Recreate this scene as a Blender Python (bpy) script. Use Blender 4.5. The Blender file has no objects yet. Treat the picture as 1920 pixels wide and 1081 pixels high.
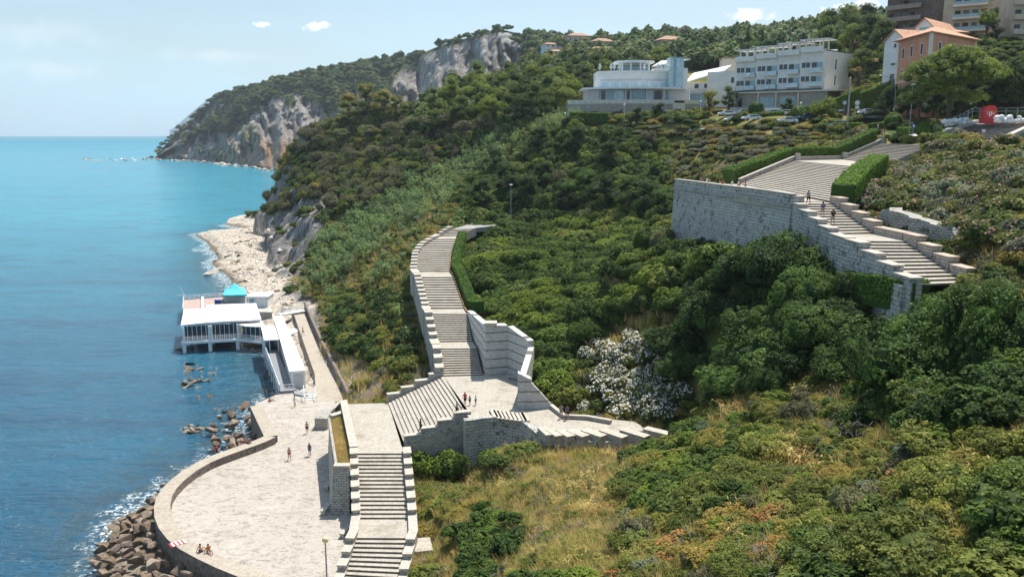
HAZE = 0.00008; EXPO = 0.48
import bpy, bmesh, math, random
import numpy as np
from mathutils import Vector, Matrix
from mathutils.geometry import delaunay_2d_cdt
random.seed(7); RS = np.random.RandomState(11)
R = math.radians
sc = bpy.context.scene
COL = sc.collection
# ---------------------------------------------------------------- camera model
PIT = math.atan(292.5/1600); SP, CP = math.sin(PIT), math.cos(PIT); CH = 44.0
def at(u, v, t=None, z=None):
    """a point of the place, from where it is seen (u, v) and its depth t or its height z"""
    yc = (540.5-v)/1600
    if t is None: t = (CH-z)/(SP-yc*CP)
    return Vector(((u-960)/1600*t, t*(CP+yc*SP), CH+t*(-SP+yc*CP)))
def proj(x, y, z):
    t = y*CP-(z-CH)*SP
    yc = (y*SP+(z-CH)*CP)/t
    return 960+1600*x/t, 540.5-1600*yc, t
cam = bpy.data.cameras.new('camera'); co = bpy.data.objects.new('camera', cam); COL.objects.link(co)
co.location = (0, 0, CH); co.rotation_euler = (math.pi/2-PIT, 0, 0)
cam.sensor_width = 36; cam.lens = 30; cam.clip_start = 1; cam.clip_end = 60000
sc.camera = co
# ---------------------------------------------------------------- noise
def _h(ix, iy, s):
    n = (ix.astype(np.int64)*374761393+iy.astype(np.int64)*668265263+s*974634777) & 0x7fffffff
    n = ((n ^ (n >> 13))*1274126177) & 0x7fffffff
    return ((n ^ (n >> 16)) & 0xffff)/65535.0
def vnoise(x, y, s=0):
    x = np.asarray(x, float); y = np.asarray(y, float)
    ix = np.floor(x); iy = np.floor(y); fx = x-ix; fy = y-iy
    fx = fx*fx*(3-2*fx); fy = fy*fy*(3-2*fy)
    a = _h(ix, iy, s); b = _h(ix+1, iy, s); c = _h(ix, iy+1, s); d = _h(ix+1, iy+1, s)
    return (a*(1-fx)+b*fx)*(1-fy)+(c*(1-fx)+d*fx)*fy
def fbm(x, y, s=0, o=4):
    r = 0; a = .5
    for k in range(o):
        r = r+a*vnoise(np.asarray(x)*2**k, np.asarray(y)*2**k, s+k*17); a *= .5
    return r
def sstep(a, b, x):
    t = np.clip((x-a)/(b-a), 0, 1); return t*t*(3-2*t)
# ---------------------------------------------------------------- tagging
def tag(o, label=None, cat=None, group=None, kind=None):
    if label: o['label'] = label
    if cat: o['category'] = cat
    if group: o['group'] = group
    if kind: o['kind'] = kind
    return o
def empty(name, loc, label=None, cat=None, group=None, rz=0):
    o = bpy.data.objects.new(name, None); COL.objects.link(o)
    o.location = loc; o.rotation_euler = (0, 0, rz); o.empty_display_size = .3
    return tag(o, label, cat, group)
def copy_tree(o, parent=None):
    c = o.copy(); COL.objects.link(c); c.parent = parent
    for ch in o.children: copy_tree(ch, c)
    return c
# ---------------------------------------------------------------- mesh builder
def auto_uv(me):
    """UVs in metres: along the wall and up it, or in plan on flat faces"""
    nl = len(me.loops)
    if nl == 0: return
    lv = np.empty(nl, np.int32); me.loops.foreach_get('vertex_index', lv)
    cov = np.empty(len(me.vertices)*3); me.vertices.foreach_get('co', cov); cov = cov.reshape(-1, 3)
    nf = len(me.polygons); n = np.empty(nf*3); me.polygons.foreach_get('normal', n); n = n.reshape(-1, 3)
    tot = np.empty(nf, np.int32); me.polygons.foreach_get('loop_total', tot)
    ln = np.repeat(n, tot, axis=0); p = cov[lv]
    t = np.stack([-ln[:, 1], ln[:, 0]], 1); L = np.linalg.norm(t, axis=1); flat = L < .35
    t = t/np.maximum(L, 1e-6)[:, None]
    uv = np.empty((nl, 2)); uv[:, 0] = p[:, 0]*t[:, 0]+p[:, 1]*t[:, 1]; uv[:, 1] = p[:, 2]
    uv[flat] = p[flat][:, :2]
    l = me.uv_layers.new(name='UVMap'); l.data.foreach_set('uv', uv.ravel())
class MB:
    def __init__(s): s.v = []; s.f = []; s.m = []
    def add(s, vs, fs, m=0):
        b = len(s.v); s.v += [tuple(p) for p in vs]; s.f += [tuple(b+i for i in f) for f in fs]; s.m += [m]*len(fs); return s
    def box(s, x0, x1, y0, y1, z0, z1, M=None, m=0):
        vs = [Vector((x, y, z)) for z in (z0, z1) for y in (y0, y1) for x in (x0, x1)]
        if M: vs = [M @ p for p in vs]
        return s.add(vs, [(0, 2, 3, 1), (4, 5, 7, 6), (0, 1, 5, 4), (2, 6, 7, 3), (0, 4, 6, 2), (1, 3, 7, 5)], m)
    def prism(s, poly, z0, z1, m=0, top=True, bot=True):
        """poly: list of (x, y[, ztop]) ; z1 may be None to take ztop, z0 may be a list"""
        n = len(poly); zt = [p[2] if z1 is None else z1 for p in poly]; zb = z0 if isinstance(z0, (list, tuple)) else [z0]*n
        a = sum(poly[i][0]*poly[(i+1) % n][1]-poly[(i+1) % n][0]*poly[i][1] for i in range(n))
        idx = list(range(n)) if a > 0 else list(range(n))[::-1]
        vs = [(poly[i][0], poly[i][1], zb[i]) for i in idx]+[(poly[i][0], poly[i][1], zt[i]) for i in idx]
        fs = [(i, (i+1) % n, n+(i+1) % n, n+i) for i in range(n)]
        if bot: fs.append(tuple(range(n))[::-1])
        if top: fs.append(tuple(range(n, 2*n)))
        return s.add(vs, fs, m)
    def tube(s, pts, rs, n=8, m=0, cap=True):
        pts = [Vector(p) for p in pts]; rs = rs if isinstance(rs, (list, tuple)) else [rs]*len(pts); vs = []
        ref = None
        for i, p in enumerate(pts):
            d = (pts[min(i+1, len(pts)-1)]-pts[max(i-1, 0)]).normalized()
            if ref is None: ref = d.orthogonal().normalized()
            a = (ref-d*ref.dot(d)).normalized(); b = d.cross(a); ref = a
            vs += [p+(a*math.cos(k*2*math.pi/n)+b*math.sin(k*2*math.pi/n))*rs[i] for k in range(n)]
        fs = [(i*n+k, i*n+(k+1) % n, (i+1)*n+(k+1) % n, (i+1)*n+k) for i in range(len(pts)-1) for k in range(n)]
        if cap: fs += [tuple(range(n))[::-1], tuple(range((len(pts)-1)*n, len(pts)*n))]
        return s.add(vs, fs, m)
    def lathe(s, prof, n=16, c=(0, 0), m=0):
        vs = [(c[0]+r*math.cos(k*2*math.pi/n), c[1]+r*math.sin(k*2*math.pi/n), z) for r, z in prof for k in range(n)]
        fs = [(i*n+k, i*n+(k+1) % n, (i+1)*n+(k+1) % n, (i+1)*n+k) for i in range(len(prof)-1) for k in range(n)]
        fs += [tuple(range(n))[::-1], tuple(range((len(prof)-1)*n, len(prof)*n))]
        return s.add(vs, fs, m)
    def bar(s, a, b, w, h, m=0):
        a = Vector(a); b = Vector(b); d = b-a; L = d.length; d.normalize()
        x = d.cross(Vector((0, 0, 1)));  x = x.normalized() if x.length > 1e-4 else Vector((1, 0, 0)); z = x.cross(d)
        vs = [p+x*(i*w/2)+z*(j*h/2) for p in (a, b) for i, j in ((-1, -1), (1, -1), (1, 1), (-1, 1))]
        return s.add(vs, [(0, 1, 2, 3)[::-1], (4, 5, 6, 7), (0, 4, 5, 1)[::-1], (1, 5, 6, 2)[::-1], (2, 6, 7, 3)[::-1], (3, 7, 4, 0)[::-1]], m)
    def build(s, name, mat, parent=None, label=None, cat=None, group=None, kind=None, smooth=False, loc=None, bevel=0, uv=True):
        me = bpy.data.meshes.new(name); me.from_pydata(s.v, [], s.f)
        for mm in (mat if isinstance(mat, (list, tuple)) else [mat]): me.materials.append(mm)
        me.polygons.foreach_set('material_index', s.m)
        bm = bmesh.new(); bm.from_mesh(me)
        if bevel:
            bmesh.ops.bevel(bm, geom=[e for e in bm.edges if len(e.link_faces) == 2 and e.calc_face_angle(0) > .6], offset=bevel, segments=1, affect='EDGES')
        bmesh.ops.recalc_face_normals(bm, faces=bm.faces); bm.to_mesh(me); bm.free()
        if smooth: me.polygons.foreach_set('use_smooth', [True]*len(me.polygons))
        if uv: auto_uv(me)
        o = bpy.data.objects.new(name, me); COL.objects.link(o)
        if parent: o.parent = parent
        if loc: o.location = loc
        return tag(o, label, cat, group, kind)
def rel(parent, pts):
    """world points into the frame of a thing that is not rotated"""
    L = parent.location; return [tuple(Vector(p)-L) for p in pts]
# MB whose points are given in the world and built under a thing at its base
class WB(MB):
    def build(s, name, mat, parent=None, **k):
        if parent is not None:
            L = parent.location; s.v = [(p[0]-L[0], p[1]-L[1], p[2]-L[2]) for p in s.v]
        return MB.build(s, name, mat, parent, **k)
def np_mesh(name, V, F, mats, midx=None, smooth=False):
    me = bpy.data.meshes.new(name); V = np.asarray(V, np.float32); F = np.asarray(F, np.int32)
    k = F.shape[1]; me.vertices.add(len(V)); me.vertices.foreach_set('co', V.ravel())
    me.loops.add(F.size); me.loops.foreach_set('vertex_index', F.ravel())
    me.polygons.add(len(F)); me.polygons.foreach_set('loop_start', np.arange(0, F.size, k, dtype=np.int32))
    me.polygons.foreach_set('loop_total', np.full(len(F), k, np.int32))
    for m in mats: me.materials.append(m)
    if midx is not None: me.polygons.foreach_set('material_index', np.asarray(midx, np.int32))
    me.polygons.foreach_set('use_smooth', np.full(len(F), smooth, bool))
    me.update(calc_edges=True); me.validate(); return me
def fattr(me, name, vals, dom='POINT'):
    a = me.attributes.new(name, 'FLOAT', dom); a.data.foreach_set('value', np.asarray(vals, np.float32).ravel())
# ---------------------------------------------------------------- materials
class NT:
    def __init__(s, nt): s.nt = nt
    def __call__(s, typ, inp=None, **kw):
        n = s.nt.nodes.new('ShaderNode'+typ)
        for k, v in kw.items(): setattr(n, k, v)
        for k, v in (inp or {}).items():
            if isinstance(v, bpy.types.NodeSocket): s.nt.links.new(v, n.inputs[k])
            else: n.inputs[k].default_value = v
        return n
    def math(s, op, a, b=0, c=None, clamp=False):
        d = {0: a, 1: b}
        if c is not None: d[2] = c
        return s('Math', d, operation=op, use_clamp=clamp).outputs[0]
    def mix(s, f, a, b, bt='MIX'):
        f4 = lambda q: q if isinstance(q, bpy.types.NodeSocket) else (tuple(q)+(1,))[:4]
        n = s('Mix', {0: f, 6: f4(a), 7: f4(b)}, data_type='RGBA', blend_type=bt); return n.outputs[2]
    def ramp(s, f, lo, hi):
        return s('MapRange', {0: f, 1: lo, 2: hi}, interpolation_type='SMOOTHSTEP').outputs[0]
    def noise(s, vec, scale, detail=4, rough=.6, dist=0):
        return s('TexNoise', {'Vector': vec, 'Scale': scale, 'Detail': detail, 'Roughness': rough, 'Distortion': dist}).outputs[0]
def newmat(name):
    m = bpy.data.materials.new(name); m.use_nodes = True; nt = m.node_tree; nt.nodes.clear()
    return m, NT(nt)
def finish(N, bsdf, disp=None):
    o = N('OutputMaterial', {'Surface': bsdf}); return o
def pbsdf(N, col, rough=.6, spec=.3, metal=0, bump=None, bs=.5, bd=.05, **kw):
    c = col if isinstance(col, bpy.types.NodeSocket) else tuple(col)+(1,)
    d = {'Base Color': c, 'Roughness': rough, 'Specular IOR Level': spec, 'Metallic': metal}
    d.update(kw)
    if bump is not None: d['Normal'] = N('Bump', {'Height': bump, 'Strength': bs, 'Distance': bd}).outputs[0]
    return N('BsdfPrincipled', d).outputs[0]
M = {}
def simple(name, col, rough=.5, spec=.3, metal=0, var=.12, scale=2.0, bump=0, **kw):
    """plain paint, metal or plaster with mild wear"""
    m, N = newmat(name); g = N('NewGeometry').outputs['Position']
    n = N.noise(g, scale, 5); dk = tuple(c*(1-var*1.6) for c in col); lt = tuple(min(1, c*(1+var)) for c in col)
    c = N.mix(N.ramp(n, .3, .7), dk, lt)
    finish(N, pbsdf(N, c, rough, spec, metal, n if bump else None, bump, .02, **kw)); M[name] = m; return m
simple('white_paint', (.78, .78, .77), .45, var=.05)
simple('white_roof', (.80, .80, .79), .55, var=.04, scale=.7)
simple('white_plaster', (.76, .74, .70), .8, var=.06, scale=.5)
simple('grey_plaster', (.55, .55, .54), .8, var=.06, scale=.5)
simple('beige_plaster', (.52, .42, .31), .8, var=.1, scale=.5)
simple('brown_plaster', (.20, .13, .10), .8, var=.15, scale=.5)
simple('brown_band', (.36, .27, .21), .8, var=.1, scale=.5)
simple('pink_plaster', (.62, .27, .165), .85, var=.1, scale=.5)
simple('cream_trim', (.70, .62, .52), .8, var=.05)
simple('dark_glass', (.025, .035, .045), .12, .6, var=.2)
simple('sky_glass', (.25, .40, .45), .12, .7, var=.15)
simple('pale_glass', (.50, .66, .70), .15, .7, var=.12, scale=1)
simple('shutter_brown', (.05, .025, .018), .6)
simple('dark_metal', (.06, .065, .07), .45, metal=.3)
simple('grey_metal', (.30, .32, .33), .45, metal=.4)
simple('rail_metal', (.33, .30, .27), .5, metal=.2)
simple('rust_rail', (.42, .23, .12), .7)
simple('turquoise_cloth', (.10, .55, .62), .7, var=.1)
simple('blue_cloth', (.03, .08, .30), .7)
simple('deck_board', (.42, .31, .27), .8, var=.2)
simple('grey_floor', (.22, .23, .24), .8)
simple('asphalt', (.12, .12, .12), .9, var=.15, scale=.8)
simple('pale_pavement', (.42, .40, .37), .85, var=.1, scale=.6)
simple('grey_step', (.30, .29, .28), .85, var=.1, scale=.6)
simple('red_plastic', (.55, .03, .03), .4)
simple('bag_white', (.72, .72, .72), .6, var=.1)
simple('bark', (.10, .07, .05), .9, var=.3, scale=3, bump=.4)
simple('tyre', (.02, .02, .02), .8); simple('rim', (.4, .4, .42), .3, metal=.8)
simple('lamp_globe', (.70, .62, .35), .3, var=.05); simple('lamp_white', (.80, .80, .78), .3, var=.03)
simple('headlight', (.7, .72, .75), .1, .8); simple('tail_light', (.4, .02, .02), .2)
simple('number_plate', (.7, .7, .7), .5)
for k, c in dict(car_white=(.75, .75, .76), car_silver=(.42, .44, .46), car_black=(.015, .016, .02), car_blue=(.03, .06, .14), car_teal=(.25, .40, .42), car_red=(.35, .02, .02), car_grey=(.16, .17, .18)).items():
    simple(k, c, .22, .6, var=.03, **{'Coat Weight': .6})
def roof_tiles(name, c0, c1):
    m, N = newmat(name); uv = N('UVMap').outputs[0]; g = N('NewGeometry').outputs['Position']
    n = N.noise(g, 1.5, 5); w = N('TexWave', {'Vector': g, 'Scale': 1.4, 'Distortion': 1.0}, wave_type='BANDS', bands_direction='X').outputs[1]
    c = N.mix(N.ramp(n, .35, .65), c0, c1); c = N.mix(N.math('MULTIPLY', w, .25), c, tuple(a*.55 for a in c0))
    finish(N, pbsdf(N, c, .85, .2, 0, w, .5, .06)); M[name] = m
roof_tiles('orange_tiles', (.46, .24, .15), (.62, .36, .23)); roof_tiles('old_tiles', (.36, .20, .14), (.50, .30, .22))
def stone(name, base, dark, mortar, bw=.55, rh=.27, stain=.5, cream=0):
    """coursed rubble: blocks of uneven tone, dark joints, weeds and dark weather stains"""
    m, N = newmat(name); uv = N('UVMap').outputs[0]; g = N('NewGeometry').outputs['Position']
    wob = N('VectorMath', {0: N('TexNoise', {'Vector': uv, 'Scale': 2.5, 'Detail': 3}).outputs[1], 1: (.5, .5, .5)}, operation='SUBTRACT').outputs[0]
    wob = N('VectorMath', {0: wob, 'Scale': .16}, operation='SCALE').outputs[0]
    v = N('VectorMath', {0: uv, 1: wob}, operation='ADD').outputs[0]
    br = N('TexBrick', {'Vector': v, 'Color1': tuple(base)+(1,), 'Color2': tuple(b*.74 for b in base)+(1,), 'Mortar': tuple(mortar)+(1,), 'Scale': 1, 'Mortar Size': .028, 'Mortar Smooth': .5, 'Bias': -.1, 'Brick Width': bw, 'Row Height': rh})
    n = N.noise(g, .45, 6, .65); n2 = N.noise(g, 5, 4)
    c = N.mix(N.math('MULTIPLY', N.ramp(n2, .35, .75), .45), br.outputs[0], tuple(b*.62 for b in base))
    spots = N.math('MULTIPLY', N.ramp(N.noise(g, 1.6, 5, .7), .52, .60), N.ramp(n, .40, .56))
    c = N.mix(N.math('MULTIPLY', spots, stain), c, dark)
    h = N.math('SUBTRACT', 1.0, br.outputs[1]); h = N.math('ADD', h, N.math('MULTIPLY', n2, .7))
    finish(N, pbsdf(N, c, .88, .2, 0, h, .9, .06)); M[name] = m
stone('rubble_stone', (.52, .485, .43), (.05, .055, .04), (.16, .15, .13))
stone('terrace_stone', (.54, .515, .465), (.04, .045, .03), (.15, .145, .13), .75, .38, .75)
stone('warm_stone', (.50, .44, .37), (.07, .06, .04), (.15, .13, .11))
stone('house_stone', (.50, .46, .41), (.2, .18, .15), (.3, .27, .24), .6, .3, .3)
def banded():
    m, N = newmat('banded_stone'); uv = N('UVMap').outputs[0]; g = N('NewGeometry').outputs['Position']
    br = N('TexBrick', {'Vector': uv, 'Color1': (.68, .66, .62, 1), 'Color2': (.54, .52, .48, 1), 'Mortar': (.34, .32, .29, 1), 'Scale': 1, 'Mortar Size': .02, 'Brick Width': .5, 'Row Height': .25})
    z = N('SeparateXYZ', {0: g}).outputs[2]
    fr = N.math('FRACT', N.math('DIVIDE', N.math('ADD', z, N.math('MULTIPLY', N.noise(g, .8), .12)), 1.25)); band = N.math('SUBTRACT', 1.0, N.ramp(N.math('ABSOLUTE', N.math('SUBTRACT', fr, .5)), .03, .075))
    n = N.noise(g, 4, 5); c = N.mix(N.math('MULTIPLY', N.ramp(n, .5, .75), .6), br.outputs[0], (.30, .28, .25))
    c = N.mix(N.math('MULTIPLY', band, .85), c, (.07, .065, .055)); sp = N.ramp(N.noise(g, 1.3, 5, .7), .62, .68); c = N.mix(sp, c, (.06, .06, .04))
    finish(N, pbsdf(N, c, .88, .2, 0, N.math('SUBTRACT', n, br.outputs[1]), .7, .05)); M['banded_stone'] = m
banded()
def slab(name, base, dirt, amt=.5, sc1=.35):
    """pale worn marble and travertine slabs"""
    m, N = newmat(name); g = N('NewGeometry').outputs['Position']; uv = N('UVMap').outputs[0]
    n = N.noise(g, sc1, 7, .65); n2 = N.noise(g, 3.2, 6, .7); n3 = N.noise(g, 18, 3)
    c = N.mix(N.ramp(n2, .32, .68), tuple(b*.72 for b in base), tuple(b*1.04 for b in base))
    c = N.mix(N.math('MULTIPLY', N.ramp(n, .50, .68), amt), c, dirt)
    br = N('TexBrick', {'Vector': uv, 'Color1': (1, 1, 1, 1), 'Color2': (.93, .93, .93, 1), 'Mortar': (.72, .70, .66, 1), 'Scale': 1, 'Mortar Size': .018, 'Brick Width': 1.35, 'Row Height': .9})
    c = N.mix(1.0, c, br.outputs[0], 'MULTIPLY')
    c = N.mix(N.math('MULTIPLY', N.ramp(n3, .58, .75), .25), c, dirt)
    finish(N, pbsdf(N, c, .8, .25, 0, N.math('ADD', n2, N.math('MULTIPLY', n3, .3)), .5, .02)); M[name] = m
slab('marble', (.455, .415, .35), (.28, .24, .185), .8); slab('cap_stone', (.52, .475, .405), (.38, .33, .27), .4); slab('warm_cap', (.55, .44, .35), (.35, .28, .22), .4)
slab('seawall_top', (.44, .385, .31), (.30, .25, .19), .5)
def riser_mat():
    simple('riser', (.20, .165, .14), .9, var=.3, scale=2.5)  # dark from dirt, with the shade on the risers painted in too
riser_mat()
def plaza_mat():
    m, N = newmat('worn_plaza'); g = N('NewGeometry').outputs['Position']
    n = N.noise(g, .12, 5, .6); n2 = N.noise(g, 1.3, 7, .75); n3 = N.noise(g, 5, 5, .7)
    vo = N('TexVoronoi', {'Vector': g, 'Scale': 1.1, 'Randomness': 1}, feature='DISTANCE_TO_EDGE').outputs[0]
    c = N.mix(N.ramp(n2, .35, .65), (.385, .35, .30), (.48, .445, .395))
    pits = N.math('MULTIPLY', N.ramp(n2, .50, .62), N.ramp(n, .40, .55)); c = N.mix(N.math('MULTIPLY', pits, .85), c, (.27, .22, .175))
    blotch = N.math('MULTIPLY', N.ramp(N.noise(N('VectorMath', {0: g, 1: (.7, 1.3, 1)}, operation='MULTIPLY').outputs[0], .9, 6, .8, 1.2), .52, .57), N.ramp(n3, .38, .55)); c = N.mix(N.math('MULTIPLY', blotch, .8), c, (.19, .16, .13))
    c = N.mix(N.math('MULTIPLY', N.ramp(vo, .05, .01), .35), c, (.42, .36, .3))
    h = N.math('ADD', N.math('MULTIPLY', n2, 1.0), n3)
    finish(N, pbsdf(N, c, .9, .15, 0, h, .8, .1)); M['worn_plaza'] = m
plaza_mat()
def rock_mat(name, a, b, c2, sc1=1.0):
    m, N = newmat(name); g = N('NewGeometry').outputs['Position']; r = N('ObjectInfo').outputs['Random']
    n = N.noise(g, .7*sc1, 7, .7, .6); n2 = N.noise(g, 4*sc1, 6, .7)
    c = N.mix(N.ramp(n, .35, .65), a, b); c = N.mix(N.ramp(n2, .5, .75), c, c2)
    c = N('HueSaturation', {'Value': N('MapRange', {0: r, 3: .65, 4: 1.3}).outputs[0], 'Color': c, 'Saturation': N('MapRange', {0: r, 3: 1.2, 4: .8}).outputs[0]}).outputs[0]
    finish(N, pbsdf(N, c, .85, .25, 0, N.math('ADD', n, n2), .8, .12)); M[name] = m
rock_mat('boulder_brown', (.13, .095, .07), (.30, .225, .16), (.075, .065, .055)); rock_mat('shore_rock', (.42, .35, .28), (.60, .54, .46), (.30, .23, .17)); rock_mat('wet_rock', (.10, .085, .06), (.26, .20, .13), (.07, .07, .05))
def leaf_mat(name, lo, hi, warm=None, wf=.0, trans=.36, rough=.6, big=.05):
    if name[:5] in ('leaf_', 'grass'):
        lo = tuple(c*1.45 for c in lo); hi = tuple(c*1.8 for c in hi); warm = warm and tuple(c*1.6 for c in warm)
    """foliage: tone differs from leaf to leaf, plant to plant and patch to patch"""
    m, N = newmat(name); a = N('Attribute', attribute_name='lc').outputs[2]; g = N('NewGeometry').outputs['Position']
    r = N('ObjectInfo').outputs['Random']; n = N.noise(g, big, 3); n2 = N.noise(g, .45, 4)
    f = N.math('ADD', N.math('MULTIPLY', a, .5), N.math('ADD', N.math('MULTIPLY', n2, .45), N.math('MULTIPLY', N.math('SUBTRACT', r, .5), .3)), clamp=True)
    c = N.mix(N.ramp(f, .15, .85), lo, hi)
    if warm: c = N.mix(N.math('MULTIPLY', N.ramp(N.math('ADD', n, N.math('MULTIPLY', N.math('SUBTRACT', r, .5), .25)), .5, .62), wf), c, warm)
    d = N('BsdfPrincipled', {'Base Color': c, 'Roughness': rough, 'Specular IOR Level': .12}).outputs[0]
    t = N('BsdfTranslucent', {'Color': c}).outputs[0]
    finish(N, N('MixShader', {0: trans, 1: d, 2: t}).outputs[0]); M[name] = m
leaf_mat('leaf_dark', (.018, .038, .009), (.098, .150, .022), (.14, .17, .022), .7)
leaf_mat('leaf_deep', (.014, .030, .009), (.070, .118, .022))
leaf_mat('leaf_mid', (.034, .054, .013), (.130, .162, .034), (.17, .165, .03), .6)
leaf_mat('leaf_olive', (.050, .068, .014), (.190, .192, .042), (.24, .175, .045), .8)
leaf_mat('leaf_yellow', (.07, .088, .016), (.20, .205, .036), (.24, .17, .045), .5)
leaf_mat('leaf_grey', (.07, .09, .055), (.17, .20, .12), (.16, .13, .09), .6)
leaf_mat('leaf_brown', (.070, .068, .036), (.150, .145, .075), (.11, .13, .04), .7)
leaf_mat('leaf_reed', (.045, .085, .030), (.155, .220, .085), (.17, .20, .05), .5)
leaf_mat('leaf_pine', (.022, .042, .012), (.135, .175, .025), (.18, .20, .03), .5)
leaf_mat('leaf_far', (.026, .055, .022), (.095, .140, .045), (.14, .14, .045), .6, big=.02)
leaf_mat('leaf_hedge', (.035, .075, .012), (.13, .20, .03))
leaf_mat('grass_dry', (.22, .155, .055), (.50, .38, .16), (.30, .27, .08), .6, big=.08)
leaf_mat('grass_green', (.09, .10, .022), (.27, .26, .07), (.38, .29, .10), .9, big=.08)
leaf_mat('flower_white', (.72, .67, .60), (.88, .83, .78), trans=.3); leaf_mat('flower_pink', (.30, .14, .12), (.52, .28, .24), trans=.15)
leaf_mat('flower_orange', (.32, .09, .04), (.48, .17, .07), trans=.15)
leaf_mat('twig_grey', (.09, .08, .07), (.17, .15, .13), trans=0)
# ================================================================= TERRAIN
# surveyed points of the ground: (u, v, depth) or (u, v, z=) seen points, plus plan points (x, y, z)
CPT = []
def g3(*rows, dz=0):
    for u, v, t in rows:
        p = at(u, v, t); CPT.append((p.x, p.y, p.z+dz))
def gz(*rows):
    for u, v, z in rows:
        p = at(u, v, z=z); CPT.append((p.x, p.y, z))
def gp(*rows): CPT.extend(rows)
# sea bed
gp((-140, 20, -4), (-140, 120, -4), (-150, 200, -4), (-170, 300, -4), (-190, 420, -4), (-200, 600, -4), (-60, 20, -3.5), (-60, 60, -3), (-250, 900, -4))
gp((-56, 80, -3), (-60, 110, -3), (-66, 140, -3), (-80, 160, -3), (-88, 200, -3), (-104, 250, -3), (-122, 300, -3), (-150, 380, -3.2), (-165, 460, -3))
gp((-30, 20, -2), (-40, 45, -2.5), (-48, 100, -1.2), (-47, 85, -1), (-36, 66, -.8))
# toe of the sea wall, plaza and shore path
gp((-38, 90, 0.2), (-36, 75, .2), (-24, 60, 1), (-37, 105, .6), (-36, 118, .4), (-44, 122, -1.2), (-50, 135, -1.5), (-40, 133, -.2), (-42, 150, -.9), (-50, 165, -1.2), (-62, 172, -1))
gp((-30, 80, 2), (-32, 95, 2), (-28, 110, 2), (-33, 124, 2), (-20, 75, 2), (-14, 60, 2), (-15, 90, 2), (-20, 105, 2), (-26, 120, 2), (-31, 134, 2.4), (-36, 150, 2.4), (-40, 166, 2.3), (-46, 185, 2), (-50, 200, 1.8))
# rock shelf
gz((500, 405, .4), (470, 425, .3), (408, 466, .3), (402, 492, .2), (440, 520, .2), (455, 552, .1), (500, 425, 1.4), (470, 455, 1.2), (440, 480, 1), (490, 490, 1.4), (490, 530, 1.2), (530, 550, 1.7), (500, 570, .8), (555, 575, 2))
# cliff foot
gz((500.5, 411, 2), (501, 425, 2.1), (503, 446, 2.2), (514, 478, 2.2), (532, 507, 2.2), (552, 522, 2.4), (566, 560, 3), (586, 610, 3.0), (604, 650, 3.2), (628, 700, 3.4), (650, 742, 3.6))
# cliff face and left silhouette
g3((504, 392, 424), (506, 385, 388), (509, 385, 352), (513, 352, 392), (527, 312, 380), (545, 280, 372), (566, 244, 360), (520, 345, 356), (530, 380, 322), (548, 345, 318), (575, 350, 290), (600, 335, 300), (572, 410, 268), (560, 400, 280), (592, 390, 268), (575, 470, 254), (592, 455, 246), (585, 430, 256), dz=-1)
gp((-122, 446, -2), (-112, 470, -3), (-86, 500, -3), (-70, 540, -2), (-30, 620, -3), (-60, 900, -3), (60, 700, -3), (-82, 400, 40), (-70, 430, 38), (-50, 480, 25), (-20, 560, 10))
# wooded ridge
g3((600, 235, 348), (650, 222, 342), (700, 212, 335), (760, 208, 325), (800, 206, 318), (860, 212, 300), (920, 216, 285), (1000, 220, 270), (1060, 226, 255), dz=-1)
gp((-60, 370, 48), (-30, 380, 52), (0, 380, 55), (30, 400, 60))
# slope from the ridge down to the stairs and the shore path
g3((620, 420, 258), (640, 350, 285), (660, 300, 305), (700, 260, 318), (700, 400, 250), (760, 330, 265), (800, 340, 252), (850, 290, 265), (900, 280, 258), (950, 235, 260), dz=-2.5)
g3((590, 505, 226), (606, 560, 206), (640, 500, 214), (660, 540, 196), (720, 480, 204), (760, 440, 205), (820, 400, 205), (860, 390, 205), (760, 500, 176), (700, 560, 178), (640, 620, 172), (690, 600, 165), (740, 600, 150), (755, 560, 158), (742, 650, 140), (790, 640, 135), (780, 690, 127), (710, 730, 124), (680, 690, 140), (655, 680, 148), dz=-1.5)
gp((-17, 125, 9.5), (-20, 119, 7.5))
# under and right of the lower stairs
gp((-22.6, 93, 4), (-23, 105, 5), (-15, 85, 3), (-8, 92, 4.5), (-5, 90, 5.5), (-10, 84, 4), (-12, 78, 3), (-12, 68, 2.6))
g3((800, 900, 92), (850, 850, 98), (880, 885, 96), (905, 895, 96), (780, 1000, 84), (790, 830, 103), (845, 800, 106), dz=-1.2)
# foreground hill
g3((800, 1060, 78), (900, 1000, 76), (900, 1081, 64), (1000, 900, 82), (1000, 1000, 66), (1000, 1081, 54), (1100, 850, 87), (1100, 1000, 56), (1100, 1081, 47), (1200, 835, 87), (1250, 830, 82), (1250, 950, 60), (1250, 1081, 42), (1350, 770, 78), (1450, 720, 75), (1600, 700, 70), (1500, 850, 55), (1500, 1081, 36), (1700, 1081, 32), (1920, 1081, 28), (1700, 900, 42), (1750, 760, 50), (1900, 800, 40), (1910, 620, 52), (1920, 490, 60), dz=-.8)
gp((-5, 40, 12), (5, 30, 20), (20, 22, 27), (40, 25, 32), (60, 40, 36), (70, 60, 40))
# behind its crest
g3((1300, 720, 98), (1150, 790, 99), (1080, 780, 101), dz=-2)
g3((1450, 610, 92), (1550, 610, 87), (1350, 630, 97), (1620, 600, 82), (1290, 650, 102), (1500, 560, 95), (1400, 560, 104), dz=-.3)
g3((1010, 850, 96), (1060, 842, 95), (1120, 836, 94), (1180, 832, 92), (1240, 824, 91), (960, 872, 96), dz=-.5)
gp((8, 102, 9.5), (14, 100, 9.8), (20, 98, 12.5), (26, 92, 17))
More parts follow.
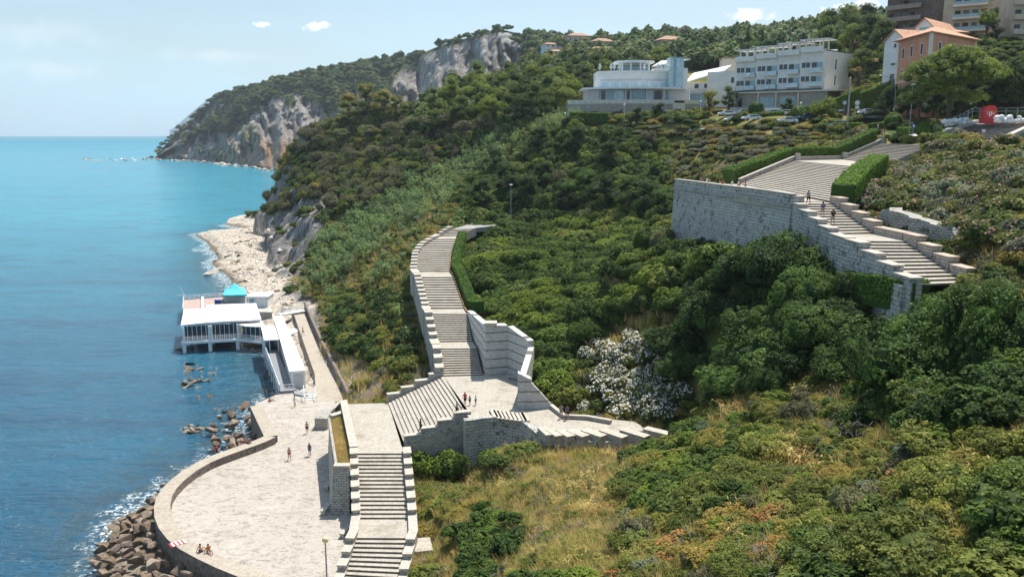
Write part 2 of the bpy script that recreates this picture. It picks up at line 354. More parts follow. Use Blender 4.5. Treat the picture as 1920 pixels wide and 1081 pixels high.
# slope in the middle
g3((1000, 660, 118), (1100, 610, 120), (1200, 600, 112), (1250, 550, 115), (1380, 500, 111), (1250, 470, 128), (1150, 510, 135), (1050, 520, 140), (950, 540, 150), (900, 500, 158), (880, 460, 172), (900, 575, 138), (950, 620, 128), (1000, 450, 185), (1040, 430, 188), dz=-2.2)
g3((1250, 410, 165), (1200, 350, 190), (1100, 350, 205), (1000, 350, 220), (950, 390, 208), (1100, 285, 235), (1250, 285, 215), (1400, 258, 178), (1400, 300, 165), (1300, 320, 160), (1370, 332, 148), (1480, 290, 160), dz=-1.5)
# terrace, piazza and its ways
gp((26, 127, 28), (30, 112, 27.5), (33, 97, 30), (30, 135, 33), (36, 125, 35.5), (38, 105, 35.5), (50, 148, 38.4), (56, 130, 38.4), (66, 160, 41), (70, 150, 41.3), (34, 90, 34), (35, 82, 33), (36, 70, 30.8), (40, 60, 31), (31, 84, 28.5), (30, 76, 28))
g3((1090, 222, 238), (1200, 221, 232), (1340, 222, 215), (1420, 222, 190), (1500, 222, 184), (1560, 222, 180), (1600, 222, 178), (1600, 219, 205), (1640, 222, 178), (1640, 219, 200), (1700, 236, 168), (1740, 229, 172), (1660, 262, 164), (1760, 258, 135), (1740, 252, 155), (1800, 250, 130), (1850, 226, 140), (1920, 232, 136), (1920, 215, 170), (1760, 218, 175), (1640, 246, 168), (1400, 217, 232), (1500, 216, 222), dz=-.2)
g3((1090, 229, 232), (1200, 229, 224), (1340, 229, 200), (1420, 233, 178), (1500, 236, 174), (1560, 242, 172), dz=-2.4)
# slope right of the stairs
g3((1700, 310, 110), (1850, 295, 100), (1920, 300, 88), (1920, 262, 112), (1620, 330, 118), (1700, 390, 92), (1800, 400, 80), (1920, 410, 68), (1810, 490, 70), (1860, 530, 62), (1600, 380, 100), dz=-2.2)
gp((38, 95, 34.5), (41, 86, 34), (40, 78, 32.8), (39.5, 70, 31.6))
g3((1560, 480, 93), (1630, 545, 83), (1720, 565, 73), (1650, 600, 76), (1800, 570, 66), dz=-.5)
# behind: the town slope
g3((1385, 202, 240), (1100, 216, 250), (1300, 216, 242), (1450, 196, 250), (1590, 170, 240), (1620, 120, 300), (1660, 75, 360), (1640, 52, 420), (1680, 145, 192), (1760, 140, 190), (1830, 95, 205), (1920, 90, 200), (1700, 78, 240), (1890, 60, 235), (1900, 20, 330), (1500, 95, 330), (1400, 105, 350), (1300, 105, 420), (1200, 112, 400), (1100, 122, 400), (1000, 155, 380), (900, 175, 350), (1050, 72, 650), (1180, 60, 750), (1250, 62, 760), (1330, 64, 740), (1420, 56, 700), (1500, 56, 640), (1560, 68, 560), (1000, 95, 600), (960, 130, 480))
g3((1700, 52, 600), (1920, 10, 500), (1300, 85, 560), (1150, 90, 540), (1450, 75, 520))
gp((110, 120, 46), (150, 150, 50), (200, 240, 66), (300, 400, 90), (120, 60, 42), (200, 60, 44), (600, 700, 160), (100, 1100, 120), (500, 1100, 120), (-40, 1000, 60), (300, 900, 130), (700, 300, 120), (900, 1100, 140))
_P = np.array(CPT)
# thin out points nearly on top of each other in plan
keep = []
for i, p in enumerate(_P):
    if all((p[0]-_P[j][0])**2+(p[1]-_P[j][1])**2 > 1.2 for j in keep): keep.append(i)
_P = _P[keep]
_dv, _de, _df, *_r = delaunay_2d_cdt([Vector((p[0], p[1])) for p in _P], [], [], 0, 1e-6)
def grid_z(xs, ys):
    Z = np.full((len(ys), len(xs)), -4.0); X, Y = np.meshgrid(xs, ys); hit = np.zeros(Z.shape, bool)
    orig = [(_r[0][i][0] if _r[0][i] else 0) for i in range(len(_dv))]
    for f in _df:
        a, b, c = [_dv[i] for i in f]; za, zb, zc = [_P[orig[i]][2] for i in f]
        i0, i1 = np.searchsorted(xs, [min(a.x, b.x, c.x), max(a.x, b.x, c.x)]); j0, j1 = np.searchsorted(ys, [min(a.y, b.y, c.y), max(a.y, b.y, c.y)])
        i1 = min(i1+1, len(xs)); j1 = min(j1+1, len(ys)); i0 = max(i0-1, 0); j0 = max(j0-1, 0)
        x = X[j0:j1, i0:i1]; y = Y[j0:j1, i0:i1]
        d = (b.y-c.y)*(a.x-c.x)+(c.x-b.x)*(a.y-c.y)
        if abs(d) < 1e-9: continue
        l1 = ((b.y-c.y)*(x-c.x)+(c.x-b.x)*(y-c.y))/d; l2 = ((c.y-a.y)*(x-c.x)+(a.x-c.x)*(y-c.y))/d; l3 = 1-l1-l2
        k = (l1 >= -1e-6) & (l2 >= -1e-6) & (l3 >= -1e-6); z = l1*za+l2*zb+l3*zc
        Z[j0:j1, i0:i1][k] = z[k]; hit[j0:j1, i0:i1] |= k
    return Z, X, Y
def blur(Z, n):
    for _ in range(n):
        P = np.pad(Z, 1, 'edge'); Z = (P[:-2, 1:-1]+P[2:, 1:-1]+P[1:-1, :-2]+P[1:-1, 2:]+2*P[1:-1, 1:-1])/6
    return Z
NX = np.arange(-140, 132.1, 1.1); NY = np.arange(22, 452.1, 1.1)
NZ, NXX, NYY = grid_z(NX, NY); NZ = blur(NZ, 5)
_roug = sstep(2.5, 6, NZ)
NZ = NZ+_roug*((fbm(NXX/9, NYY/9, 3)-.5)*1.6)
# gullies and ribs on the sea cliff
_gy, _gx = np.gradient(NZ, 1.1); _sl = np.hypot(_gx, _gy); _cl = sstep(.9, 1.6, _sl)*sstep(2, 5, NZ)*(NXX < -20)
NZ = NZ+_cl*((fbm(NXX/5+NYY/5, NZ/14, 9)-.5)*9+(vnoise(NXX/2.2+NYY/2.2, NZ/7, 5)-.5)*3.4)
# slabby shelf
_sh = sstep(.0, .6, NZ)*(1-sstep(2.2, 3, NZ))*(NYY > 190)
NZ = NZ+_sh*((fbm(NXX/7+.4*NYY/7, NYY/12, 21)-.47)*2.2+np.floor(fbm(NXX/4, NYY/9, 25)*6)/6*.8-.3)
def polydist(poly, X, Y):
    """signed distance to a polygon in plan: negative inside"""
    X = np.asarray(X, float); Y = np.asarray(Y, float); ins = np.zeros(X.shape, bool); D = np.full(X.shape, 1e9); n = len(poly)
    for i in range(n):
        x0, y0 = poly[i][:2]; x1, y1 = poly[(i+1) % n][:2]
        if y0 != y1: ins ^= ((y0 > Y) != (y1 > Y)) & (X < (x1-x0)*(Y-y0)/(y1-y0)+x0)
        L = (x1-x0)**2+(y1-y0)**2+1e-12; s = np.clip(((X-x0)*(x1-x0)+(Y-y0)*(y1-y0))/L, 0, 1)
        D = np.minimum(D, np.hypot(X-x0-s*(x1-x0), Y-y0-s*(y1-y0)))
    return np.where(ins, -D, D)
def polydist0(poly, X, Y):
    ins = np.zeros(X.shape, bool)
    for i in range(len(poly)):
        (x0, y0), (x1, y1) = poly[i], poly[(i+1) % len(poly)]
        if y0 != y1: ins ^= ((y0 > Y) != (y1 > Y)) & (X < (x1-x0)*(Y-y0)/(y1-y0)+x0)
    return ins
_u, _v, _t = proj(NXX, NYY, NZ); _k = polydist0([(360, 396), (500, 404), (501, 450), (516, 500), (400, 530)], _u, _v) & (NZ > 2.0); NZ[_k] = 2.0+.12*(NZ[_k]-2.0)
FOOT = []        # plan polygons kept free of plants
def carve(poly3, under=.5, buf=1.0, soft=2.5, plants=True):
    """cut the ground below a built surface whose corners are poly3 (plane fitted through them)"""
    global NZ
    p = np.array([tuple(q) for q in poly3]); A = np.c_[p[:, 0], p[:, 1], np.ones(len(p))]; k = np.linalg.lstsq(A, p[:, 2], rcond=None)[0]
    d = polydist([tuple(q) for q in p], NXX, NYY); z = k[0]*NXX+k[1]*NYY+k[2]-under
    lim = z+np.maximum(0, d-buf)*soft
    NZ = np.where(d < buf+12, np.minimum(NZ, lim), NZ)
    if plants: FOOT.append([tuple(q[:2]) for q in p])
def raise_to(poly3, under=.15, buf=.3):
    global NZ
    p = np.array([tuple(q) for q in poly3]); A = np.c_[p[:, 0], p[:, 1], np.ones(len(p))]; k = np.linalg.lstsq(A, p[:, 2], rcond=None)[0]
    d = polydist([tuple(q) for q in p], NXX, NYY); z = k[0]*NXX+k[1]*NYY+k[2]-under; NZ = np.where(d < buf, z, NZ)
# far ground
FX = np.arange(-60, 800, 8.0); FY = np.arange(300, 1100, 8.0)
FZ, FXX, FYY = grid_z(FX, FY); FZ = blur(FZ, 3); FZ = FZ+(fbm(FXX/60, FYY/60, 4)-.5)*10*sstep(330, 480, FYY)
def zat(x, y):
    """height of the ground"""
    if NX[0] < x < NX[-1]-1.2 and NY[0] < y < NY[-1]-1.2: G, a, b, st = NZ, NX, NY, 1.1
    else: G, a, b, st = FZ, FX, FY, 8.0
    i = (x-a[0])/st; j = (y-b[0])/st; i = min(max(i, 0), len(a)-1.001); j = min(max(j, 0), len(b)-1.001); i0 = int(i); j0 = int(j); fi = i-i0; fj = j-j0
    return float((G[j0, i0]*(1-fi)+G[j0, i0+1]*fi)*(1-fj)+(G[j0+1, i0]*(1-fi)+G[j0+1, i0+1]*fi)*fj)
def zgrid(X, Y):
    i = np.clip((X-NX[0])/1.1, 0, len(NX)-1.001); j = np.clip((Y-NY[0])/1.1, 0, len(NY)-1.001); i0 = i.astype(int); j0 = j.astype(int); fi = i-i0; fj = j-j0
    return (NZ[j0, i0]*(1-fi)+NZ[j0, i0+1]*fi)*(1-fj)+(NZ[j0+1, i0]*(1-fi)+NZ[j0+1, i0+1]*fi)*fj
def ground(u, t):
    """plan place seen at column u and depth t, set on the ground"""
    x = (u-960)/1600*t; y = t*CP
    for _ in range(4):
        z = zat(x, y); y = (t+(z-CH)*SP)/CP
    return Vector((x, y, zat(x, y)))
# ---- terrain materials
def terrain_mat():
    m, N = newmat('hillside'); g = N('NewGeometry'); P = g.outputs['Position']; nz = N('SeparateXYZ', {0: g.outputs['Normal']}).outputs[2]; z = N('SeparateXYZ', {0: P}).outputs[2]
    n = N.noise(P, .15, 6); n2 = N.noise(P, 1.5, 6, .7)
    grass = N.mix(N.ramp(n, .4, .6), (.10, .12, .03), (.28, .22, .08)); grass = N.mix(N.math('MULTIPLY', N.ramp(n2, .45, .7), .6), grass, (.06, .075, .018))
    st = N('VectorMath', {0: P, 1: (1, 1, .12)}, operation='MULTIPLY').outputs[0]
    v = N.noise(st, .55, 7, .7, .8); w = N.noise(st, 1.8, 5, .7)
    rock = N.mix(N.ramp(v, .38, .66), (.10, .097, .093), (.36, .345, .325)); rock = N.mix(N.math('MULTIPLY', N.ramp(w, .46, .64), .6), rock, (.17, .135, .10))  # cliff rock tones lowered: its shade is put into the colour
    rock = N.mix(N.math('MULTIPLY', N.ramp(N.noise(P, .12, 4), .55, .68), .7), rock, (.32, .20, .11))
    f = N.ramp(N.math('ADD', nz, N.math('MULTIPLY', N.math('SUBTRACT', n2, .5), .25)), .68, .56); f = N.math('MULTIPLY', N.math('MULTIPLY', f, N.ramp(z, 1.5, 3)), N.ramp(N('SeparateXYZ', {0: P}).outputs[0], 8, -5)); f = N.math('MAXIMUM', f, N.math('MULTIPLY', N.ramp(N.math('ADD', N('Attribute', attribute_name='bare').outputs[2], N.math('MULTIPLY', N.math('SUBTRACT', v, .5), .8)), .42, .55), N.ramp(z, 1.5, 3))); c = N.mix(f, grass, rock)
    wet = N.mix(N.ramp(n2, .4, .6), (.40, .34, .27), (.62, .56, .48)); crk = N('TexVoronoi', {'Vector': N('VectorMath', {0: P, 1: (1, .6, 1)}, operation='MULTIPLY').outputs[0], 'Scale': .55}, feature='DISTANCE_TO_EDGE').outputs[0]; wet = N.mix(N.math('MULTIPLY', N.ramp(N.math('ADD', crk, N.math('MULTIPLY', N.math('SUBTRACT', n2, .5), .12)), .10, .02), .8), wet, (.20, .16, .12)); wet = N.mix(N.ramp(z, .7, .1), wet, (.16, .13, .09)); sand = N.ramp(z, 3.4, 2.4); y = N('SeparateXYZ', {0: P}).outputs[1]
    c = N.mix(sand, c, wet)
    finish(N, pbsdf(N, c, .95, .1, 0, N.math('ADD', N.math('ADD', n2, v), w), .8, .35)); M['hillside'] = m
    m, N = newmat('far_hillside'); g = N('NewGeometry'); P = g.outputs['Position']; a = N('Attribute', attribute_name='rock').outputs[2]
    n = N.noise(P, .02, 7, .65); n2 = N.noise(P, .12, 6, .7); st = N('VectorMath', {0: P, 1: (1, 1, .25)}, operation='MULTIPLY').outputs[0]; v = N.noise(st, .06, 8, .72, 1.2)
    gr = N.mix(N.ramp(n, .4, .62), (.045, .065, .030), (.16, .15, .065)); gr = N.mix(N.math('MULTIPLY', N.ramp(n2, .45, .62), .6), gr, (.035, .05, .025))
    ro = N.mix(N.ramp(v, .40, .64), (.17, .165, .16), (.46, .45, .43)); ro = N.mix(N.math('MULTIPLY', N.ramp(n2, .45, .62), .7), ro, (.17, .125, .09))
    f = N.ramp(N.math('ADD', a, N.math('MULTIPLY', N.math('SUBTRACT', v, .5), .9)), .42, .58); c = N.mix(f, gr, ro)
    f2 = N('Attribute', attribute_name='earth').outputs[2]; c = N.mix(N.math('MULTIPLY', f2, N.ramp(n2, .3, .6)), c, (.34, .20, .11))
    finish(N, pbsdf(N, c, .95, .1, 0, N.math('ADD', v, n2), .9, 6.0)); M['far_hillside'] = m
terrain_mat()
# ================================================================= HEADLAND
# columns of the coast: u, shore v, crest v, shore depth, crest depth
HC = [(290, 297, 296, 1460, 1462), (296, 298, 290, 1440, 1470), (310, 300, 272, 1420, 1480), (333, 302, 249, 1380, 1490), (358, 303, 228, 1340, 1470), (382, 305, 205, 1300, 1450), (402, 306, 184, 1260, 1420), (425, 308, 171, 1210, 1390), (445, 311, 168, 1160, 1360), (480, 314, 161, 1080, 1330), (520, 322, 148, 975, 1300), (560, 326, 138, 935, 1270), (620, 330, 128, 900, 1230), (680, 334, 116, 870, 1190), (735, 336, 105, 840, 1150), (770, 338, 104, 815, 1110), (800, 330, 96, 780, 1040), (840, 320, 80, 740, 960), (880, 310, 70, 700, 900), (910, 300, 62, 670, 860), (935, 290, 54, 640, 840), (975, 280, 64, 620, 800), (1010, 260, 66, 600, 780), (1060, 240, 74, 590, 740)]
hu = np.array([h[0] for h in HC], float); us = np.concatenate([np.arange(290, 700, 3.0), np.arange(700, 1061, 4.0)])
NR = 70; rr = np.linspace(0, 1, NR)
sv, cv, stt, ct = [np.interp(us, hu, [h[k] for h in HC]) for k in (1, 2, 3, 4)]
HV = []; HR = []; HE = []
for j, r in enumerate(rr):
    # steep at the sea, easing towards the crest
    tt = stt+(ct-stt)*(r**1.15)
    vv = sv+(cv-sv)*(r**(.80+.12*np.sin(us/60)))
    n = (fbm(us/34, r*5+us/90, 31, 5)-.5); n2 = (fbm(us/9+r*2.5, r*2.6, 37, 5)-.5); edge = np.sin(np.pi*r)**.6
    tt = tt+edge*(n*150+n2*95); tt = np.maximum(tt, 500)
    row = [at(u, v, t) for u, v, t in zip(us, vv+edge*n2*5, tt)]
    if j == 0: row = [at(u, v, z=-1.0) if u < 530 else at(u, v, t) for u, v, t in zip(us, vv, tt)]
    HV.append([tuple(p) for p in row])
    cliff = 1.0*sstep(775, 800, us)*(1-sstep(965, 1000, us))*sstep(.04, .15, r+0*us)*(1-sstep(.94, 1, r+0*us))
    cliff2 = sstep(700, 740, us-60*(r-.5))*(1-sstep(790, 815, us))*(.75-.5*sstep(.75, .95, r+0*us))
    tip = (1-sstep(300, 400, us))*.75*(1-sstep(.6, .9, r+0*us)); face = .56*(1-sstep(.40+.2*np.sin(us/37), .85, r+0*us))*(us < 660)+.34*(np.abs(r-.82) < .12)*(us < 480)
    HR.append(np.clip(np.maximum.reduce([cliff, cliff2, tip, face+.28*(n > .06)])+n*.5, 0, 1)); HE.append(sstep(420, 500, us)*(1-sstep(.2, .38, r+0*us))*.9)
# ground falls away behind the crest
for k, (dz, dt) in enumerate(((-6, 60), (-40, 220))):
    HV.append([(p[0]*(1+dt/1300), p[1]*(1+dt/1300), p[2]+dz) for p in HV[NR-1]]); HR.append(np.zeros(len(us))); HE.append(np.zeros(len(us)))
HV = np.array(HV); nrow, ncol = HV.shape[:2]; idx = np.arange(nrow*ncol).reshape(nrow, ncol)
hf = np.stack([idx[:-1, :-1], idx[:-1, 1:], idx[1:, 1:], idx[1:, :-1]], -1).reshape(-1, 4)
me = np_mesh('headland', HV.reshape(-1, 3), hf, [M['far_hillside']], smooth=True); fattr(me, 'rock', np.array(HR)); fattr(me, 'earth', np.array(HE))
HEAD = bpy.data.objects.new('headland', me); COL.objects.link(HEAD); tag(HEAD, kind='structure')
# distant mountain, one more cape down the coast
MU = [(322, 243), (336, 231), (350, 219), (365, 206), (380, 194), (392, 186), (402, 183), (440, 186), (520, 190), (560, 195), (620, 200), (700, 205)]
mu = np.array([a for a, b in MU], float); ms = np.linspace(318, 700, 60); mcv = np.interp(ms, mu, [b for a, b in MU]); MV = []
for r in np.linspace(0, 1, 14):
    t = 7400+900*r+(fbm(ms/40, r*3+0*ms, 5)-.5)*700*np.sin(np.pi*r); MV.append([tuple(at(u, 258+(v-258)*r**.8, tt)) for u, v, tt in zip(ms, mcv, t)])
MV.append([(p[0], p[1]+600, -5) for p in MV[-1]]); MV = np.array(MV); a, b = MV.shape[:2]; idx = np.arange(a*b).reshape(a, b)
me = np_mesh('distant_mountain', MV.reshape(-1, 3), np.stack([idx[:-1, :-1], idx[:-1, 1:], idx[1:, 1:], idx[1:, :-1]], -1).reshape(-1, 4), [simple('mountain_haze_blue', (.02, .08, .13), .95, var=.25, scale=.004)], smooth=True); fattr(me, 'rock', np.full(a*b, .05)); fattr(me, 'earth', np.zeros(a*b))  # blue of the haze is put into the mountain's own colour
o = bpy.data.objects.new('distant_mountain', me); COL.objects.link(o); tag(o, kind='structure')
# ================================================================= STAIRS AND WALLS
def lerp(a, b, f): return a+(b-a)*f
def flight(parent, lines, steps, skirt=1.6, name='flight', nose=.04, tread='marble'):
    """steps between lines of (left, right) points; steps[i] risers from line i to line i+1"""
    w = WB()
    for (l0, r0), (l1, r1), n in zip(lines[:-1], lines[1:], steps):
        dz = (l1.z-l0.z)/n
        for k in range(n):
            a, b = lerp(l0, l1, k/n), lerp(r0, r1, k/n); c, d = lerp(l0, l1, (k+1)/n), lerp(r0, r1, (k+1)/n); z0 = l0.z+dz*k; z1 = z0+dz
            q = lambda p, z: (p.x, p.y, z)
            out = ((a-c)+(b-d)); out.z = 0; out.normalize(); an, bn = a+out*nose, b+out*nose
            w.add([q(an, z1), q(bn, z1), q(d, z1), q(c, z1)], [(0, 1, 2, 3)], 0)
            w.add([q(an, z1), q(bn, z1), q(bn, z1-.05), q(an, z1-.05)], [(0, 3, 2, 1)], 0)
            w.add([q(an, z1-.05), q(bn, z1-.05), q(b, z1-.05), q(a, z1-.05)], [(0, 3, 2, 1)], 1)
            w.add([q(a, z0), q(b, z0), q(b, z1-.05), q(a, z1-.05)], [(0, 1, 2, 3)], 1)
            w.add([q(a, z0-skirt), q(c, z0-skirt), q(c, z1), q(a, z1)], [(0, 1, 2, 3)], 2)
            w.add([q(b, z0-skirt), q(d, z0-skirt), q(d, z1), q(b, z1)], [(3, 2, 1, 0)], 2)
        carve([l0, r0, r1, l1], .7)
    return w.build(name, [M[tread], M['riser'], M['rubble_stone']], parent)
def landing(parent, pts, depth=1.6, name='landing', mat='marble', side='rubble_stone', under=.6):
    w = WB(); z = pts[0].z; n = len(pts)
    w.prism([(p.x, p.y) for p in pts], z-depth, z-.06, m=1, top=False); w.prism([(p.x, p.y) for p in pts], z-.06, z, m=0, bot=False)
    carve(pts, under); return w.build(name, [M[mat], M[side]], parent)
def blocks(parent, a, b, n, side, w=.75, h=.55, base=2.5, capmat='cap_stone', mat='rubble_stone', gap=.0):
    """stepped parapet from a down or up to b; side = +1 / -1 for the side of the edge the blocks stand on"""
    d = (b-a); d.z = 0; L = d.length; d.normalize(); nrm = Vector((-d.y, d.x, 0))*side
    for k in range(n):
        s0, s1 = L*k/n+gap, L*(k+1)/n-gap; za, zb = lerp(a.z, b.z, k/n), lerp(a.z, b.z, (k+1)/n); zt = max(za, zb)+h; o = random.uniform(-.02, .02)
        P = lambda s, q, z: Vector((a.x, a.y, 0))+d*s+nrm*q+Vector((0, 0, z))
        B = WB(); vs = [P(s, q, z) for z in (min(za, zb)-base, zt-.13) for q in (0, w) for s in (s0, s1)]
        B.add(vs, [(0, 2, 3, 1), (4, 5, 7, 6), (0, 1, 5, 4), (2, 6, 7, 3), (0, 4, 6, 2), (1, 3, 7, 5)])
        bo = B.build('parapet_block', M[mat], parent)
        C = WB(); e = .06; vs = [P(s, q, z) for z in (zt-.13, zt+o) for q in (-e, w+e) for s in (s0-e*(k == 0 or zb > za)*.9, s1+e*(zb <= za))]
        C.add(vs, [(0, 2, 3, 1), (4, 5, 7, 6), (0, 1, 5, 4), (2, 6, 7, 3), (0, 4, 6, 2), (1, 3, 7, 5)])
        L0 = parent.location; C.v = [(p[0]-L0[0], p[1]-L0[1], p[2]-L0[2]) for p in C.v]; MB.build(C, 'cap', M[capmat], bo)
def wallrun(parent, pts, thick, mat, name='wall', cap=None, side=1, capo=.08, capname='coping'):
    """wall along pts [(point, zbottom, ztop)], thickness to one side; level or sloping top"""
    W = WB(); C = WB(); n = len(pts); P = [Vector((p.x, p.y, 0)) for p, _, _ in pts]; nr = []
    for i in range(n):
        d = (P[min(i+1, n-1)]-P[max(i-1, 0)]).normalized(); nr.append(Vector((-d.y, d.x, 0))*side)
    for i in range(n-1):
        a, b = P[i], P[i+1]; a2, b2 = a+nr[i]*thick, b+nr[i+1]*thick; (za, ta), (zb, tb) = pts[i][1:], pts[i+1][1:]
        v = [(a, za), (b, zb), (b2, zb), (a2, za), (a, ta), (b, tb), (b2, tb), (a2, ta)]; v = [(p.x, p.y, z) for p, z in v]
        W.add(v, [(0, 1, 5, 4), (1, 2, 6, 5), (2, 3, 7, 6), (3, 0, 4, 7), (4, 5, 6, 7), (3, 2, 1, 0)])
        if cap:
            a, b = P[i]-nr[i]*capo, P[i+1]-nr[i+1]*capo; a2, b2 = P[i]+nr[i]*(thick+capo), P[i+1]+nr[i+1]*(thick+capo)
            v = [(a, ta+.003), (b, tb+.003), (b2, tb+.003), (a2, ta+.003), (a, ta+.14), (b, tb+.14), (b2, tb+.14), (a2, ta+.14)]; v = [(p.x, p.y, z) for p, z in v]
            C.add(v, [(0, 1, 5, 4), (1, 2, 6, 5), (2, 3, 7, 6), (3, 0, 4, 7), (4, 5, 6, 7), (3, 2, 1, 0)])
    o = W.build(name, M[mat], parent)
    if cap: C.build(capname, M[cap], parent)
    return o
# ---- lower straight stair
LZ1, LZ2 = 8.0, 10.9
A = at(670, 845, z=LZ1), at(756, 845, z=LZ1); Bq = at(650, 757, z=LZ1), at(728, 755, z=LZ1)
zc = 4.94; Cq = at(675.5, 972, z=zc), at(766, 972, z=zc); Dq = at(671, 1002, z=zc), at(767.5, 1002, z=zc); zb = 2.7; Eq = at(641, 1106, z=zb), at(743, 1114, z=zb)
ST1 = empty('stone_staircase', (A[0]+A[1])/2, 'straight flight of pale steps between stepped parapets beside the round plaza', 'staircase', 'white stone staircases')
flight(ST1, [Cq, A], [17]); landing(ST1, [Cq[0], Cq[1], Dq[1], Dq[0]]); flight(ST1, [Eq, Dq], [12])
landing(ST1, [A[0], A[1], Bq[1], Bq[0]], 5)
blocks(ST1, A[1], Cq[1], 6, 1, .8, .5); blocks(ST1, Cq[1], Dq[1], 1, 1, .8, .5); blocks(ST1, Dq[1], Eq[1], 4, 1, .8, .5)
blocks(ST1, A[0], Cq[0], 6, -1, .8, .5); blocks(ST1, Cq[0], Dq[0], 1, -1, .8, .5); blocks(ST1, Dq[0], Eq[0], 4, -1, .8, .5)
blocks(ST1, Bq[0], A[0], 1, -1, .8, .6, 5)
# slab platform right of the lower flight
pl = empty('stone_platform', at(795, 1030, z=4.2), 'low pale slab platform poking out beside the right foot of the straight stair', 'platform')
landing(pl, [at(776, 1008, z=4.2), at(806, 1006, z=4.2), at(812, 1030, z=4.2), at(778, 1034, z=4.2)], 1.2, 'slab'); w = WB()
w.prism([tuple(at(u, v, z=3)[:2]) for u, v in ((779, 1052), (803, 1050), (800, 1068), (778, 1070))], 2.2, 3.4); w.build('lower_slab', M['marble'], pl)
# ---- diagonal flight
d0 = at(728, 755, z=LZ1), at(757, 829, z=LZ1); d1 = at(832, 705, z=LZ2), at(880, 772, z=LZ2)
ST2 = empty('stone_staircase', (d0[0]+d0[1])/2, 'broad slanting flight of pale steps joining the two lower landings of the stairway', 'staircase', 'white stone staircases')
flight(ST2, [d0, d1], [16], 2.4)
blocks(ST2, d0[0], d1[0], 4, 1, .8, .5, 3); blocks(ST2, d0[1], d1[1], 4, -1, .8, .35, 4)
# ---- middle landing
ST3 = empty('stone_staircase', at(870, 702, z=LZ2), 'long curving flight of pale steps climbing through the shrubs up to the path', 'staircase', 'white stone staircases')
Lp = [at(u, v, z=LZ2) for u, v in ((832, 705), (880, 784), (977, 786), (1006, 809), (1060, 812), (1160, 812), (1215, 806), (1190, 790), (1120, 783), (1062, 782), (1034, 764), (996, 765), (976, 765), (985, 714), (952, 700), (908, 701))]
w = WB(); w.prism([(p.x, p.y) for p in Lp], LZ2-1.5, LZ2); w.build('landing', M['marble'], ST3)
for pl_ in ([0, 1, 2, 13, 14, 15], [2, 3, 4, 9, 10, 11], [4, 5, 6, 7, 8, 9]): carve([Lp[i] for i in pl_], .6)
# ---- upper curved flights
F = [((832, 702), (905, 703), 10.9), ((825, 651), (893, 651), 13.2), ((820, 641), (886, 640), 13.2), ((808, 586), (875, 587), 15.9), ((804, 578.5), (869.5, 578.5), 15.9), ((787, 517), (848, 517), 18.8), ((781, 509), (842, 509), 18.8), ((784, 478), (844, 478), 20.5), ((795, 462), (850, 462), 21.4), ((821, 446), (856, 446), 22.3), ((826, 443), (864, 442), 22.3), ((850, 429), (893, 427), 23.3)]
FL = [(at(*a, z=z), at(*b, z=z)) for a, b, z in F]
FL[0] = (d1[0], FL[0][1])
flight(ST3, FL[0:2], [12]); flight(ST3, FL[2:4], [13]); flight(ST3, FL[4:6], [13]); flight(ST3, FL[6:10], [8, 5, 4]); flight(ST3, FL[10:12], [5])
for i in (1, 3, 5, 9): landing(ST3, [FL[i][0], FL[i][1], FL[i+1][1], FL[i+1][0]])
for i, n in ((0, 3), (2, 4), (4, 8), (6, 5), (7, 3), (8, 3), (10, 3)): blocks(ST3, FL[i][0], FL[i+1][0], n, 1, 1.1, .55, 4)
for i in (1, 3, 5): blocks(ST3, FL[i][0], FL[i+1][0], 1, 1, 1.2, .6, 4)
blocks(ST3, FL[9][0], FL[10][0], 1, 1, 1.1, .55)
rl = empty('handrail', FL[4][1], 'thin rust coloured edging rail along the right side of the curving stair beside the hedge', 'handrail'); w = WB()
rp = [FL[i][1]+Vector((.12, 0, .28)) for i in (3, 4, 5, 6, 7)]; w.tube(rp, .09, 6); w.build('rail', M['rust_rail'], rl); w = WB()
for a, b in zip(rp[:-1], rp[1:]):
    for k in range(5): q = lerp(a, b, k/5); w.tube([q-Vector((0, 0, .5)), q], .04, 5)
w.build('post', M['rust_rail'], rl)
# ---- path at the head of the curving stair
pp = [FL[11][0], FL[11][1], at(960, 419, z=23.4), at(1080, 418, z=23.6), at(1080, 412, z=23.6), at(900, 414, z=23.4)]
pathv = [Vector((p.x, p.y, z)) for p, z in zip(pp, (23.3, 23.3, 23.4, 23.6, 23.6, 23.4))]; w = WB(); w.prism([tuple(p) for p in pathv], 22.3, None); carve(pathv, .5, .2, plants=False); w.build('garden_path', M['grey_step'], kind='structure')  # path darkened to grey: shade of the trees put into its colour
wl = empty('low_wall', at(930, 414, z=23.7), 'low pale coping wall edging the path beside the lone lamp post', 'wall'); wallrun(wl, [(at(905, 414, z=23.6), 22.8, 23.9), (at(990, 412, z=23.8), 22.8, 24.1), (at(1075, 410, z=24), 23, 24.3)], .4, 'rubble_stone', cap='cap_stone')
# ---- banded walls round the middle landing
bw = empty('retaining_wall', at(908, 702, z=LZ2), 'tall banded white stone wall and corner pier right of the steps at the middle landing', 'wall', 'stone retaining walls')
p0, p1, p2, p3 = at(873, 590, z=15.7), at(909, 702, z=LZ2), at(952, 699, z=LZ2), at(990, 716, z=LZ2); p0 = p0+Vector((.25, 0, 0)); p1 = p1+Vector((.1, 0, 0))
wallrun(bw, [(p0, 14, 16.4), (lerp(p0, p1, .5), 11.5, 17.1), (p1, 10.6, 17.8)], .9, 'banded_stone', 'side_wall', side=1)
wallrun(bw, [(p1+Vector((.02, -.05, 0)), 10.6, 17.9), (p2, 10.6, 17.7)], 1.6, 'banded_stone', 'corner_pier', cap=None, side=1)
w = WB(); w.prism([tuple((p1+Vector(q))[:2]) for q in ((-.1, -.15, 0), (1.6, -.15, 0), (1.6, 1.6, 0), (-.1, 1.6, 0))], 17.905, 18.25); w.build('pier_cap', M['cap_stone'], bw)
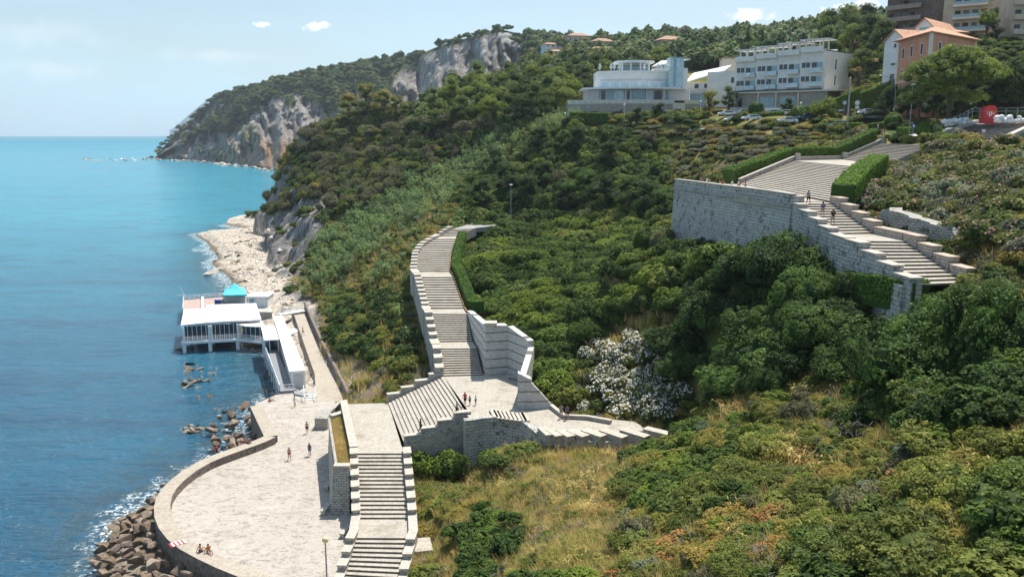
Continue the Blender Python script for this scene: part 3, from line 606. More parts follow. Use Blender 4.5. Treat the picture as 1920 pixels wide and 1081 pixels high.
wallrun(bw, [(p2+Vector((0, .05, 0)), 10.6, 17.6), (p3, 10.6, 16.6)], .9, 'banded_stone', 'back_wall', side=1)
bw2 = empty('retaining_wall', at(996, 766, z=LZ2), 'wedge ended banded white stone wall with a plant on top standing beside the walkway', 'wall', 'stone retaining walls')
q0, q1, q2 = at(971, 766, z=LZ2), at(996, 766, z=LZ2), at(1035, 765, z=LZ2)
wallrun(bw2, [(at(986, 716, z=LZ2)+Vector((.3, 0, 0)), 10.5, 15.8), (q0, 10.5, 14.6)], .8, 'banded_stone', 'side_wall', side=1)
wallrun(bw2, [(q0+Vector((0, -.02, 0)), 10.5, 15.4), (q1, 10.5, 14.6)], 1.2, 'banded_stone', 'end_wall', side=1)
wallrun(bw2, [(q1+Vector((.01, -.03, 0)), 10.5, 14.2), (lerp(q1, q2, .5)+Vector((0, -.03, 0)), 10.5, 12.8), (q2, 10.5, 11.3)], .7, 'banded_stone', 'wing_wall', side=1)
bn = empty('bench', at(965, 712, z=LZ2), 'white slab bench in the shade against the banded wall', 'bench', None, -.5)
w = MB(); w.box(-1.3, 1.3, -.25, .25, .38, .5); w.build('seat', M['marble'], bn)
for s in (-.9, .9): w = MB(); w.box(s-.12, s+.12, -.2, .2, 0, .379); w.build('leg', M['marble'], bn)
# ---- front wall of the walkway with toothed coping
fw = empty('retaining_wall', at(940, 790, z=LZ2), 'curved rubble wall with toothed white coping below the walkway, half sunk in tall grass', 'wall', 'stone retaining walls')
tips = [(878, 757), (884, 762), (891, 768), (897, 764), (904, 762), (910, 760), (918, 766), (925, 768), (932, 769), (940, 770), (948, 771), (956, 772), (964, 773), (972, 773), (977, 773)]
front = [(872, 788), (890, 786), (905, 783), (920, 782), (935, 783), (950, 785), (965, 787), (980, 790), (1006, 812), (1040, 820), (1085, 826), (1130, 828), (1180, 826), (1225, 822)]
fp = [at(u, v, z=LZ2+.2) for u, v in front]; base = [4.0]*8+[6, 8, 9, 9.5, 10, 10.5]
wallrun(fw, [(p, b-2, LZ2+.18) for p, b in zip(fp, base)], .9, 'terrace_stone', side=1)
FOOT.append([tuple(p[:2]) for p in fp]+[tuple(p[:2]) for p in reversed(Lp[1:6])])
# the ground against this wall: a gully at its left end, a grassy bank at its right end
def bank(poly, line, Hs, r0, r1):
    global NZ
    d0 = polydist(poly, NXX, NYY); best = np.full(NXX.shape, 1e9); H = np.zeros(NXX.shape)
    for i in range(len(line)-1):
        x0, y0 = line[i][:2]; x1, y1 = line[i+1][:2]; L = (x1-x0)**2+(y1-y0)**2; s = np.clip(((NXX-x0)*(x1-x0)+(NYY-y0)*(y1-y0))/L, 0, 1); d = np.hypot(NXX-x0-s*(x1-x0), NYY-y0-s*(y1-y0)); k = d < best; H = np.where(k, Hs[i]+(Hs[i+1]-Hs[i])*s, H); best = np.minimum(best, d)
    w_ = (1-sstep(r0, r1, best))*(d0 > 0); NZ = NZ*(1-w_)+H*w_
_fl = [tuple(p[:2]) for p in fp]; bank(_fl+[tuple(p[:2]) for p in reversed(Lp[1:6])], _fl, [4.3, 4.4, 4.6, 4.9, 5.4, 6.1, 7.0, 8.0, 9.2, 9.8, 10.2, 10.4, 10.5, 10.6], 3.0, 9.0)
def tooth(a, b, z, wd, h, parent):
    d = b-a; d.z = 0; L = d.length; d.normalize(); nr = Vector((-d.y, d.x, 0)); B = WB()
    for z0, z1, e in ((z-h, z-.13, 0), (z-.127, z, .05)):
        vs = [Vector((a.x, a.y, 0))+d*s+nr*q+Vector((0, 0, zz)) for zz in (z0, z1) for q in (0-e, wd+e) for s in (-e, L+e)]
        B = WB(); B.add(vs, [(0, 2, 3, 1), (4, 5, 7, 6), (0, 1, 5, 4), (2, 6, 7, 3), (0, 4, 6, 2), (1, 3, 7, 5)])
        if e == 0: bo = B.build('coping_block', M['rubble_stone'], parent)
        else:
            L0 = parent.location; B.v = [(p[0]-L0[0], p[1]-L0[1], p[2]-L0[2]) for p in B.v]; MB.build(B, 'cap', M['cap_stone'], bo)
for i, (u, v) in enumerate(tips[6:]): a = at(u, v, z=11.2); tooth(a, at(u+8, v+15, z=11.2), 11.2, .5, .5, fw)
big = [(1008, 800, 1024, 815), (1023, 804, 1042, 817), (1041, 805, 1064, 818), (1062, 806, 1092, 818), (1090, 806, 1126, 818), (1124, 806, 1166, 820), (1162, 805, 1208, 819), (1206, 803, 1250, 814)]
for i, (a, b, c, d) in enumerate(big): z = 11.6+i*.05; tooth(at(a, b, z=z), at(c, d, z=z), z, 1.0, 1.3, fw)
ed = empty('low_wall', at(1045, 770, z=LZ2), 'low pale kerb wall at the back of the walkway under the oleanders', 'wall'); wallrun(ed, [(at(1030, 760, z=LZ2+.3), 10.6, 11.25), (at(1056, 780, z=LZ2+.3), 10.6, 11.25), (at(1100, 782, z=LZ2+.3), 10.6, 11.25), (at(1145, 790, z=LZ2+.3), 10.6, 11.25)], .35, 'rubble_stone', cap='cap_stone')
# wall under the slanting flight
sw = empty('retaining_wall', at(800, 845, z=8), 'shaded stone wall under the slanting flight, half hidden by greenery', 'wall', 'stone retaining walls')
a, b = d0[1], d1[1]; off = Vector((.3, -1.05, 0)); wallrun(sw, [(a+off, 4, 8.1), (lerp(a, b, .5)+off, 5, 9.4), (b+off, 6, 10.8)], .6, 'rubble_stone')
# ---- wall and planter between stair and plaza
pr = empty('retaining_wall', at(640, 985, z=3), 'dark rubble stone block with a dry planted top between the straight stair and the plaza', 'wall', 'stone retaining walls')
n0, n1, n2, n3 = at(625, 873, z=8.2), at(617, 777, z=8.2), at(640, 770, z=8.2), at(655, 873, z=8.2)
tp = [n0, n1, n2, n3]; bt = [n0+Vector((-.4, -.9, 0)), n1+Vector((-.4, .2, 0)), n2, n3+Vector((0, -.9, 0))]
def taper(parent, bot, top, z0, z1, name, mat):
    w = WB(); n = len(bot); w.add([(p.x, p.y, z0) for p in bot]+[(p.x, p.y, z1) for p in top], [(i, (i+1) % n, n+(i+1) % n, n+i) for i in range(n)]+[tuple(range(n)), tuple(range(n, 2*n))]); return w.build(name, M[mat], parent)
taper(pr, bt, tp, 2.6, 7.5, 'wall', 'rubble_stone'); carve([Vector((p.x, p.y, 3)) for p in bt], 1)
wallrun(pr, [(n0+Vector((0, .8, 0)), 7.4, 8.05), (n1+Vector((0, -.8, 0)), 7.4, 8.05)], .3, 'rubble_stone', 'edge_wall', side=-1)
wallrun(pr, [(n0, 7.4, 8.1), (n3, 7.4, 8.1)], .75, 'rubble_stone', 'end_wall', cap='cap_stone', side=1); wallrun(pr, [(n1, 7.4, 8.1), (n2, 7.4, 8.1)], .75, 'rubble_stone', 'end_wall', cap='cap_stone', side=-1)
PLANTER = [n0+Vector((.4, 1, -.6)), n1+Vector((.4, -1, -.6)), n2+Vector((0, -1, -.6)), n3+Vector((0, 1, -.6))]
w = WB(); w.prism([tuple(p[:2]) for p in PLANTER], 7.45, 7.62); w.build('planting_bed', M['hillside'], pr)
# little steps behind the wall
s4 = empty('stone_staircase', at(605, 775, z=3), 'short narrow steps up beside the rubble block at the far end of the plaza', 'staircase', 'white stone staircases')
flight(s4, [(at(605, 790, z=3), at(607, 768, z=3)), (at(628, 765, z=5.2), at(640, 752, z=5.2))], [9]); w = WB(); a = at(612, 800, z=3); w.prism([(a.x-1.4, a.y-1), (a.x+.4, a.y-1), (a.x+.4, a.y+3), (a.x-1.4, a.y+3)], 2.6, 4.6); w.build('side_block', M['rubble_stone'], s4)
for (u, v), dr, lb in (((617, 912), 1.45, 'upper of the two white slab benches at the foot of the rubble block'), ((611, 958), 1.45, 'lower of the two white slab benches at the foot of the rubble block'), ((648, 1000), 1.35, 'white slab bench in the shade beside the straight stair')):
    b = empty('bench', at(u, v, z=3.03), lb, 'bench', 'white slab benches', dr)
    w = MB(); w.box(-1.1, 1.1, -.28, .28, .4, .54, m=0); w.build('seat', M['cap_stone'], b, bevel=.02)
    for s in (-.8, .8): w = MB(); w.box(s-.15, s+.15, -.22, .22, 0, .399); w.build('leg', M['cap_stone'], b)
# ---- plaza, sea wall
cl = [(480, 760), (494, 789), (508, 817)], [(508, 817), (488, 826), (466, 834), (440, 843), (412, 853), (384, 865), (356, 881), (334, 898), (318, 914), (308, 930), (304, 947), (305, 965), (313, 985), (329, 1005), (352, 1023), (384, 1040), (418, 1056), (460, 1073), (520, 1096), (600, 1128), (680, 1150)]
SWZ = 3.95
swl = empty('sea_wall', at(304, 947, z=3), 'curved pale concrete wall with a broad flat top rounding the plaza above the boulders', 'sea wall')
def strip_wall(parent, px, wd, z0, z1, name, mats):
    pts = [at(u, v, z=z1) for u, v in px]; w = WB(); n = len(pts); Ls, Rs = [], []
    for i, p in enumerate(pts):
        d = pts[min(i+1, n-1)]-pts[max(i-1, 0)]; d.z = 0; d.normalize(); q = Vector((-d.y, d.x, 0))*wd/2; Ls.append(p+q); Rs.append(p-q)
    for i in range(n-1):
        v = [(p.x, p.y, z) for z in (z0, z1) for p in (Ls[i], Rs[i], Rs[i+1], Ls[i+1])]
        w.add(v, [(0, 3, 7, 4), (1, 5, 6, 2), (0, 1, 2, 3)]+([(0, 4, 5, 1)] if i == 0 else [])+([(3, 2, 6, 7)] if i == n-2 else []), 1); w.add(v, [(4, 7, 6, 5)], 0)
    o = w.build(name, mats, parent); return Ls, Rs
l1_, r1_ = strip_wall(swl, cl[0], 1.7, -.5, SWZ+.01, 'spur', [M['seawall_top'], M['riser']]); l2_, r2_ = strip_wall(swl, cl[1], 1.65, -.5, SWZ, 'curved_wall', [M['seawall_top'], M['riser']])  # wall sides use the riser tone with its painted shade
pz = [at(u, v, z=3) for u, v in [(478, 757), (482, 765), (506, 818)]]+[Vector((p.x, p.y, 3)) for p in [at(u, v, z=SWZ) for u, v in cl[1][1:]]]+[Vector((-12, 62, 3)), Vector((-14, 90, 3)), Vector((-21.5, 104, 3)), Vector((-24, 118, 3)), Vector((-29, 131, 3)), Vector((-35, 137, 3)), Vector((-37.5, 130.5, 3))]
w = WB(); w.prism([tuple(p[:2]) for p in pz], .5, 3.0); w.build('plaza', M['worn_plaza'], kind='structure')
FOOT.append([tuple(p[:2]) for p in pz]); FOOT.append([tuple(A[0][:2]), tuple(A[1][:2]), tuple(Bq[1][:2]), tuple(Bq[0][:2])])
for pf in ([p for p in pz],): carve([Vector((p.x, p.y, 3)) for p in pf], .7, 0, 3, False)
_ol = [at(u, v, z=SWZ) for u, v in cl[1][1:19]]; bank([tuple(p[:2]) for p in pz], [tuple(p[:2]) for p in _ol], list(np.interp(range(len(_ol)), [0, 3, 8, 12, 17], [-.2, -.2, .25, .35, .35])), 4.5, 9)
# shore path up to the beach building
sp_ = [(600, 752), (650, 752), (640, 735), (620, 700), (598, 655), (580, 612), (566, 575), (548, 580), (562, 620), (574, 655), (590, 700), (592, 735)]
spv = [at(u, v, z=3.0) for u, v in sp_]; w = WB(); w.prism([tuple(p[:2]) for p in spv], 1.2, 3.004); w.build('shore_path', M['seawall_top'], kind='structure')
carve(spv, .35, .2, 3)
kw = empty('retaining_wall', at(610, 690, z=3), 'long low concrete wall between the shore path and the foot of the cliff', 'wall', 'stone retaining walls')
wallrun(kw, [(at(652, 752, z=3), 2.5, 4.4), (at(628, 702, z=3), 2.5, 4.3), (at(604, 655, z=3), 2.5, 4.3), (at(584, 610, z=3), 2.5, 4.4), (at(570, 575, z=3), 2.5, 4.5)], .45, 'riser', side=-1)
# ================================================================= TERRACE AND RIGHT-HAND STAIRS
TZ = 36.2
tw = empty('retaining_wall', at(1370, 478, t=111), 'tall weed spotted bastion wall in blue shade holding up the viewing terrace', 'wall', 'stone retaining walls')
tpx = [(1265, 335), (1300, 339), (1350, 345.5), (1400, 351), (1445, 357), (1485, 363)]; tpt = [at(u, v, z=TZ+1) for u, v in tpx]
out = Vector((-.9, -.35, 0))
tb = [p+out*.6 for p in tpt]
w = WB(); n = len(tpt)
for i in range(n-1):
    a, b, c, d = tpt[i], tpt[i+1], tb[i], tb[i+1]; w.add([(c.x, c.y, 26), (d.x, d.y, 26), (b.x, b.y, TZ-.2), (a.x, a.y, TZ-.2)], [(0, 1, 2, 3)])
rb = [p+Vector((3, 1, 0)) for p in tpt]
for i in range(n-1): w.add([(tpt[i].x, tpt[i].y, TZ-.2), (tpt[i+1].x, tpt[i+1].y, TZ-.2), (rb[i+1].x, rb[i+1].y, TZ-.2), (rb[i].x, rb[i].y, TZ-.2)], [(0, 1, 2, 3)])
for i, j in ((0, 1), (n-1, 0)): w.add([(tb[i].x, tb[i].y, 26), (tpt[i].x, tpt[i].y, TZ-.2), (rb[i].x, rb[i].y, TZ-.2), (rb[i].x, rb[i].y, 26)], [(0, 1, 2, 3)])
w.build('wall', M['terrace_stone'], tw)
wallrun(tw, [(p+out*.3, TZ-.45, TZ-.197) for p in tpt], .5, 'terrace_stone', 'cornice', side=1)
wallrun(tw, [(p, TZ-.2, TZ+.86) for p in tpt], .5, 'terrace_stone', 'parapet', cap='cap_stone', side=1, capo=.1)
bank([tuple(p[:2]) for p in tpt]+[(e_.x+4, e_.y+3) for e_ in reversed(tpt)], [tuple(p[:2]) for p in tpt], [27.7, 27.4, 27.2, 27.6, 29, 31], 0, 13)
e1 = tpt[-1]; wallrun(tw, [(e1+Vector((0, -.05, 0)), 26, TZ+.6), (e1+Vector((1.4, -.1, 0)), 26, TZ+.6)], 1.2, 'terrace_stone', 'corner_pier', cap='cap_stone', side=1)
tfl = [(at(1388, 345, z=TZ), at(1560, 379, z=TZ)), (at(1491, 301, z=39.2), at(1612, 312, z=39.2))]
ST5 = empty('stone_staircase', tfl[0][0], 'very broad fan of pale steps between clipped hedges above the viewing terrace', 'staircase', 'white stone staircases')
tfl2 = [tfl[0][::1], tfl[1]]
flight(ST5, [(tfl[0][0], tfl[0][1]), (tfl[1][0], tfl[1][1])], [21], 1.2)
terr = [tpt[0]+Vector((.3, 0, 0)), tpt[-1]+Vector((.3, 0, 0)), at(1489, 377, z=TZ), at(1556, 377, z=TZ), tfl[0][1], tfl[0][0], tfl[0][0]+Vector((-4, 3, 0))]
w = WB(); w.prism([tuple(p[:2]) for p in terr], TZ-1, TZ-.004); w.build('terrace_floor', M['marble'], ST5); carve([Vector((p.x, p.y, TZ)) for p in terr], 1.0, .5)
fl_b = (at(1580, 299, z=39.2), at(1640, 306, z=39.2)); fl_t = (at(1653, 269, z=42), at(1748, 273, z=42))
w = WB(); lpts = [tfl[1][0], tfl[1][1], fl_b[1], fl_b[0]]; w.prism([tuple(p[:2]) for p in lpts], 38.2, 39.2); w.build('landing', M['marble'], ST5); carve(lpts, .5)
fl_b = (fl_b[0], fl_b[0]+(fl_t[1]-fl_t[0])*1.0); fl_b[1].z = 39.2
flight(ST5, [fl_b, fl_t], [14], 1)
pst = lambda p, h=1.0, m='cap_stone': None
lw = empty('low_wall', tfl[0][0], 'low pale wall with square posts along the left edge of the broad upper steps', 'wall')
wallrun(lw, [(tfl[0][0], TZ-.6, TZ+.7), (tfl[1][0], 38.6, 39.9)], .35, 'rubble_stone', 'wall', cap='cap_stone', side=1)
wallrun(lw, [(tfl[1][0]+Vector((.5, 0, 0)), 38.7, 39.75), (fl_b[0], 38.7, 39.75)], .35, 'rubble_stone', 'wall', cap='cap_stone', side=1)
wallrun(lw, [(fl_b[0]+Vector((.5, .3, 0)), 38.7, 39.9), (fl_t[0], 41.5, 42.7)], .35, 'rubble_stone', 'wall', cap='cap_stone', side=1)
for p, z in ((tfl[1][0], 39.2), (fl_b[0], 39.2), (fl_t[0], 42)):
    w = WB(); w.box(p.x-.1, p.x+.75, p.y-.4, p.y+.5, z-.5, z+1.25); w.build('post', M['cap_stone'], lw)
# descending stair on the right
c0 = Vector((32.7, 97.6, 36.1)), Vector((36.3, 97.6, 36.1)); c1 = Vector((32.5, 84.6, 34)), Vector((36.2, 85.2, 34)); c2 = Vector((32.5, 80.4, 34)), Vector((36.8, 80.0, 34)); c3 = Vector((33.4, 68.4, 31.7)), Vector((37.4, 69.2, 31.7))
ST6 = empty('stone_staircase', (c1[0]+c1[1])/2, 'narrow flight of pale steps dropping from the terrace to the right behind the big bush', 'staircase', 'white stone staircases')
flight(ST6, [c1, c0], [12]); landing(ST6, [c1[0], c1[1], c2[1], c2[0]]); flight(ST6, [c3, c2], [13])
w = WB(); w.prism([(32.4, 97.6), (36.6, 97.6), (37.2, 101.5), (33, 101.5)], 35, 36.1); w.build('landing', M['marble'], ST6)
blocks(ST6, c0[0], c1[0], 4, -1, 1.0, .12, 6, mat='terrace_stone'); blocks(ST6, c1[0], c2[0], 1, -1, 1.0, .2, 6, mat='terrace_stone'); blocks(ST6, c2[0], c3[0], 4, -1, 1.0, .12, 6, mat='terrace_stone')
blocks(ST6, c0[1], c1[1], 4, 1, .9, .75, 3, 'warm_cap', 'warm_stone', .12); blocks(ST6, c1[1], c2[1], 1, 1, .9, .75, 3, 'warm_cap', 'warm_stone', .1); blocks(ST6, c2[1], c3[1], 4, 1, .9, .75, 3, 'warm_cap', 'warm_stone', .12)
rw = empty('rock_wall', Vector((39, 84, 34)), 'broken grey rubble bank of rocks above the right hand stair', 'rock wall')
wp = []
for k in range(13):
    f = k/12; wp.append((Vector((38.6+f*2.2+.4*math.sin(k*2.1), 89.5-f*13, 0)), 33, 36.1-f*1.2+.5*vnoise(k*.9, 3, 5)-1.2*(k > 11)-.8*(k < 1)))
wallrun(rw, wp, 1.3, 'rubble_stone', 'wall', side=1)
w = WB(); w.box(32.0, 32.9, 69, 84, 25, 31.6); w.build('stair_base', M['terrace_stone'], ST6)
# ================================================================= BUILDINGS
class Face:
    """a facade from plan point a (left) to b (right) standing at height z0; s along, d outward to the viewer, z up"""
    def __init__(s, a, b, z0):
        s.a = Vector((a[0], a[1], 0)); d = Vector((b[0]-a[0], b[1]-a[1], 0)); s.L = d.length; s.d = d.normalized(); s.n = Vector((s.d.y, -s.d.x, 0)); s.z0 = z0
    def p(s, x, d, z): return s.a+s.d*x+s.n*d+Vector((0, 0, s.z0+z))
    def box(s, w, x0, x1, d0, d1, z0, z1, m=0):
        vs = [s.p(x, d, z) for z in (z0, z1) for d in (d0, d1) for x in (x0, x1)]
        w.add(vs, [(0, 2, 3, 1), (4, 5, 7, 6), (0, 1, 5, 4), (2, 6, 7, 3), (0, 4, 6, 2), (1, 3, 7, 5)], m); return w
def part(name, mat, parent, face, boxes, **k):
    w = WB()
    for b in boxes: face.box(w, *b)
    return w.build(name, M[mat], parent, **k)
def window(parent, f, x, z, ww, hh, d=0.0, glass='dark_glass', trim='cream_trim', fr=.2, shutter=False):
    o = part('window', trim, parent, f, [(x-ww/2-fr, x-ww/2, d, d+.09, z-fr, z+hh+fr), (x+ww/2, x+ww/2+fr, d, d+.09, z-fr, z+hh+fr), (x-ww/2, x+ww/2, d, d+.09, z+hh, z+hh+fr), (x-ww/2, x+ww/2, d, d+.12, z-fr, z)])
    w = WB(); f.box(w, x-ww/2, x+ww/2, d-.02, d+.03, z, z+hh); L = parent.location; w.v = [(p[0]-L[0], p[1]-L[1], p[2]-L[2]) for p in w.v]; MB.build(w, 'pane', M['shutter_brown' if shutter else glass], o)
    return o
def hiproof(parent, c4, z, h, over, mat='orange_tiles', name='roof', ridge=.0):
    c = sum((Vector(p) for p in c4), Vector((0, 0, 0)))/4; P = [Vector(p)+(Vector(p)-c).normalized()*over for p in c4]
    m01 = (P[0]+P[3])/2; m12 = (P[1]+P[2])/2; long_ = (P[1]-P[0]).length > (P[2]-P[1]).length
    e0, e1 = ((P[0]+P[3])/2, (P[1]+P[2])/2) if long_ else ((P[0]+P[1])/2, (P[2]+P[3])/2)
    k = ridge if ridge else .32; r0, r1 = lerp(e0, e1, k), lerp(e0, e1, 1-k); w = WB(); q = lambda p, zz: (p.x, p.y, zz)
    v = [q(p, z) for p in P]+[q(p, z+.22) for p in P]+[q(r0, z+h), q(r1, z+h)]
    fs = [(0, 1, 2, 3), (0, 1, 5, 4), (1, 2, 6, 5), (2, 3, 7, 6), (3, 0, 4, 7)]
    fs += [(4, 5, 9, 8), (5, 6, 9), (6, 7, 8, 9), (7, 4, 8)] if long_ else [(4, 5, 8), (5, 6, 9, 8), (6, 7, 9), (7, 4, 8, 9)]
    w.add(v, fs); return w.build(name, M[mat], parent)
def P2(u, t, z=57): return Vector(((u-960)/1600*t, (t+(z-CH)*SP)/CP, 0))
# --- white terraced hotel
HB = empty('hotel', ground(1480, 236), 'long white terraced hotel with stepped balconies and white roof pergolas', 'hotel', None)
a, b = P2(1378, 246), P2(1548, 229); hz = 49.5; f = Face(a, b, hz); L = f.L; bw_ = L/4; YB = 15.6
for k in range(4):
    d = .55*k; x0, x1 = bw_*k, bw_*(k+1); top = YB-.7+.45*k; base = 6.1
    part('wall', 'white_plaster', HB, f, [(x0, x1-.004, d-9, d, base, top)])
    for lev in range(2):
        z = base+.5+lev*3.6+.13*k
        xw = x0+bw_*.24
        window(HB, f, xw, z+1.0, 2.3, 1.35, d, 'dark_glass', 'white_paint', .08)
        part('window', 'white_paint', HB, f, [(xw-.06, xw+.06, d+.03, d+.1, z+1, z+2.35)])
        bx0, bx1 = x0+bw_*.45, x1-.25
        part('balcony_door', 'dark_glass', HB, f, [(bx0+.2, bx0+1.6, d, d+.04, z, z+2.3)]); part('balcony_door', 'sky_glass', HB, f, [(bx0+1.7, bx1-.2, d, d+.05, z, z+2.3)])
        bl = part('balcony', 'white_plaster', HB, f, [(bx0, bx1, d, d+1.3, z-.35, z-.05)]); w = WB(); f.box(w, bx0, bx1, d+1.22, d+1.28, z-.05, z+.85); f.box(w, bx1-.06, bx1, d, d+1.22, z-.05, z+.85); Lc = HB.location; w.v = [tuple(Vector(p)-Lc) for p in w.v]; MB.build(w, 'railing', M['pale_glass'], bl)
    z = top; bl = part('roof_parapet', 'white_plaster', HB, f, [(x0+.3, x1-.3, d+.9, d+1.1, z-.5, z+.7), (x0+.3, x1-.3, d+.004, d+1.1, z-.7, z-.5)]); part('rear_parapet', 'white_plaster', HB, f, [(x0, x1, d-9, d-8.6, z, z+.5)])
    pc = part('pergola', 'white_roof', HB, f, [(x0-.2, x1+1.0, d-5.4, d+.9, z+2.45+.02*k, z+2.65+.02*k)]+[(xx, xx+.32, dd, dd+.32, z, z+2.45) for xx in (x0+1.0, x0+bw_*.5, x1-.9) for dd in (d-.4, d-4.2)])
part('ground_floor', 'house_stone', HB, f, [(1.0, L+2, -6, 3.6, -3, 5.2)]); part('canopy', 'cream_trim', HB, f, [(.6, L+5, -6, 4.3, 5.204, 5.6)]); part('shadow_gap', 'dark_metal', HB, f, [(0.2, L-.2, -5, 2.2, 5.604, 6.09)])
for x in (3.0, 9.5, 15.5): part('shop_window', 'sky_glass' if x > 5 else 'dark_glass', HB, f, [(x, x+(4.2 if x > 5 else 1.2), 3.6, 3.66, .2, 4.0)])
for x in (2.2, 9.0, 14.2, 20.5): part('column', 'cream_trim', HB, f, [(x, x+.35, 3.62, 4.1, -.5, 5.2)])
fe = Face(f.p(L, 1.6, 0), P2(1594, 238), hz); part('end_wall', 'white_plaster', HB, fe, [(.004, fe.L, -9, .2, 1, 15.8)])
for z in (8.0, 12.2): window(HB, fe, fe.L*.38, z-1, .8, 2.6, .2, 'dark_glass', 'white_paint', .1)
part('roof_edge', 'dark_metal', HB, fe, [(0, fe.L, -9, .25, 15.804, 16.0)])
# left wing with sloping skylight roof
fw_ = Face(P2(1284, 258), P2(1378, 250), 50); part('wing_wall', 'white_plaster', HB, fw_, [(fw_.L*.45, fw_.L+.6, -8, 0, -2, 11.6), (0, fw_.L*.45, -8, -.8, -2, 8.6)])
w = WB(); w.add([fw_.p(-.5, -1.5, 9.0), fw_.p(fw_.L*.75, -1, 12.0), fw_.p(fw_.L*.75, -8, 14.0), fw_.p(-.5, -8, 12.0), fw_.p(-.5, -1.5, 8.7), fw_.p(fw_.L*.75, -1, 11.7), fw_.p(fw_.L*.75, -8, 13.7), fw_.p(-.5, -8, 11.7)], [(0, 1, 2, 3), (7, 6, 5, 4), (0, 4, 5, 1), (1, 5, 6, 2), (2, 6, 7, 3), (3, 7, 4, 0)]); w.build('sloping_roof', M['white_roof'], HB)
part('terrace_rail', 'grey_plaster', HB, fw_, [(.3, fw_.L*.5, -.79, -.2, 5.4, 6.6)]); part('glazing', 'sky_glass', HB, fw_, [(1, fw_.L*.42, -.79, -.5, .5, 5.2)])
for x in (3, 6, 9): part('window', 'dark_glass', HB, fw_, [(x, x+1.2, -.2, -.1, 7.0, 8.2)])
for z in (3.0, 8.2): window(HB, fw_, fw_.L*.95, z, .9, 1.6, 0, 'dark_glass', 'white_paint', .08)
# white rear block with tiled edge
rbk = empty('house', ground(1385, 275), 'low cream block with a tiled edge behind the left end of the hotel', 'house'); fr_ = Face(P2(1352, 268), P2(1450, 266), 58); part('wall', 'cream_trim', rbk, fr_, [(0, fr_.L, -8, 0, -4, 8.6)]); part('roof', 'old_tiles', rbk, fr_, [(-.3, fr_.L+.3, -8.3, .3, 8.604, 8.95)])
# --- round restaurant
RB = empty('restaurant_building', ground(1188, 246), 'round white restaurant with tiered drum storeys and a thin disc roof on a stone base', 'restaurant'); rz = 47.6
def arcp(u0, u1, t, bulge, x): a, b = P2(u0, t), P2(u1, t); p = lerp(a, b, x); p.y -= bulge*(1-(2*x-1)**2); return p
def arc(u0, u1, t, bulge, n=28, back=14):
    out = [tuple(arcp(u0, u1, t, bulge, k/n)[:2]) for k in range(n+1)]; a, b = out[0], out[-1]
    return out+[(b[0], b[1]+back), (a[0], a[1]+back)]
def band(u0, u1, t, bulge, n=28, wd=.5):
    o = [arcp(u0, u1, t, bulge, k/n) for k in range(n+1)]; return [tuple(p[:2]) for p in o]+[(p.x, p.y+wd) for p in reversed(o)]
def pr_(name, mat, poly, z0, z1): w = WB(); w.prism(poly, z0, z1); return w.build(name, M[mat], RB)
def abox(name, mat, A_, ua, ub, z0, z1, out_=.08, inn=.3):
    u0, u1, t, bu = A_; x0, x1 = (ua-u0)/(u1-u0), (ub-u0)/(u1-u0); f = Face(arcp(u0, u1, t, bu, x0), arcp(u0, u1, t, bu, x1), rz); return part(name, mat, RB, f, [(0, f.L, -inn, out_, z0, z1)])
AB, AM, AD = (1066, 1311, 246, 4), (1100, 1292, 249, 3.2), (1121, 1259, 250, 3.0)
pr_('stone_base', 'house_stone', arc(*AB), rz-2, rz+4.4); pr_('terrace_parapet', 'cream_trim', band(1065, 1312, 246.1, 4.2), rz+4.404, rz+5.5)
pr_('middle_storey', 'grey_plaster', arc(*AM), rz+4.4, rz+8.6); pr_('disc_roof', 'white_roof', arc(1093, 1286, 247.2, 4.8), rz+8.604, rz+9.1)
pr_('drum', 'white_plaster', arc(*AD), rz+9.1, rz+13.6); pr_('drum_band', 'grey_plaster', band(1121.5, 1258.5, 249.97, 3.06, wd=.4), rz+11.0, rz+11.6); pr_('drum_rim', 'white_roof', arc(1120, 1260, 249.9, 3.2), rz+13.604, rz+13.9)
pr_('top_disc', 'white_roof', arc(1153, 1226, 251, 3, back=7), rz+16.4, rz+16.9)
for u in (1166, 1182, 1200, 1216): w = WB(); c = P2(u, 249.5); w.tube([(c.x, c.y, rz+13.9), (c.x, c.y, rz+16.4)], .22, 8); w.build('post', M['white_paint'], RB)
w = WB(); c = P2(1190, 254); w.prism([(c.x-5, c.y), (c.x+4, c.y), (c.x+4, c.y+4), (c.x-5, c.y+4)], rz+13.9, rz+15.8); w.build('rooftop_room', M['sky_glass'], RB)
for ua, ub, m in [(1127, 1134, 'dark_glass'), (1138, 1148, 'sky_glass'), (1150, 1168, 'pale_glass'), (1173, 1178, 'dark_glass'), (1182, 1206, 'sky_glass'), (1210, 1220, 'pale_glass'), (1224, 1238, 'dark_glass'), (1242, 1252, 'sky_glass')]: abox('glazing', m, AM, ua, ub, 5.2, 8.2)
for u in (1120, 1170, 1179, 1208, 1240, 1289): abox('column', 'white_paint', AM, u, u+2, 4.6, 8.6, .9, -.5)
for ua, ub, z0, z1 in [(1090, 1098, .6, 2.3), (1109, 1120, .6, 2.3), (1147, 1158, .4, 2.3), (1161, 1165, .6, 2.9), (1211, 1218, 1, 2.3), (1255, 1258, .6, 2.6), (1285, 1293, .8, 1.9)]: abox('window', 'dark_glass', AB, ua, ub, z0, z1)
abox('portal', 'cream_trim', AB, 1259, 1283, -.5, 4.9, .35); abox('entrance', 'dark_metal', AB, 1262, 1275, -.4, 2.9, .42); abox('balustrade', 'dark_glass', AB, 1262, 1281, 4.7, 5.3, .42)
for k in range(17): abox('parapet_panel', 'grey_plaster', (1065, 1312, 246.1, 4.2), 1072+k*11, 1079+k*11, 4.6, 5.3, .05)
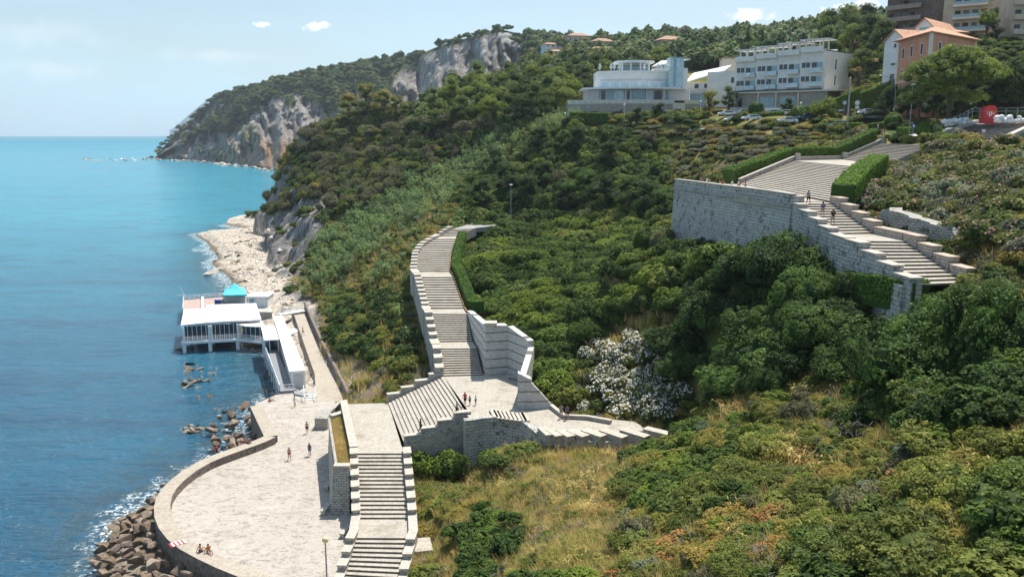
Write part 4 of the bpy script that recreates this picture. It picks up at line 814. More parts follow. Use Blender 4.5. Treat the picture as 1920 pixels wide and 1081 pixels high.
for k in range(7): abox('drum_window', 'pale_glass', AD, 1127+k*18, 1140+k*18, 9.4, 10.7, .05)
gtw = Face(P2(1256, 246), P2(1281, 246.2), rz); part('lift_tower', 'pale_glass', RB, gtw, [(0, gtw.L, -5, 0, 8.9, 17.3)]); part('tower_glazing', 'sky_glass', RB, gtw, [(.9, 1.7, 0, .05, 9.3, 17), (0, gtw.L, -5.3, .25, 17.304, 17.6)])
w = WB(); f2 = Face(P2(1225, 256), P2(1290, 256), rz); w.add([f2.p(-1, 2, 15.6), f2.p(10.5, 2, 17.8), f2.p(10.5, -5, 18.2), f2.p(3, -5, 17.8), f2.p(-1, 2, 15.2), f2.p(10.5, 2, 17.4), f2.p(10.5, -5, 17.8), f2.p(3, -5, 17.4)], [(0, 1, 2, 3), (7, 6, 5, 4), (0, 4, 5, 1), (1, 5, 6, 2), (2, 6, 7, 3), (3, 7, 4, 0)]); w.build('sloping_roof', M['grey_plaster'], RB); part('rear_room', 'white_plaster', RB, f2, [(0, 10, -5, 1, 8, 15.2)])
# white parasols and figures-like planters along the terrace rim
for k, u in enumerate((1145, 1151, 1161, 1207, 1233, 1240, 1247, 1124)):
    p = P2(u, 247.2); pz_ = empty('folded_parasol', (p.x, p.y, rz+13.9), 'small folded white parasol on the rim of the round terrace', 'parasol', 'folded white parasols on the round terrace'); w = MB(); w.lathe([(.12, 0), (.12, .5), (.42, .7), (.3, 1.6), (.05, 2.1)], 8); w.build('cloth', M['white_paint'], pz_)
# --- salmon pink house
PK = empty('pink_house', P2(1740, 172)+Vector((0, 0, 50)), 'salmon pink house with an orange tiled hip roof and cream corner strips', 'house')
A0, A1, A2 = P2(1680, 188), P2(1742, 170), P2(1826, 186); A3 = A0+A2-A1; pzb = 51.0; eav = 63.4
f1, f2 = Face(A0, A1, pzb), Face(A1, A2, pzb); w = WB(); w.prism([tuple(p[:2]) for p in (A0, A1, A2, A3)], pzb-4, eav); w.build('wall', M['pink_plaster'], PK)
hiproof(PK, [A0, A1, A2, A3], eav, 3.0, 1.1, 'orange_tiles', ridge=.42)
part('corner_strip', 'cream_trim', PK, f1, [(f1.L-1.0, f1.L+.06, .0, .07, -3, eav-pzb-.002)]); part('corner_strip', 'cream_trim', PK, f1, [(0, .7, 0, .07, -3, eav-pzb-.002)]); part('corner_strip', 'cream_trim', PK, f2, [(-.06, .75, 0, .07, -3, eav-pzb-.002)]); part('corner_strip', 'cream_trim', PK, f2, [(f2.L-.9, f2.L, 0, .07, -3, eav-pzb-.002)])
for x in (.20, .46, .76):
    window(PK, f1, f1.L*x, 8.6, 1.15, 2.1, 0, shutter=True); window(PK, f1, f1.L*x, 4.0, 1.15, 2.2, 0, shutter=True)
part('string_course', 'cream_trim', PK, f1, [(.71, f1.L-1.02, 0, .05, 3.6, 3.8)]); part('balcony_rail', 'dark_metal', PK, f1, [(f1.L*.38, f1.L*.56, .05, .8, 3.9, 4.7)])
for x in (.18, .50, .82): window(PK, f2, f2.L*x, 8.7, 1.2, 2.1, 0, shutter=True)
for x in (.18, .50, .82): window(PK, f2, f2.L*x, 4.2, 1.2, 2.1, 0, shutter=True)
# --- white gabled villa behind
def gable(nm, label, a, b, z0, zt, hr, depth, wall='white_plaster', roof='orange_tiles', wins=(), over=.4, wx=True):
    f = Face(a, b, z0); h = empty(nm, f.p(f.L/2, 0, 0), label, 'house'); w = WB(); L = f.L
    w.add([f.p(0, 0, -4), f.p(L, 0, -4), f.p(L, 0, zt), f.p(L/2, 0, zt+hr), f.p(0, 0, zt), f.p(0, -depth, -4), f.p(L, -depth, -4), f.p(L, -depth, zt), f.p(L/2, -depth, zt+hr), f.p(0, -depth, zt)], [(0, 1, 2, 3, 4), (9, 8, 7, 6, 5), (0, 5, 6, 1), (1, 6, 7, 2), (4, 9, 5, 0), (2, 7, 8, 3), (3, 8, 9, 4)]); w.build('wall', M[wall], h)
    w = WB(); s = hr/(L/2)
    for sg in (0, 1):
        x0, x1 = (-over, L/2) if sg == 0 else (L/2, L+over); z0_, z1_ = (zt-over*s, zt+hr) if sg == 0 else (zt+hr, zt-over*s); e = .05
        v = [f.p(x0, over, z0_+e), f.p(x1, over, z1_+e), f.p(x1, -depth-over, z1_+e), f.p(x0, -depth-over, z0_+e)]; v += [q+Vector((0, 0, .22)) for q in v]; w.add(v, [(0, 1, 2, 3), (4, 5, 6, 7), (0, 1, 5, 4), (1, 2, 6, 5), (2, 3, 7, 6), (3, 0, 4, 7)])
    w.build('roof', M[roof], h)
    for x, z, ww, hh in wins: window(h, f, x*L, z, ww, hh, 0, 'sky_glass' if ww > 2 else 'dark_glass', 'white_paint', .1)
    return h, f
v1, vf = gable('villa', 'white villa with a tiled gable standing left of the salmon pink house', P2(1654, 206), P2(1692, 200), 52, 13.2, 2.4, 14, wins=((.55, 11.6, .8, .9), (.5, 3.4, 1.4, 2.2), (.5, 7.6, 1.5, .5)))
part('porch', 'white_paint', v1, vf, [(vf.L*.2, vf.L*.95, 0, 1.6, 1.8, 2.0), (vf.L*.2, vf.L*.25, 1.4, 1.6, -1, 1.8), (vf.L*.9, vf.L*.95, 1.4, 1.6, -1, 1.8)])
v2, _f = gable('villa', 'white villa with a blue gable window and orange roof behind the salmon pink house', P2(1708, 216), P2(1742, 213), 60, 9.6, 2.1, 18, wins=((.5, 7.3, 2.3, 2.3),))
v3 = empty('villa', P2(1780, 222)+Vector((0, 0, 64)), 'orange roofed wing peeking over the right end of the salmon pink roof', 'house'); g_ = Face(P2(1744, 222), P2(1805, 224), 64); part('wall', 'beige_plaster', v3, g_, [(0, g_.L, -8, 0, -2, 5.3)]); hiproof(v3, [g_.p(0, 0, 0), g_.p(g_.L, 0, 0), g_.p(g_.L, -8, 0), g_.p(0, -8, 0)], 69.3, 1.7, .8)
# --- brown apartment building with deep balconies
def apartments(nm, label, a, b, z0, floors, fh, depth, wall, band, bal, glass='dark_glass', offs=0, rail=None, doors=4):
    f = Face(a, b, z0); h = empty(nm, f.p(f.L/2, 0, 0), label, 'apartment block'); part('wall', wall, h, f, [(0, f.L, -depth, 0, -8, floors*fh)])
    for k in range(floors):
        z = k*fh; o = k*offs
        x0, x1 = bal; part('balcony', band, h, f, [(f.L*x0-o, f.L*x1, 0.0, 1.7, z-.25, z), (f.L*x0-o, f.L*x1, 1.55, 1.7, z, z+(.35 if rail else 1.05)), (f.L*x0-o, f.L*x0-o+.15, 0, 1.55, z, z+(.35 if rail else 1.05))])
        if rail: part('railing', rail, h, f, [(f.L*x0-o+.1, f.L*x1, 1.6, 1.65, z+.35, z+1.1)])
        for j in range(doors):
            x = f.L*(x0+(x1-x0)*(j+.5)/doors); part('balcony_door', glass if (j+k) % 3 else 'shutter_brown', h, f, [(x-.7, x+.7, 0, .06, z+.02, z+2.25)])
        if x1 < .95:
            for j in range(2): x = f.L*(x1+(1-x1)*(j+.6)/2); window(h, f, x, z+.9, 1.0, 1.3, 0, 'dark_glass', band, .08)
    part('roof', 'brown_band', h, f, [(-.5, f.L+.5, -depth-.5, .8, floors*fh+.004, floors*fh+.4)])
    return h, f
hB, fB = apartments('apartment_building', 'dark brown apartment block with deep cantilevered balconies at the top of the town slope', P2(1652, 262), P2(1748, 250), 66.5, 6, 3.4, 12, 'brown_plaster', 'brown_band', (.02, .72), doors=5)
for k in range(6): part('roof_slab', 'brown_band', hB, fB, [(-.8+.5*k, fB.L*.72, 1.7, 2.4, k*3.4-.3, k*3.4+.1)])
apartments('apartment_building', 'beige apartment block with blue railed balconies right of the dark brown block', P2(1757, 240), P2(1862, 232), 64.5, 7, 3.35, 12, 'beige_plaster', 'cream_trim', (.18, .80), rail='sky_glass', doors=4)
apartments('apartment_building', 'tan apartment block with open loggias cut by the right edge of the picture', P2(1885, 214), P2(1985, 212), 64.5, 6, 3.5, 12, 'beige_plaster', 'beige_plaster', (.02, .98), doors=5, glass='dark_metal')
gw = empty('retaining_wall', ground(1870, 204), 'long smooth grey retaining wall under the tan apartment block', 'wall'); wallrun(gw, [(P2(1828, 206), 52, 63.2), (P2(1940, 202), 52, 64.2)], .6, 'grey_plaster', side=1)
# --- houses on the hill
HILLF = []
for k, (u0, u1, v0, v1_, t, lb, wl_, rf, hr) in enumerate([(1064, 1105, 70, 84, 540, 'long house with red tiles under the skyline trees on the left of the hill', 'beige_plaster', 'old_tiles', 2.5), (1105, 1152, 97, 106, 400, 'pale yellow house with orange roof nearest above the pines', 'cream_trim', 'orange_tiles', 2.4), (1112, 1150, 80, 92, 470, 'tiled house half behind pale trees in the middle of the hillside', 'beige_plaster', 'old_tiles', 2.5), (1184, 1208, 84, 93, 450, 'small brick coloured house left of the big balconied house', 'brown_band', 'old_tiles', 2.0), (1190, 1240, 93, 104, 380, 'low grey house with a flat pale roof above the round restaurant', 'grey_plaster', 'white_roof', .5), (1238, 1281, 77, 90, 480, 'three storey balconied house with a pink tiled roof alone on the hill', 'brown_band', 'old_tiles', 2.6), (1296, 1340, 82, 97, 440, 'bluish white flat roofed villa on the hillside', 'white_plaster', 'white_roof', .4), (1350, 1384, 88, 100, 400, 'small beige house left of the cypresses', 'beige_plaster', 'old_tiles', 1.6), (1405, 1432, 80, 92, 360, 'peach house with tiled roof between the cypresses', 'cream_trim', 'old_tiles', 2.0), (1446, 1500, 74, 84, 320, 'pinkish flat house behind the hotel pergolas', 'beige_plaster', 'brown_band', .4), (1490, 1540, 66, 76, 300, 'house with a wide red roof rising behind the right pergola', 'grey_plaster', 'orange_tiles', 2.2), (1592, 1632, 29, 36, 420, 'little house with orange roof on the crest left of the brown block', 'beige_plaster', 'orange_tiles', 1.8), (1022, 1050, 86, 93, 430, 'small pale house among trees right of the grey cliff', 'grey_plaster', 'old_tiles', 1.6), (1028, 1075, 100, 106, 340, 'long low roof with a pale edge showing above the left pines', 'cream_trim', 'orange_tiles', 1.5), (1210, 1235, 70, 78, 560, 'small house with grey roof high on the wooded hill', 'grey_plaster', 'old_tiles', 1.5)]):
    for tq in range(290, 900, 6):
        gq = ground((u0+u1)/2, tq)
        if proj(gq.x, gq.y, gq.z)[1] <= v1_+2: t = tq; break
    a, b = P2(u0, t), P2(u1, t+4); z0 = at(u0, v1_, t).z; zt = max(at(u0, v0, t).z, z0+2.8); fH = Face(a, b, z0); H = empty('hillside_house', fH.p(fH.L/2, 0, 0), lb, 'house'); part('wall', wl_, H, fH, [(0, fH.L, -9, 0, -9, zt-z0)])
    n = max(2, int(fH.L/3.2))
    for j in range(n): part('window', 'dark_glass', H, fH, [(fH.L*(j+.5)/n-.5, fH.L*(j+.5)/n+.5, 0, .06, (zt-z0)*.42, (zt-z0)*.42+1.4)])
    if zt-z0 > 3.2: part('balcony', 'cream_trim', H, fH, [(0, fH.L, 0, 1.2, .2, .9)])
    if hr > 1: hiproof(H, [fH.p(0, 0, 0), fH.p(fH.L, 0, 0), fH.p(fH.L, -9, 0), fH.p(0, -9, 0)], zt, hr, .9, rf)
    else: part('roof', rf, H, fH, [(-.5, fH.L+.5, -9.5, .6, zt-z0+.004, zt-z0+.4)])
    FOOT.append([tuple((fH.p(x, d, 0))[:2]) for x, d in ((-1, 17), (fH.L+1, 17), (fH.L+2, -10), (-2, -10))]); HILLF.append(FOOT[-1])
for F_ in (f, fw_, fr_, fe, f1, f2, vf, _f, fB, g_): FOOT.append([tuple((F_.p(x, d, 0))[:2]) for x, d in ((-1, 4), (F_.L+1, 4), (F_.L+1, -9), (-1, -9))])
# clear the far woods in front of the houses
# ================================================================= CAR PARK AND PIAZZA
def patch(name, pts, mat, dz=.06, n=10, zf=None):
    """a paved sheet lying on the ground"""
    P = np.array([tuple(p[:2]) for p in pts]); x0, y0 = P.min(0); x1, y1 = P.max(0); w = WB(); st = 1.1
    d = polydist([tuple(p) for p in P], NXX, NYY); global NZ
    k = d < 1.5; A_ = np.c_[NXX[k], NYY[k], np.ones(k.sum())]
    if k.sum() > 5:
        c = np.linalg.lstsq(A_, NZ[k], rcond=None)[0] if zf is None else np.array(zf); zz = c[0]*NXX+c[1]*NYY+c[2]; b_ = 1-sstep(0, 4, d); NZ = np.where(d < 4, NZ*(1-b_)+(zz-dz)*b_, NZ)
        w.prism([(x, y, c[0]*x+c[1]*y+c[2]) for x, y in P], [c[0]*x+c[1]*y+c[2]-.5 for x, y in P], None); return w.build(name, M[mat], kind='structure'), c
g2 = lambda u, t: ground(u, t)
car_park, cpc = patch('car_park', [g2(1220, 243), g2(1220, 236), g2(1340, 222), g2(1420, 196), g2(1560, 186), g2(1640, 174), g2(1730, 184), g2(1680, 203), g2(1600, 208), g2(1450, 215), g2(1320, 240)], 'asphalt', zf=(0, .0167, 47.35-177*.0167))
piaz, pzc = patch('piazza_pavement', [g2(1630, 172), g2(1652, 164)+Vector((0, 0, 0)), Vector((68.5, 138, 0)), Vector((72, 130, 0)), Vector((76, 139, 0)), Vector((88, 158, 0)), g2(1740, 168)], 'pale_pavement')
# broad grey steps up to the booth
s0l, s0r = Vector((75, 139.5, 43.4)), Vector((79, 118, 43.0)); s1l, s1r = Vector((84, 146, 46.0)), Vector((90, 126, 46.0))
GS = empty('stone_staircase', s0l, 'wide shallow grey steps between white sloping kerbs leading up to the red booth', 'staircase', 'white stone staircases')
s0l, s0r = at(1752, 262, t=146), at(1886, 262, t=122); s1l, s1r = at(1832, 228, t=152), at(1960, 228, t=132); s0l.z = s0r.z = 42.9; s1l.z = s1r.z = 45.4
flight(GS, [(s0l, s0r), (s1l, s1r)], [9], 1.5, tread='grey_step')
for p, q in ((s0l, s1l), (s0r, s1r)): w = WB(); w.bar(p+Vector((0, 0, .35)), q+Vector((0, 0, .5)), .8, .6); w.build('kerb', M['cap_stone'], GS)
topf = [s1l, s1r, s1r+Vector((10, 12, 0)), s1l+Vector((9, 14, 0))]; w = WB(); w.prism([tuple(p[:2]) for p in topf], 44.6, 45.4); w.build('upper_platform', M['grey_step'], GS); carve(topf, .5)
lawnp, lwc = patch('lawn', [g2(1620, 178), g2(1740, 168), g2(1775, 160), g2(1765, 152), g2(1700, 160), g2(1640, 170)], 'grass_green' if False else 'leaf_hedge', .05)
# ================================================================= GROUND, SEA
def grid_obj(name, X, Y, Z, mat, **k):
    ny, nx = Z.shape; idx = np.arange(ny*nx).reshape(ny, nx)
    F = np.stack([idx[:-1, :-1], idx[:-1, 1:], idx[1:, 1:], idx[1:, :-1]], -1).reshape(-1, 4)
    me = np_mesh(name, np.stack([X, Y, Z], -1).reshape(-1, 3), F, [mat], smooth=True); o = bpy.data.objects.new(name, me); COL.objects.link(o); tag(o, kind='structure'); return o
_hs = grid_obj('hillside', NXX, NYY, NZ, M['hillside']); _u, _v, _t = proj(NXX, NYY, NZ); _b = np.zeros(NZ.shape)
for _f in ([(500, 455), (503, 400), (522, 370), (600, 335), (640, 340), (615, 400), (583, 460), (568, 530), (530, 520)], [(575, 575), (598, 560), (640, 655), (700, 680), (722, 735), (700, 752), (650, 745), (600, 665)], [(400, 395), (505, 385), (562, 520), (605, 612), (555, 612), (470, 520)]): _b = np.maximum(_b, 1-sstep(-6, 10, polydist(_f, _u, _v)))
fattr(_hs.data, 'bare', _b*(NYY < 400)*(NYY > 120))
_i = FXX < 1e9; FZ2 = FZ.copy(); _in = (FYY < 448) & (FXX < 128); FZ2[_in] -= 6; grid_obj('far_hillside', FXX, FYY, FZ2, M['hillside'])
# sea: fine mesh near the shore, growing outwards
def axis(lo, hi, st, ext, g=1.25):
    a = list(np.arange(lo, hi+.01, st)); s = st
    while a[-1] < ext[1]: s *= g; a.append(a[-1]+s)
    s = st
    while a[0] > ext[0]: s *= g; a.insert(0, a[0]-s)
    return np.array(a)
SX = axis(-150, -15, 1.5, (-9000, 1500)); SY = axis(60, 470, 1.5, (-200, 9500)); SXX, SYY = np.meshgrid(SX, SY)
shp = np.argwhere((NZ > -.4) & (NZ < .45) & (NXX < 0))[::3]; shx = NX[shp[:, 1]]; shy = NY[shp[:, 0]]
hs = HV[0]; shx = np.r_[shx, hs[:, 0]]; shy = np.r_[shy, hs[:, 1]]
D = np.full(SXX.size, 1e9); fx, fy = SXX.ravel(), SYY.ravel()
for i in range(0, len(shx), 40): D = np.minimum(D, np.min(np.hypot(fx[:, None]-shx[None, i:i+40], fy[:, None]-shy[None, i:i+40]), axis=1))
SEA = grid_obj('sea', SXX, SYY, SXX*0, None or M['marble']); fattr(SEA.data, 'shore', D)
def sea_mat():
    m, N = newmat('sea_water'); P = N('NewGeometry').outputs['Position']; d = N('Attribute', attribute_name='shore').outputs[2]
    sx = N('SeparateXYZ', {0: P}); y = sx.outputs[1]
    st = N('VectorMath', {0: P, 1: (.45, 1, 1)}, operation='MULTIPLY').outputs[0]
    n = N.noise(st, .012, 5, .6); n2 = N.noise(st, .09, 5, .65); w1 = N.noise(st, .38, 6, .62, .4); w2 = N.noise(st, 2.2, 4, .6)
    far = N.ramp(y, 60, 500)  # distance tone: sky reflection by view angle painted into the water colour
    c = N.mix(far, (.003, .066, .128), (.006, .215, .310)); c = N.mix(N.math('MULTIPLY', N.ramp(y, 1500, 6000), .6), c, (.006, .12, .20))
    c = N.mix(N.math('MULTIPLY', N.ramp(n, .38, .62), .55), c, N.mix(far, (.005, .115, .195), (.010, .285, .370)))
    c = N.mix(N.math('MULTIPLY', N.ramp(w1, .5, .68), N.math('SUBTRACT', .42, N.math('MULTIPLY', far, .25))), c, (.003, .030, .070)); c = N.mix(N.math('MULTIPLY', N.ramp(n2, .50, .64), .4), c, (.004, .035, .075))  # light and dark of the ripples painted into the water colour as well
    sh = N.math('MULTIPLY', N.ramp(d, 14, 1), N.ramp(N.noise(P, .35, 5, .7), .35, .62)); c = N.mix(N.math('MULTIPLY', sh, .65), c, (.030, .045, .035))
    foam = N.math('MULTIPLY', N.ramp(N.math('ADD', d, N.math('MULTIPLY', N.math('SUBTRACT', N.noise(P, .28, 3), .5), 8)), 3.2, .2), N.ramp(N.noise(P, 1.5, 6, .75, .8), .48, .60))
    fl = N.math('MULTIPLY', N.math('MULTIPLY', N.ramp(d, 60, 15), N.ramp(N.noise(st, .16, 6, .8), .66, .72)), .5)
    cap = N.math('MULTIPLY', N.ramp(N.noise(st, .5, 4, .8), .73, .76), .45)
    f = N.math('ADD', N.math('ADD', foam, fl), cap, clamp=True); c = N.mix(f, c, (.78, .82, .82))
    h = N.math('ADD', N.math('ADD', w1, N.math('MULTIPLY', w2, .4)), N.math('MULTIPLY', n2, 1.2))
    rough = N.math('ADD', N('MapRange', {0: f, 3: .16, 4: .7}).outputs[0], N.math('MULTIPLY', N.ramp(y, 400, 5000), .3)); spc = N.math('SUBTRACT', .32, N.math('MULTIPLY', N.ramp(y, 300, 4000), .24))
    b = N('Bump', {'Height': h, 'Strength': .8, 'Distance': 1.3}).outputs[0]
    finish(N, N('BsdfPrincipled', {'Base Color': c, 'Roughness': rough, 'Specular IOR Level': spc, 'Normal': b}).outputs[0]); M['sea_water'] = m
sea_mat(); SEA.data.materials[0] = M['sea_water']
# ================================================================= PLANT PROTOTYPES
def leaves(blobs, n, size, asp=.6, up=.75, seed=0, jitter=.55, shell=(.62, 1.04), droop=0, flower=0, fsize=1.0, core=True, low=-.35, patchy=0):
    """leaf-sized faces spread through a crown made of several clumps; returns V, F, lc, midx"""
    r = np.random.RandomState(seed); B = np.array(blobs, float); wgt = (B[:, 3]*B[:, 4]+B[:, 5]**2); wgt /= wgt.sum()
    bi = r.choice(len(B), n, p=wgt); d = r.normal(size=(n, 3)); d /= np.linalg.norm(d, axis=1)[:, None]; d[:, 2] = np.where(d[:, 2] < low, -d[:, 2], d[:, 2])
    rad = shell[0]+(shell[1]-shell[0])*r.rand(n)**.45; c = B[bi, :3]+d*B[bi, 3:6]*rad[:, None]
    # clumps: pull leaves toward sub-centres so that gaps open between them
    sub = r.normal(size=(len(B)*9, 3)); sub /= np.linalg.norm(sub, axis=1)[:, None]; sub[:, 2] = np.abs(sub[:, 2])
    sb = sub.reshape(len(B), 9, 3)[bi]; near = np.argmax((sb*d[:, None, :]).sum(2), 1); tgt = sb[np.arange(n), near]
    c = c+(tgt-d)*B[bi, 3:6]*.28; lc = (near*.37+bi*.23) % 1*.5+r.rand(n)*.5
    nrm = d/np.maximum(B[bi, 3:6], .01); nrm /= np.linalg.norm(nrm, axis=1)[:, None]; nrm = nrm+np.array([0, 0, up])+r.normal(size=(n, 3))*jitter; nrm /= np.linalg.norm(nrm, axis=1)[:, None]
    t = r.normal(size=(n, 3)); t[:, 2] -= droop; t -= nrm*(t*nrm).sum(1)[:, None]; t /= np.linalg.norm(t, axis=1)[:, None]+1e-9; b = np.cross(nrm, t)
    s = size*(.6+.8*r.rand(n)); mi = np.zeros(n, int)
    if flower:
        k = (r.rand(n) < flower) & (d[:, 2] > -.1) & (rad > shell[0]+.6*(shell[1]-shell[0])); mi[k] = 1; c[k] += d[k]*.05; s[k] = size*fsize*(.8+.5*r.rand(k.sum())); asps = np.where(k, 1.0, asp)
    else: asps = np.full(n, asp)
    L, W = t*s[:, None]*.5, b*(s*asps)[:, None]*.5
    V = np.stack([c-L, c+W-L*.1, c+L, c-W-L*.1], 1).reshape(-1, 3); F = np.arange(n*4).reshape(n, 4)
    return V, F, lc, mi
def plant_mesh(name, mats, *a, **k):
    V, F, lc, mi = leaves(*a, **k); me = np_mesh(name, V, F, [M[m] for m in mats], mi); fattr(me, 'lc', lc, 'FACE'); return me
def bushblobs(seed, n=6, R_=1.0, h=1.0):
    r = random.Random(seed); out = [(0, 0, h*.45, R_*.7, R_*.7, h*.55)]
    for k in range(n):
        a = k*2*math.pi/n+r.uniform(-.4, .4); q = R_*r.uniform(.4, .75); s = r.uniform(.35, .55)*R_
        out.append((q*math.cos(a), q*math.sin(a), h*r.uniform(.25, .6), s, s, h*r.uniform(.3, .45)))
    return out
def core_into(me, blobs, f=.58):
    """inner mass of twigs and leaves that keeps the light from shining straight through"""
    bm = bmesh.new(); bm.from_mesh(me)
    for b in blobs:
        r = bmesh.ops.create_icosphere(bm, subdivisions=2, radius=1.0)
        for v in r['verts']:
            q = 1+.25*(random.random()-.5); v.co = Vector((b[0]+v.co.x*b[3]*f*q, b[1]+v.co.y*b[4]*f*q, b[2]+v.co.z*b[5]*f*q))
    bm.to_mesh(me); bm.free(); return me
def bush(name, mats, seed, n, size, h=1.0, nb=6, **k):
    bl = bushblobs(seed, nb, 1.0, h); me = plant_mesh(name, mats, bl, n, size, seed=seed, **k); return core_into(me, bl)
def blades(name, mat, n, h, w, spread, lean, seed, leafy=0, seg=3):
    """grass or reed tuft: tapering curved blades"""
    r = np.random.RandomState(seed); V = []; F = []; lc = []
    for i in range(n):
        a = r.rand()*6.283; q = spread*math.sqrt(r.rand()); x, y = q*math.cos(a), q*math.sin(a); hh = h*(.55+.6*r.rand()); le = lean*hh*r.rand(); da = a+r.normal()*1.2; b0 = len(V); ww = w*(.6+.8*r.rand()); sx, sy = -math.sin(da)*ww, math.cos(da)*ww
        for k in range(seg+1):
            f = k/seg; px, py, pz = x+le*f*f*math.cos(da), y+le*f*f*math.sin(da), hh*(f-.25*f*f*lean); g = (1-f*.9); V += [(px-sx*g, py-sy*g, pz), (px+sx*g, py+sy*g, pz)]
        F += [(b0+2*k, b0+2*k+1, b0+2*k+3, b0+2*k+2) for k in range(seg)]; lc += [r.rand()]*seg
        for j in range(leafy):
            f = .25+.75*r.rand(); px, py, pz = x+le*f*f*math.cos(da), y+le*f*f*math.sin(da), hh*(f-.25*f*f*lean); an = r.rand()*6.283; ll = .55*(.6+.7*r.rand())*min(1, h/2.2); b0 = len(V); cx, cy = math.cos(an), math.sin(an); w2 = w*1.5
            for f2, dz in ((0, 0), (.5, .28), (1, .05)): g = 1-f2*.85; V += [(px+cx*ll*f2-cy*w2*g, py+cy*ll*f2+cx*w2*g, pz+ll*dz), (px+cx*ll*f2+cy*w2*g, py+cy*ll*f2-cx*w2*g, pz+ll*dz)]
            F += [(b0, b0+1, b0+3, b0+2), (b0+2, b0+3, b0+5, b0+4)]; lc += [r.rand()]*2
    me = np_mesh(name, V, F, [M[mat]]); fattr(me, 'lc', lc, 'FACE'); return me
PRM = {}
for i in range(3):
    PRM['dark', i] = bush('dark_shrub', ['leaf_dark'], 10+i, 4200, .125, .95, 9)
    PRM['deep', i] = bush('deep_shrub', ['leaf_deep'], 20+i, 4200, .125, 1.0, 9)
    PRM['dome', i] = bush('dome_shrub', ['leaf_dark'], 120+i, 9500, .078, .8, 15)
    PRM['bigdome', i] = bush('big_dark_shrub', ['leaf_deep'], 130+i, 13000, .062, 1.0, 16)
    PRM['mid', i] = bush('green_shrub', ['leaf_mid'], 30+i, 4200, .12, .95, 8)
    PRM['olive', i] = bush('olive_shrub', ['leaf_olive'], 40+i, 4500, .10, .8, 8, jitter=.8)
    PRM['mound', i] = bush('mound_shrub', ['leaf_olive' if i else 'leaf_mid'], 140+i, 11000, .06, .62, 16, jitter=.8)
    PRM['yellow', i] = bush('yellow_shrub', ['leaf_yellow'], 50+i, 4000, .10, .7, 8, jitter=.8)
    PRM['grey', i] = bush('grey_shrub', ['leaf_grey'], 60+i, 3400, .12, .8, 8, jitter=.8)
    PRM['brown', i] = bush('brown_shrub', ['leaf_brown'], 70+i, 3400, .10, 1.25, 8, jitter=1.0)
    PRM['oleander', i] = bush('oleander', ['leaf_mid', 'flower_white'], 80+i, 2600, .16, 1.15, asp=.35, flower=.18, fsize=.9)
    PRM['pinkoleander', i] = bush('pink_oleander', ['leaf_mid' if i else 'leaf_grey', 'flower_pink'], 90+i, 2400, .16, 1.2, asp=.35, flower=.055, fsize=.85)
    PRM['orange', i] = bush('orange_shrub', ['leaf_olive', 'flower_orange'], 100+i, 3600, .11, .75, 8, flower=.2, fsize=.9)
for i in range(2): PRM['stalk', i] = blades('dry_stalks', 'grass_dry' if i else 'twig_grey', 22, 1.7, .022, .5, .55, 7+i, 2)
PRM['grass', 0] = blades('grass_tuft', 'grass_dry', 46, .85, .016, .55, .7, 1); PRM['grass', 1] = blades('grass_tuft', 'grass_green', 46, .75, .018, .55, .7, 2)
PRM['reed', 0] = blades('reed_clump', 'leaf_reed', 18, 3.2, .07, .9, .35, 3, 9); PRM['reed', 1] = blades('reed_clump', 'leaf_reed', 16, 2.6, .07, 1.0, .45, 4, 9)
PRM['far', 0] = bush('far_tree', ['leaf_far'], 110, 420, .34, 1.25, 4); PRM['far', 1] = bush('far_tree', ['leaf_far'], 111, 420, .34, .9, 4)
PROTO = bpy.data.collections.new('plant_sources'); PIDX = {}
for i, k in enumerate(sorted(PRM, key=str)):
    o = bpy.data.objects.new('src%03d' % i, PRM[k]); PROTO.objects.link(o); PIDX[k] = i
# one node group: instances of the sources on the points of the object's own mesh
NGR = bpy.data.node_groups.new('spread_plants', 'GeometryNodeTree'); NGR.interface.new_socket('Geometry', in_out='INPUT', socket_type='NodeSocketGeometry'); NGR.interface.new_socket('Geometry', in_out='OUTPUT', socket_type='NodeSocketGeometry')
_n = NGR.nodes; gi = _n.new('NodeGroupInput'); go = _n.new('NodeGroupOutput'); ip = _n.new('GeometryNodeInstanceOnPoints'); ci = _n.new('GeometryNodeCollectionInfo'); ci.inputs['Collection'].default_value = PROTO; ci.inputs['Separate Children'].default_value = True; ci.inputs['Reset Children'].default_value = True
def _at(nm, ty): a = _n.new('GeometryNodeInputNamedAttribute'); a.data_type = ty; a.inputs[0].default_value = nm; return a.outputs[0]
ip.inputs['Pick Instance'].default_value = True; lk = NGR.links.new
lk(gi.outputs[0], ip.inputs['Points']); lk(ci.outputs[0], ip.inputs['Instance']); lk(_at('idx', 'INT'), ip.inputs['Instance Index']); lk(_at('scl', 'FLOAT_VECTOR'), ip.inputs['Scale'])
er = _n.new('FunctionNodeEulerToRotation'); lk(_at('rot', 'FLOAT_VECTOR'), er.inputs[0]); lk(er.outputs[0], ip.inputs['Rotation']); lk(ip.outputs[0], go.inputs[0])
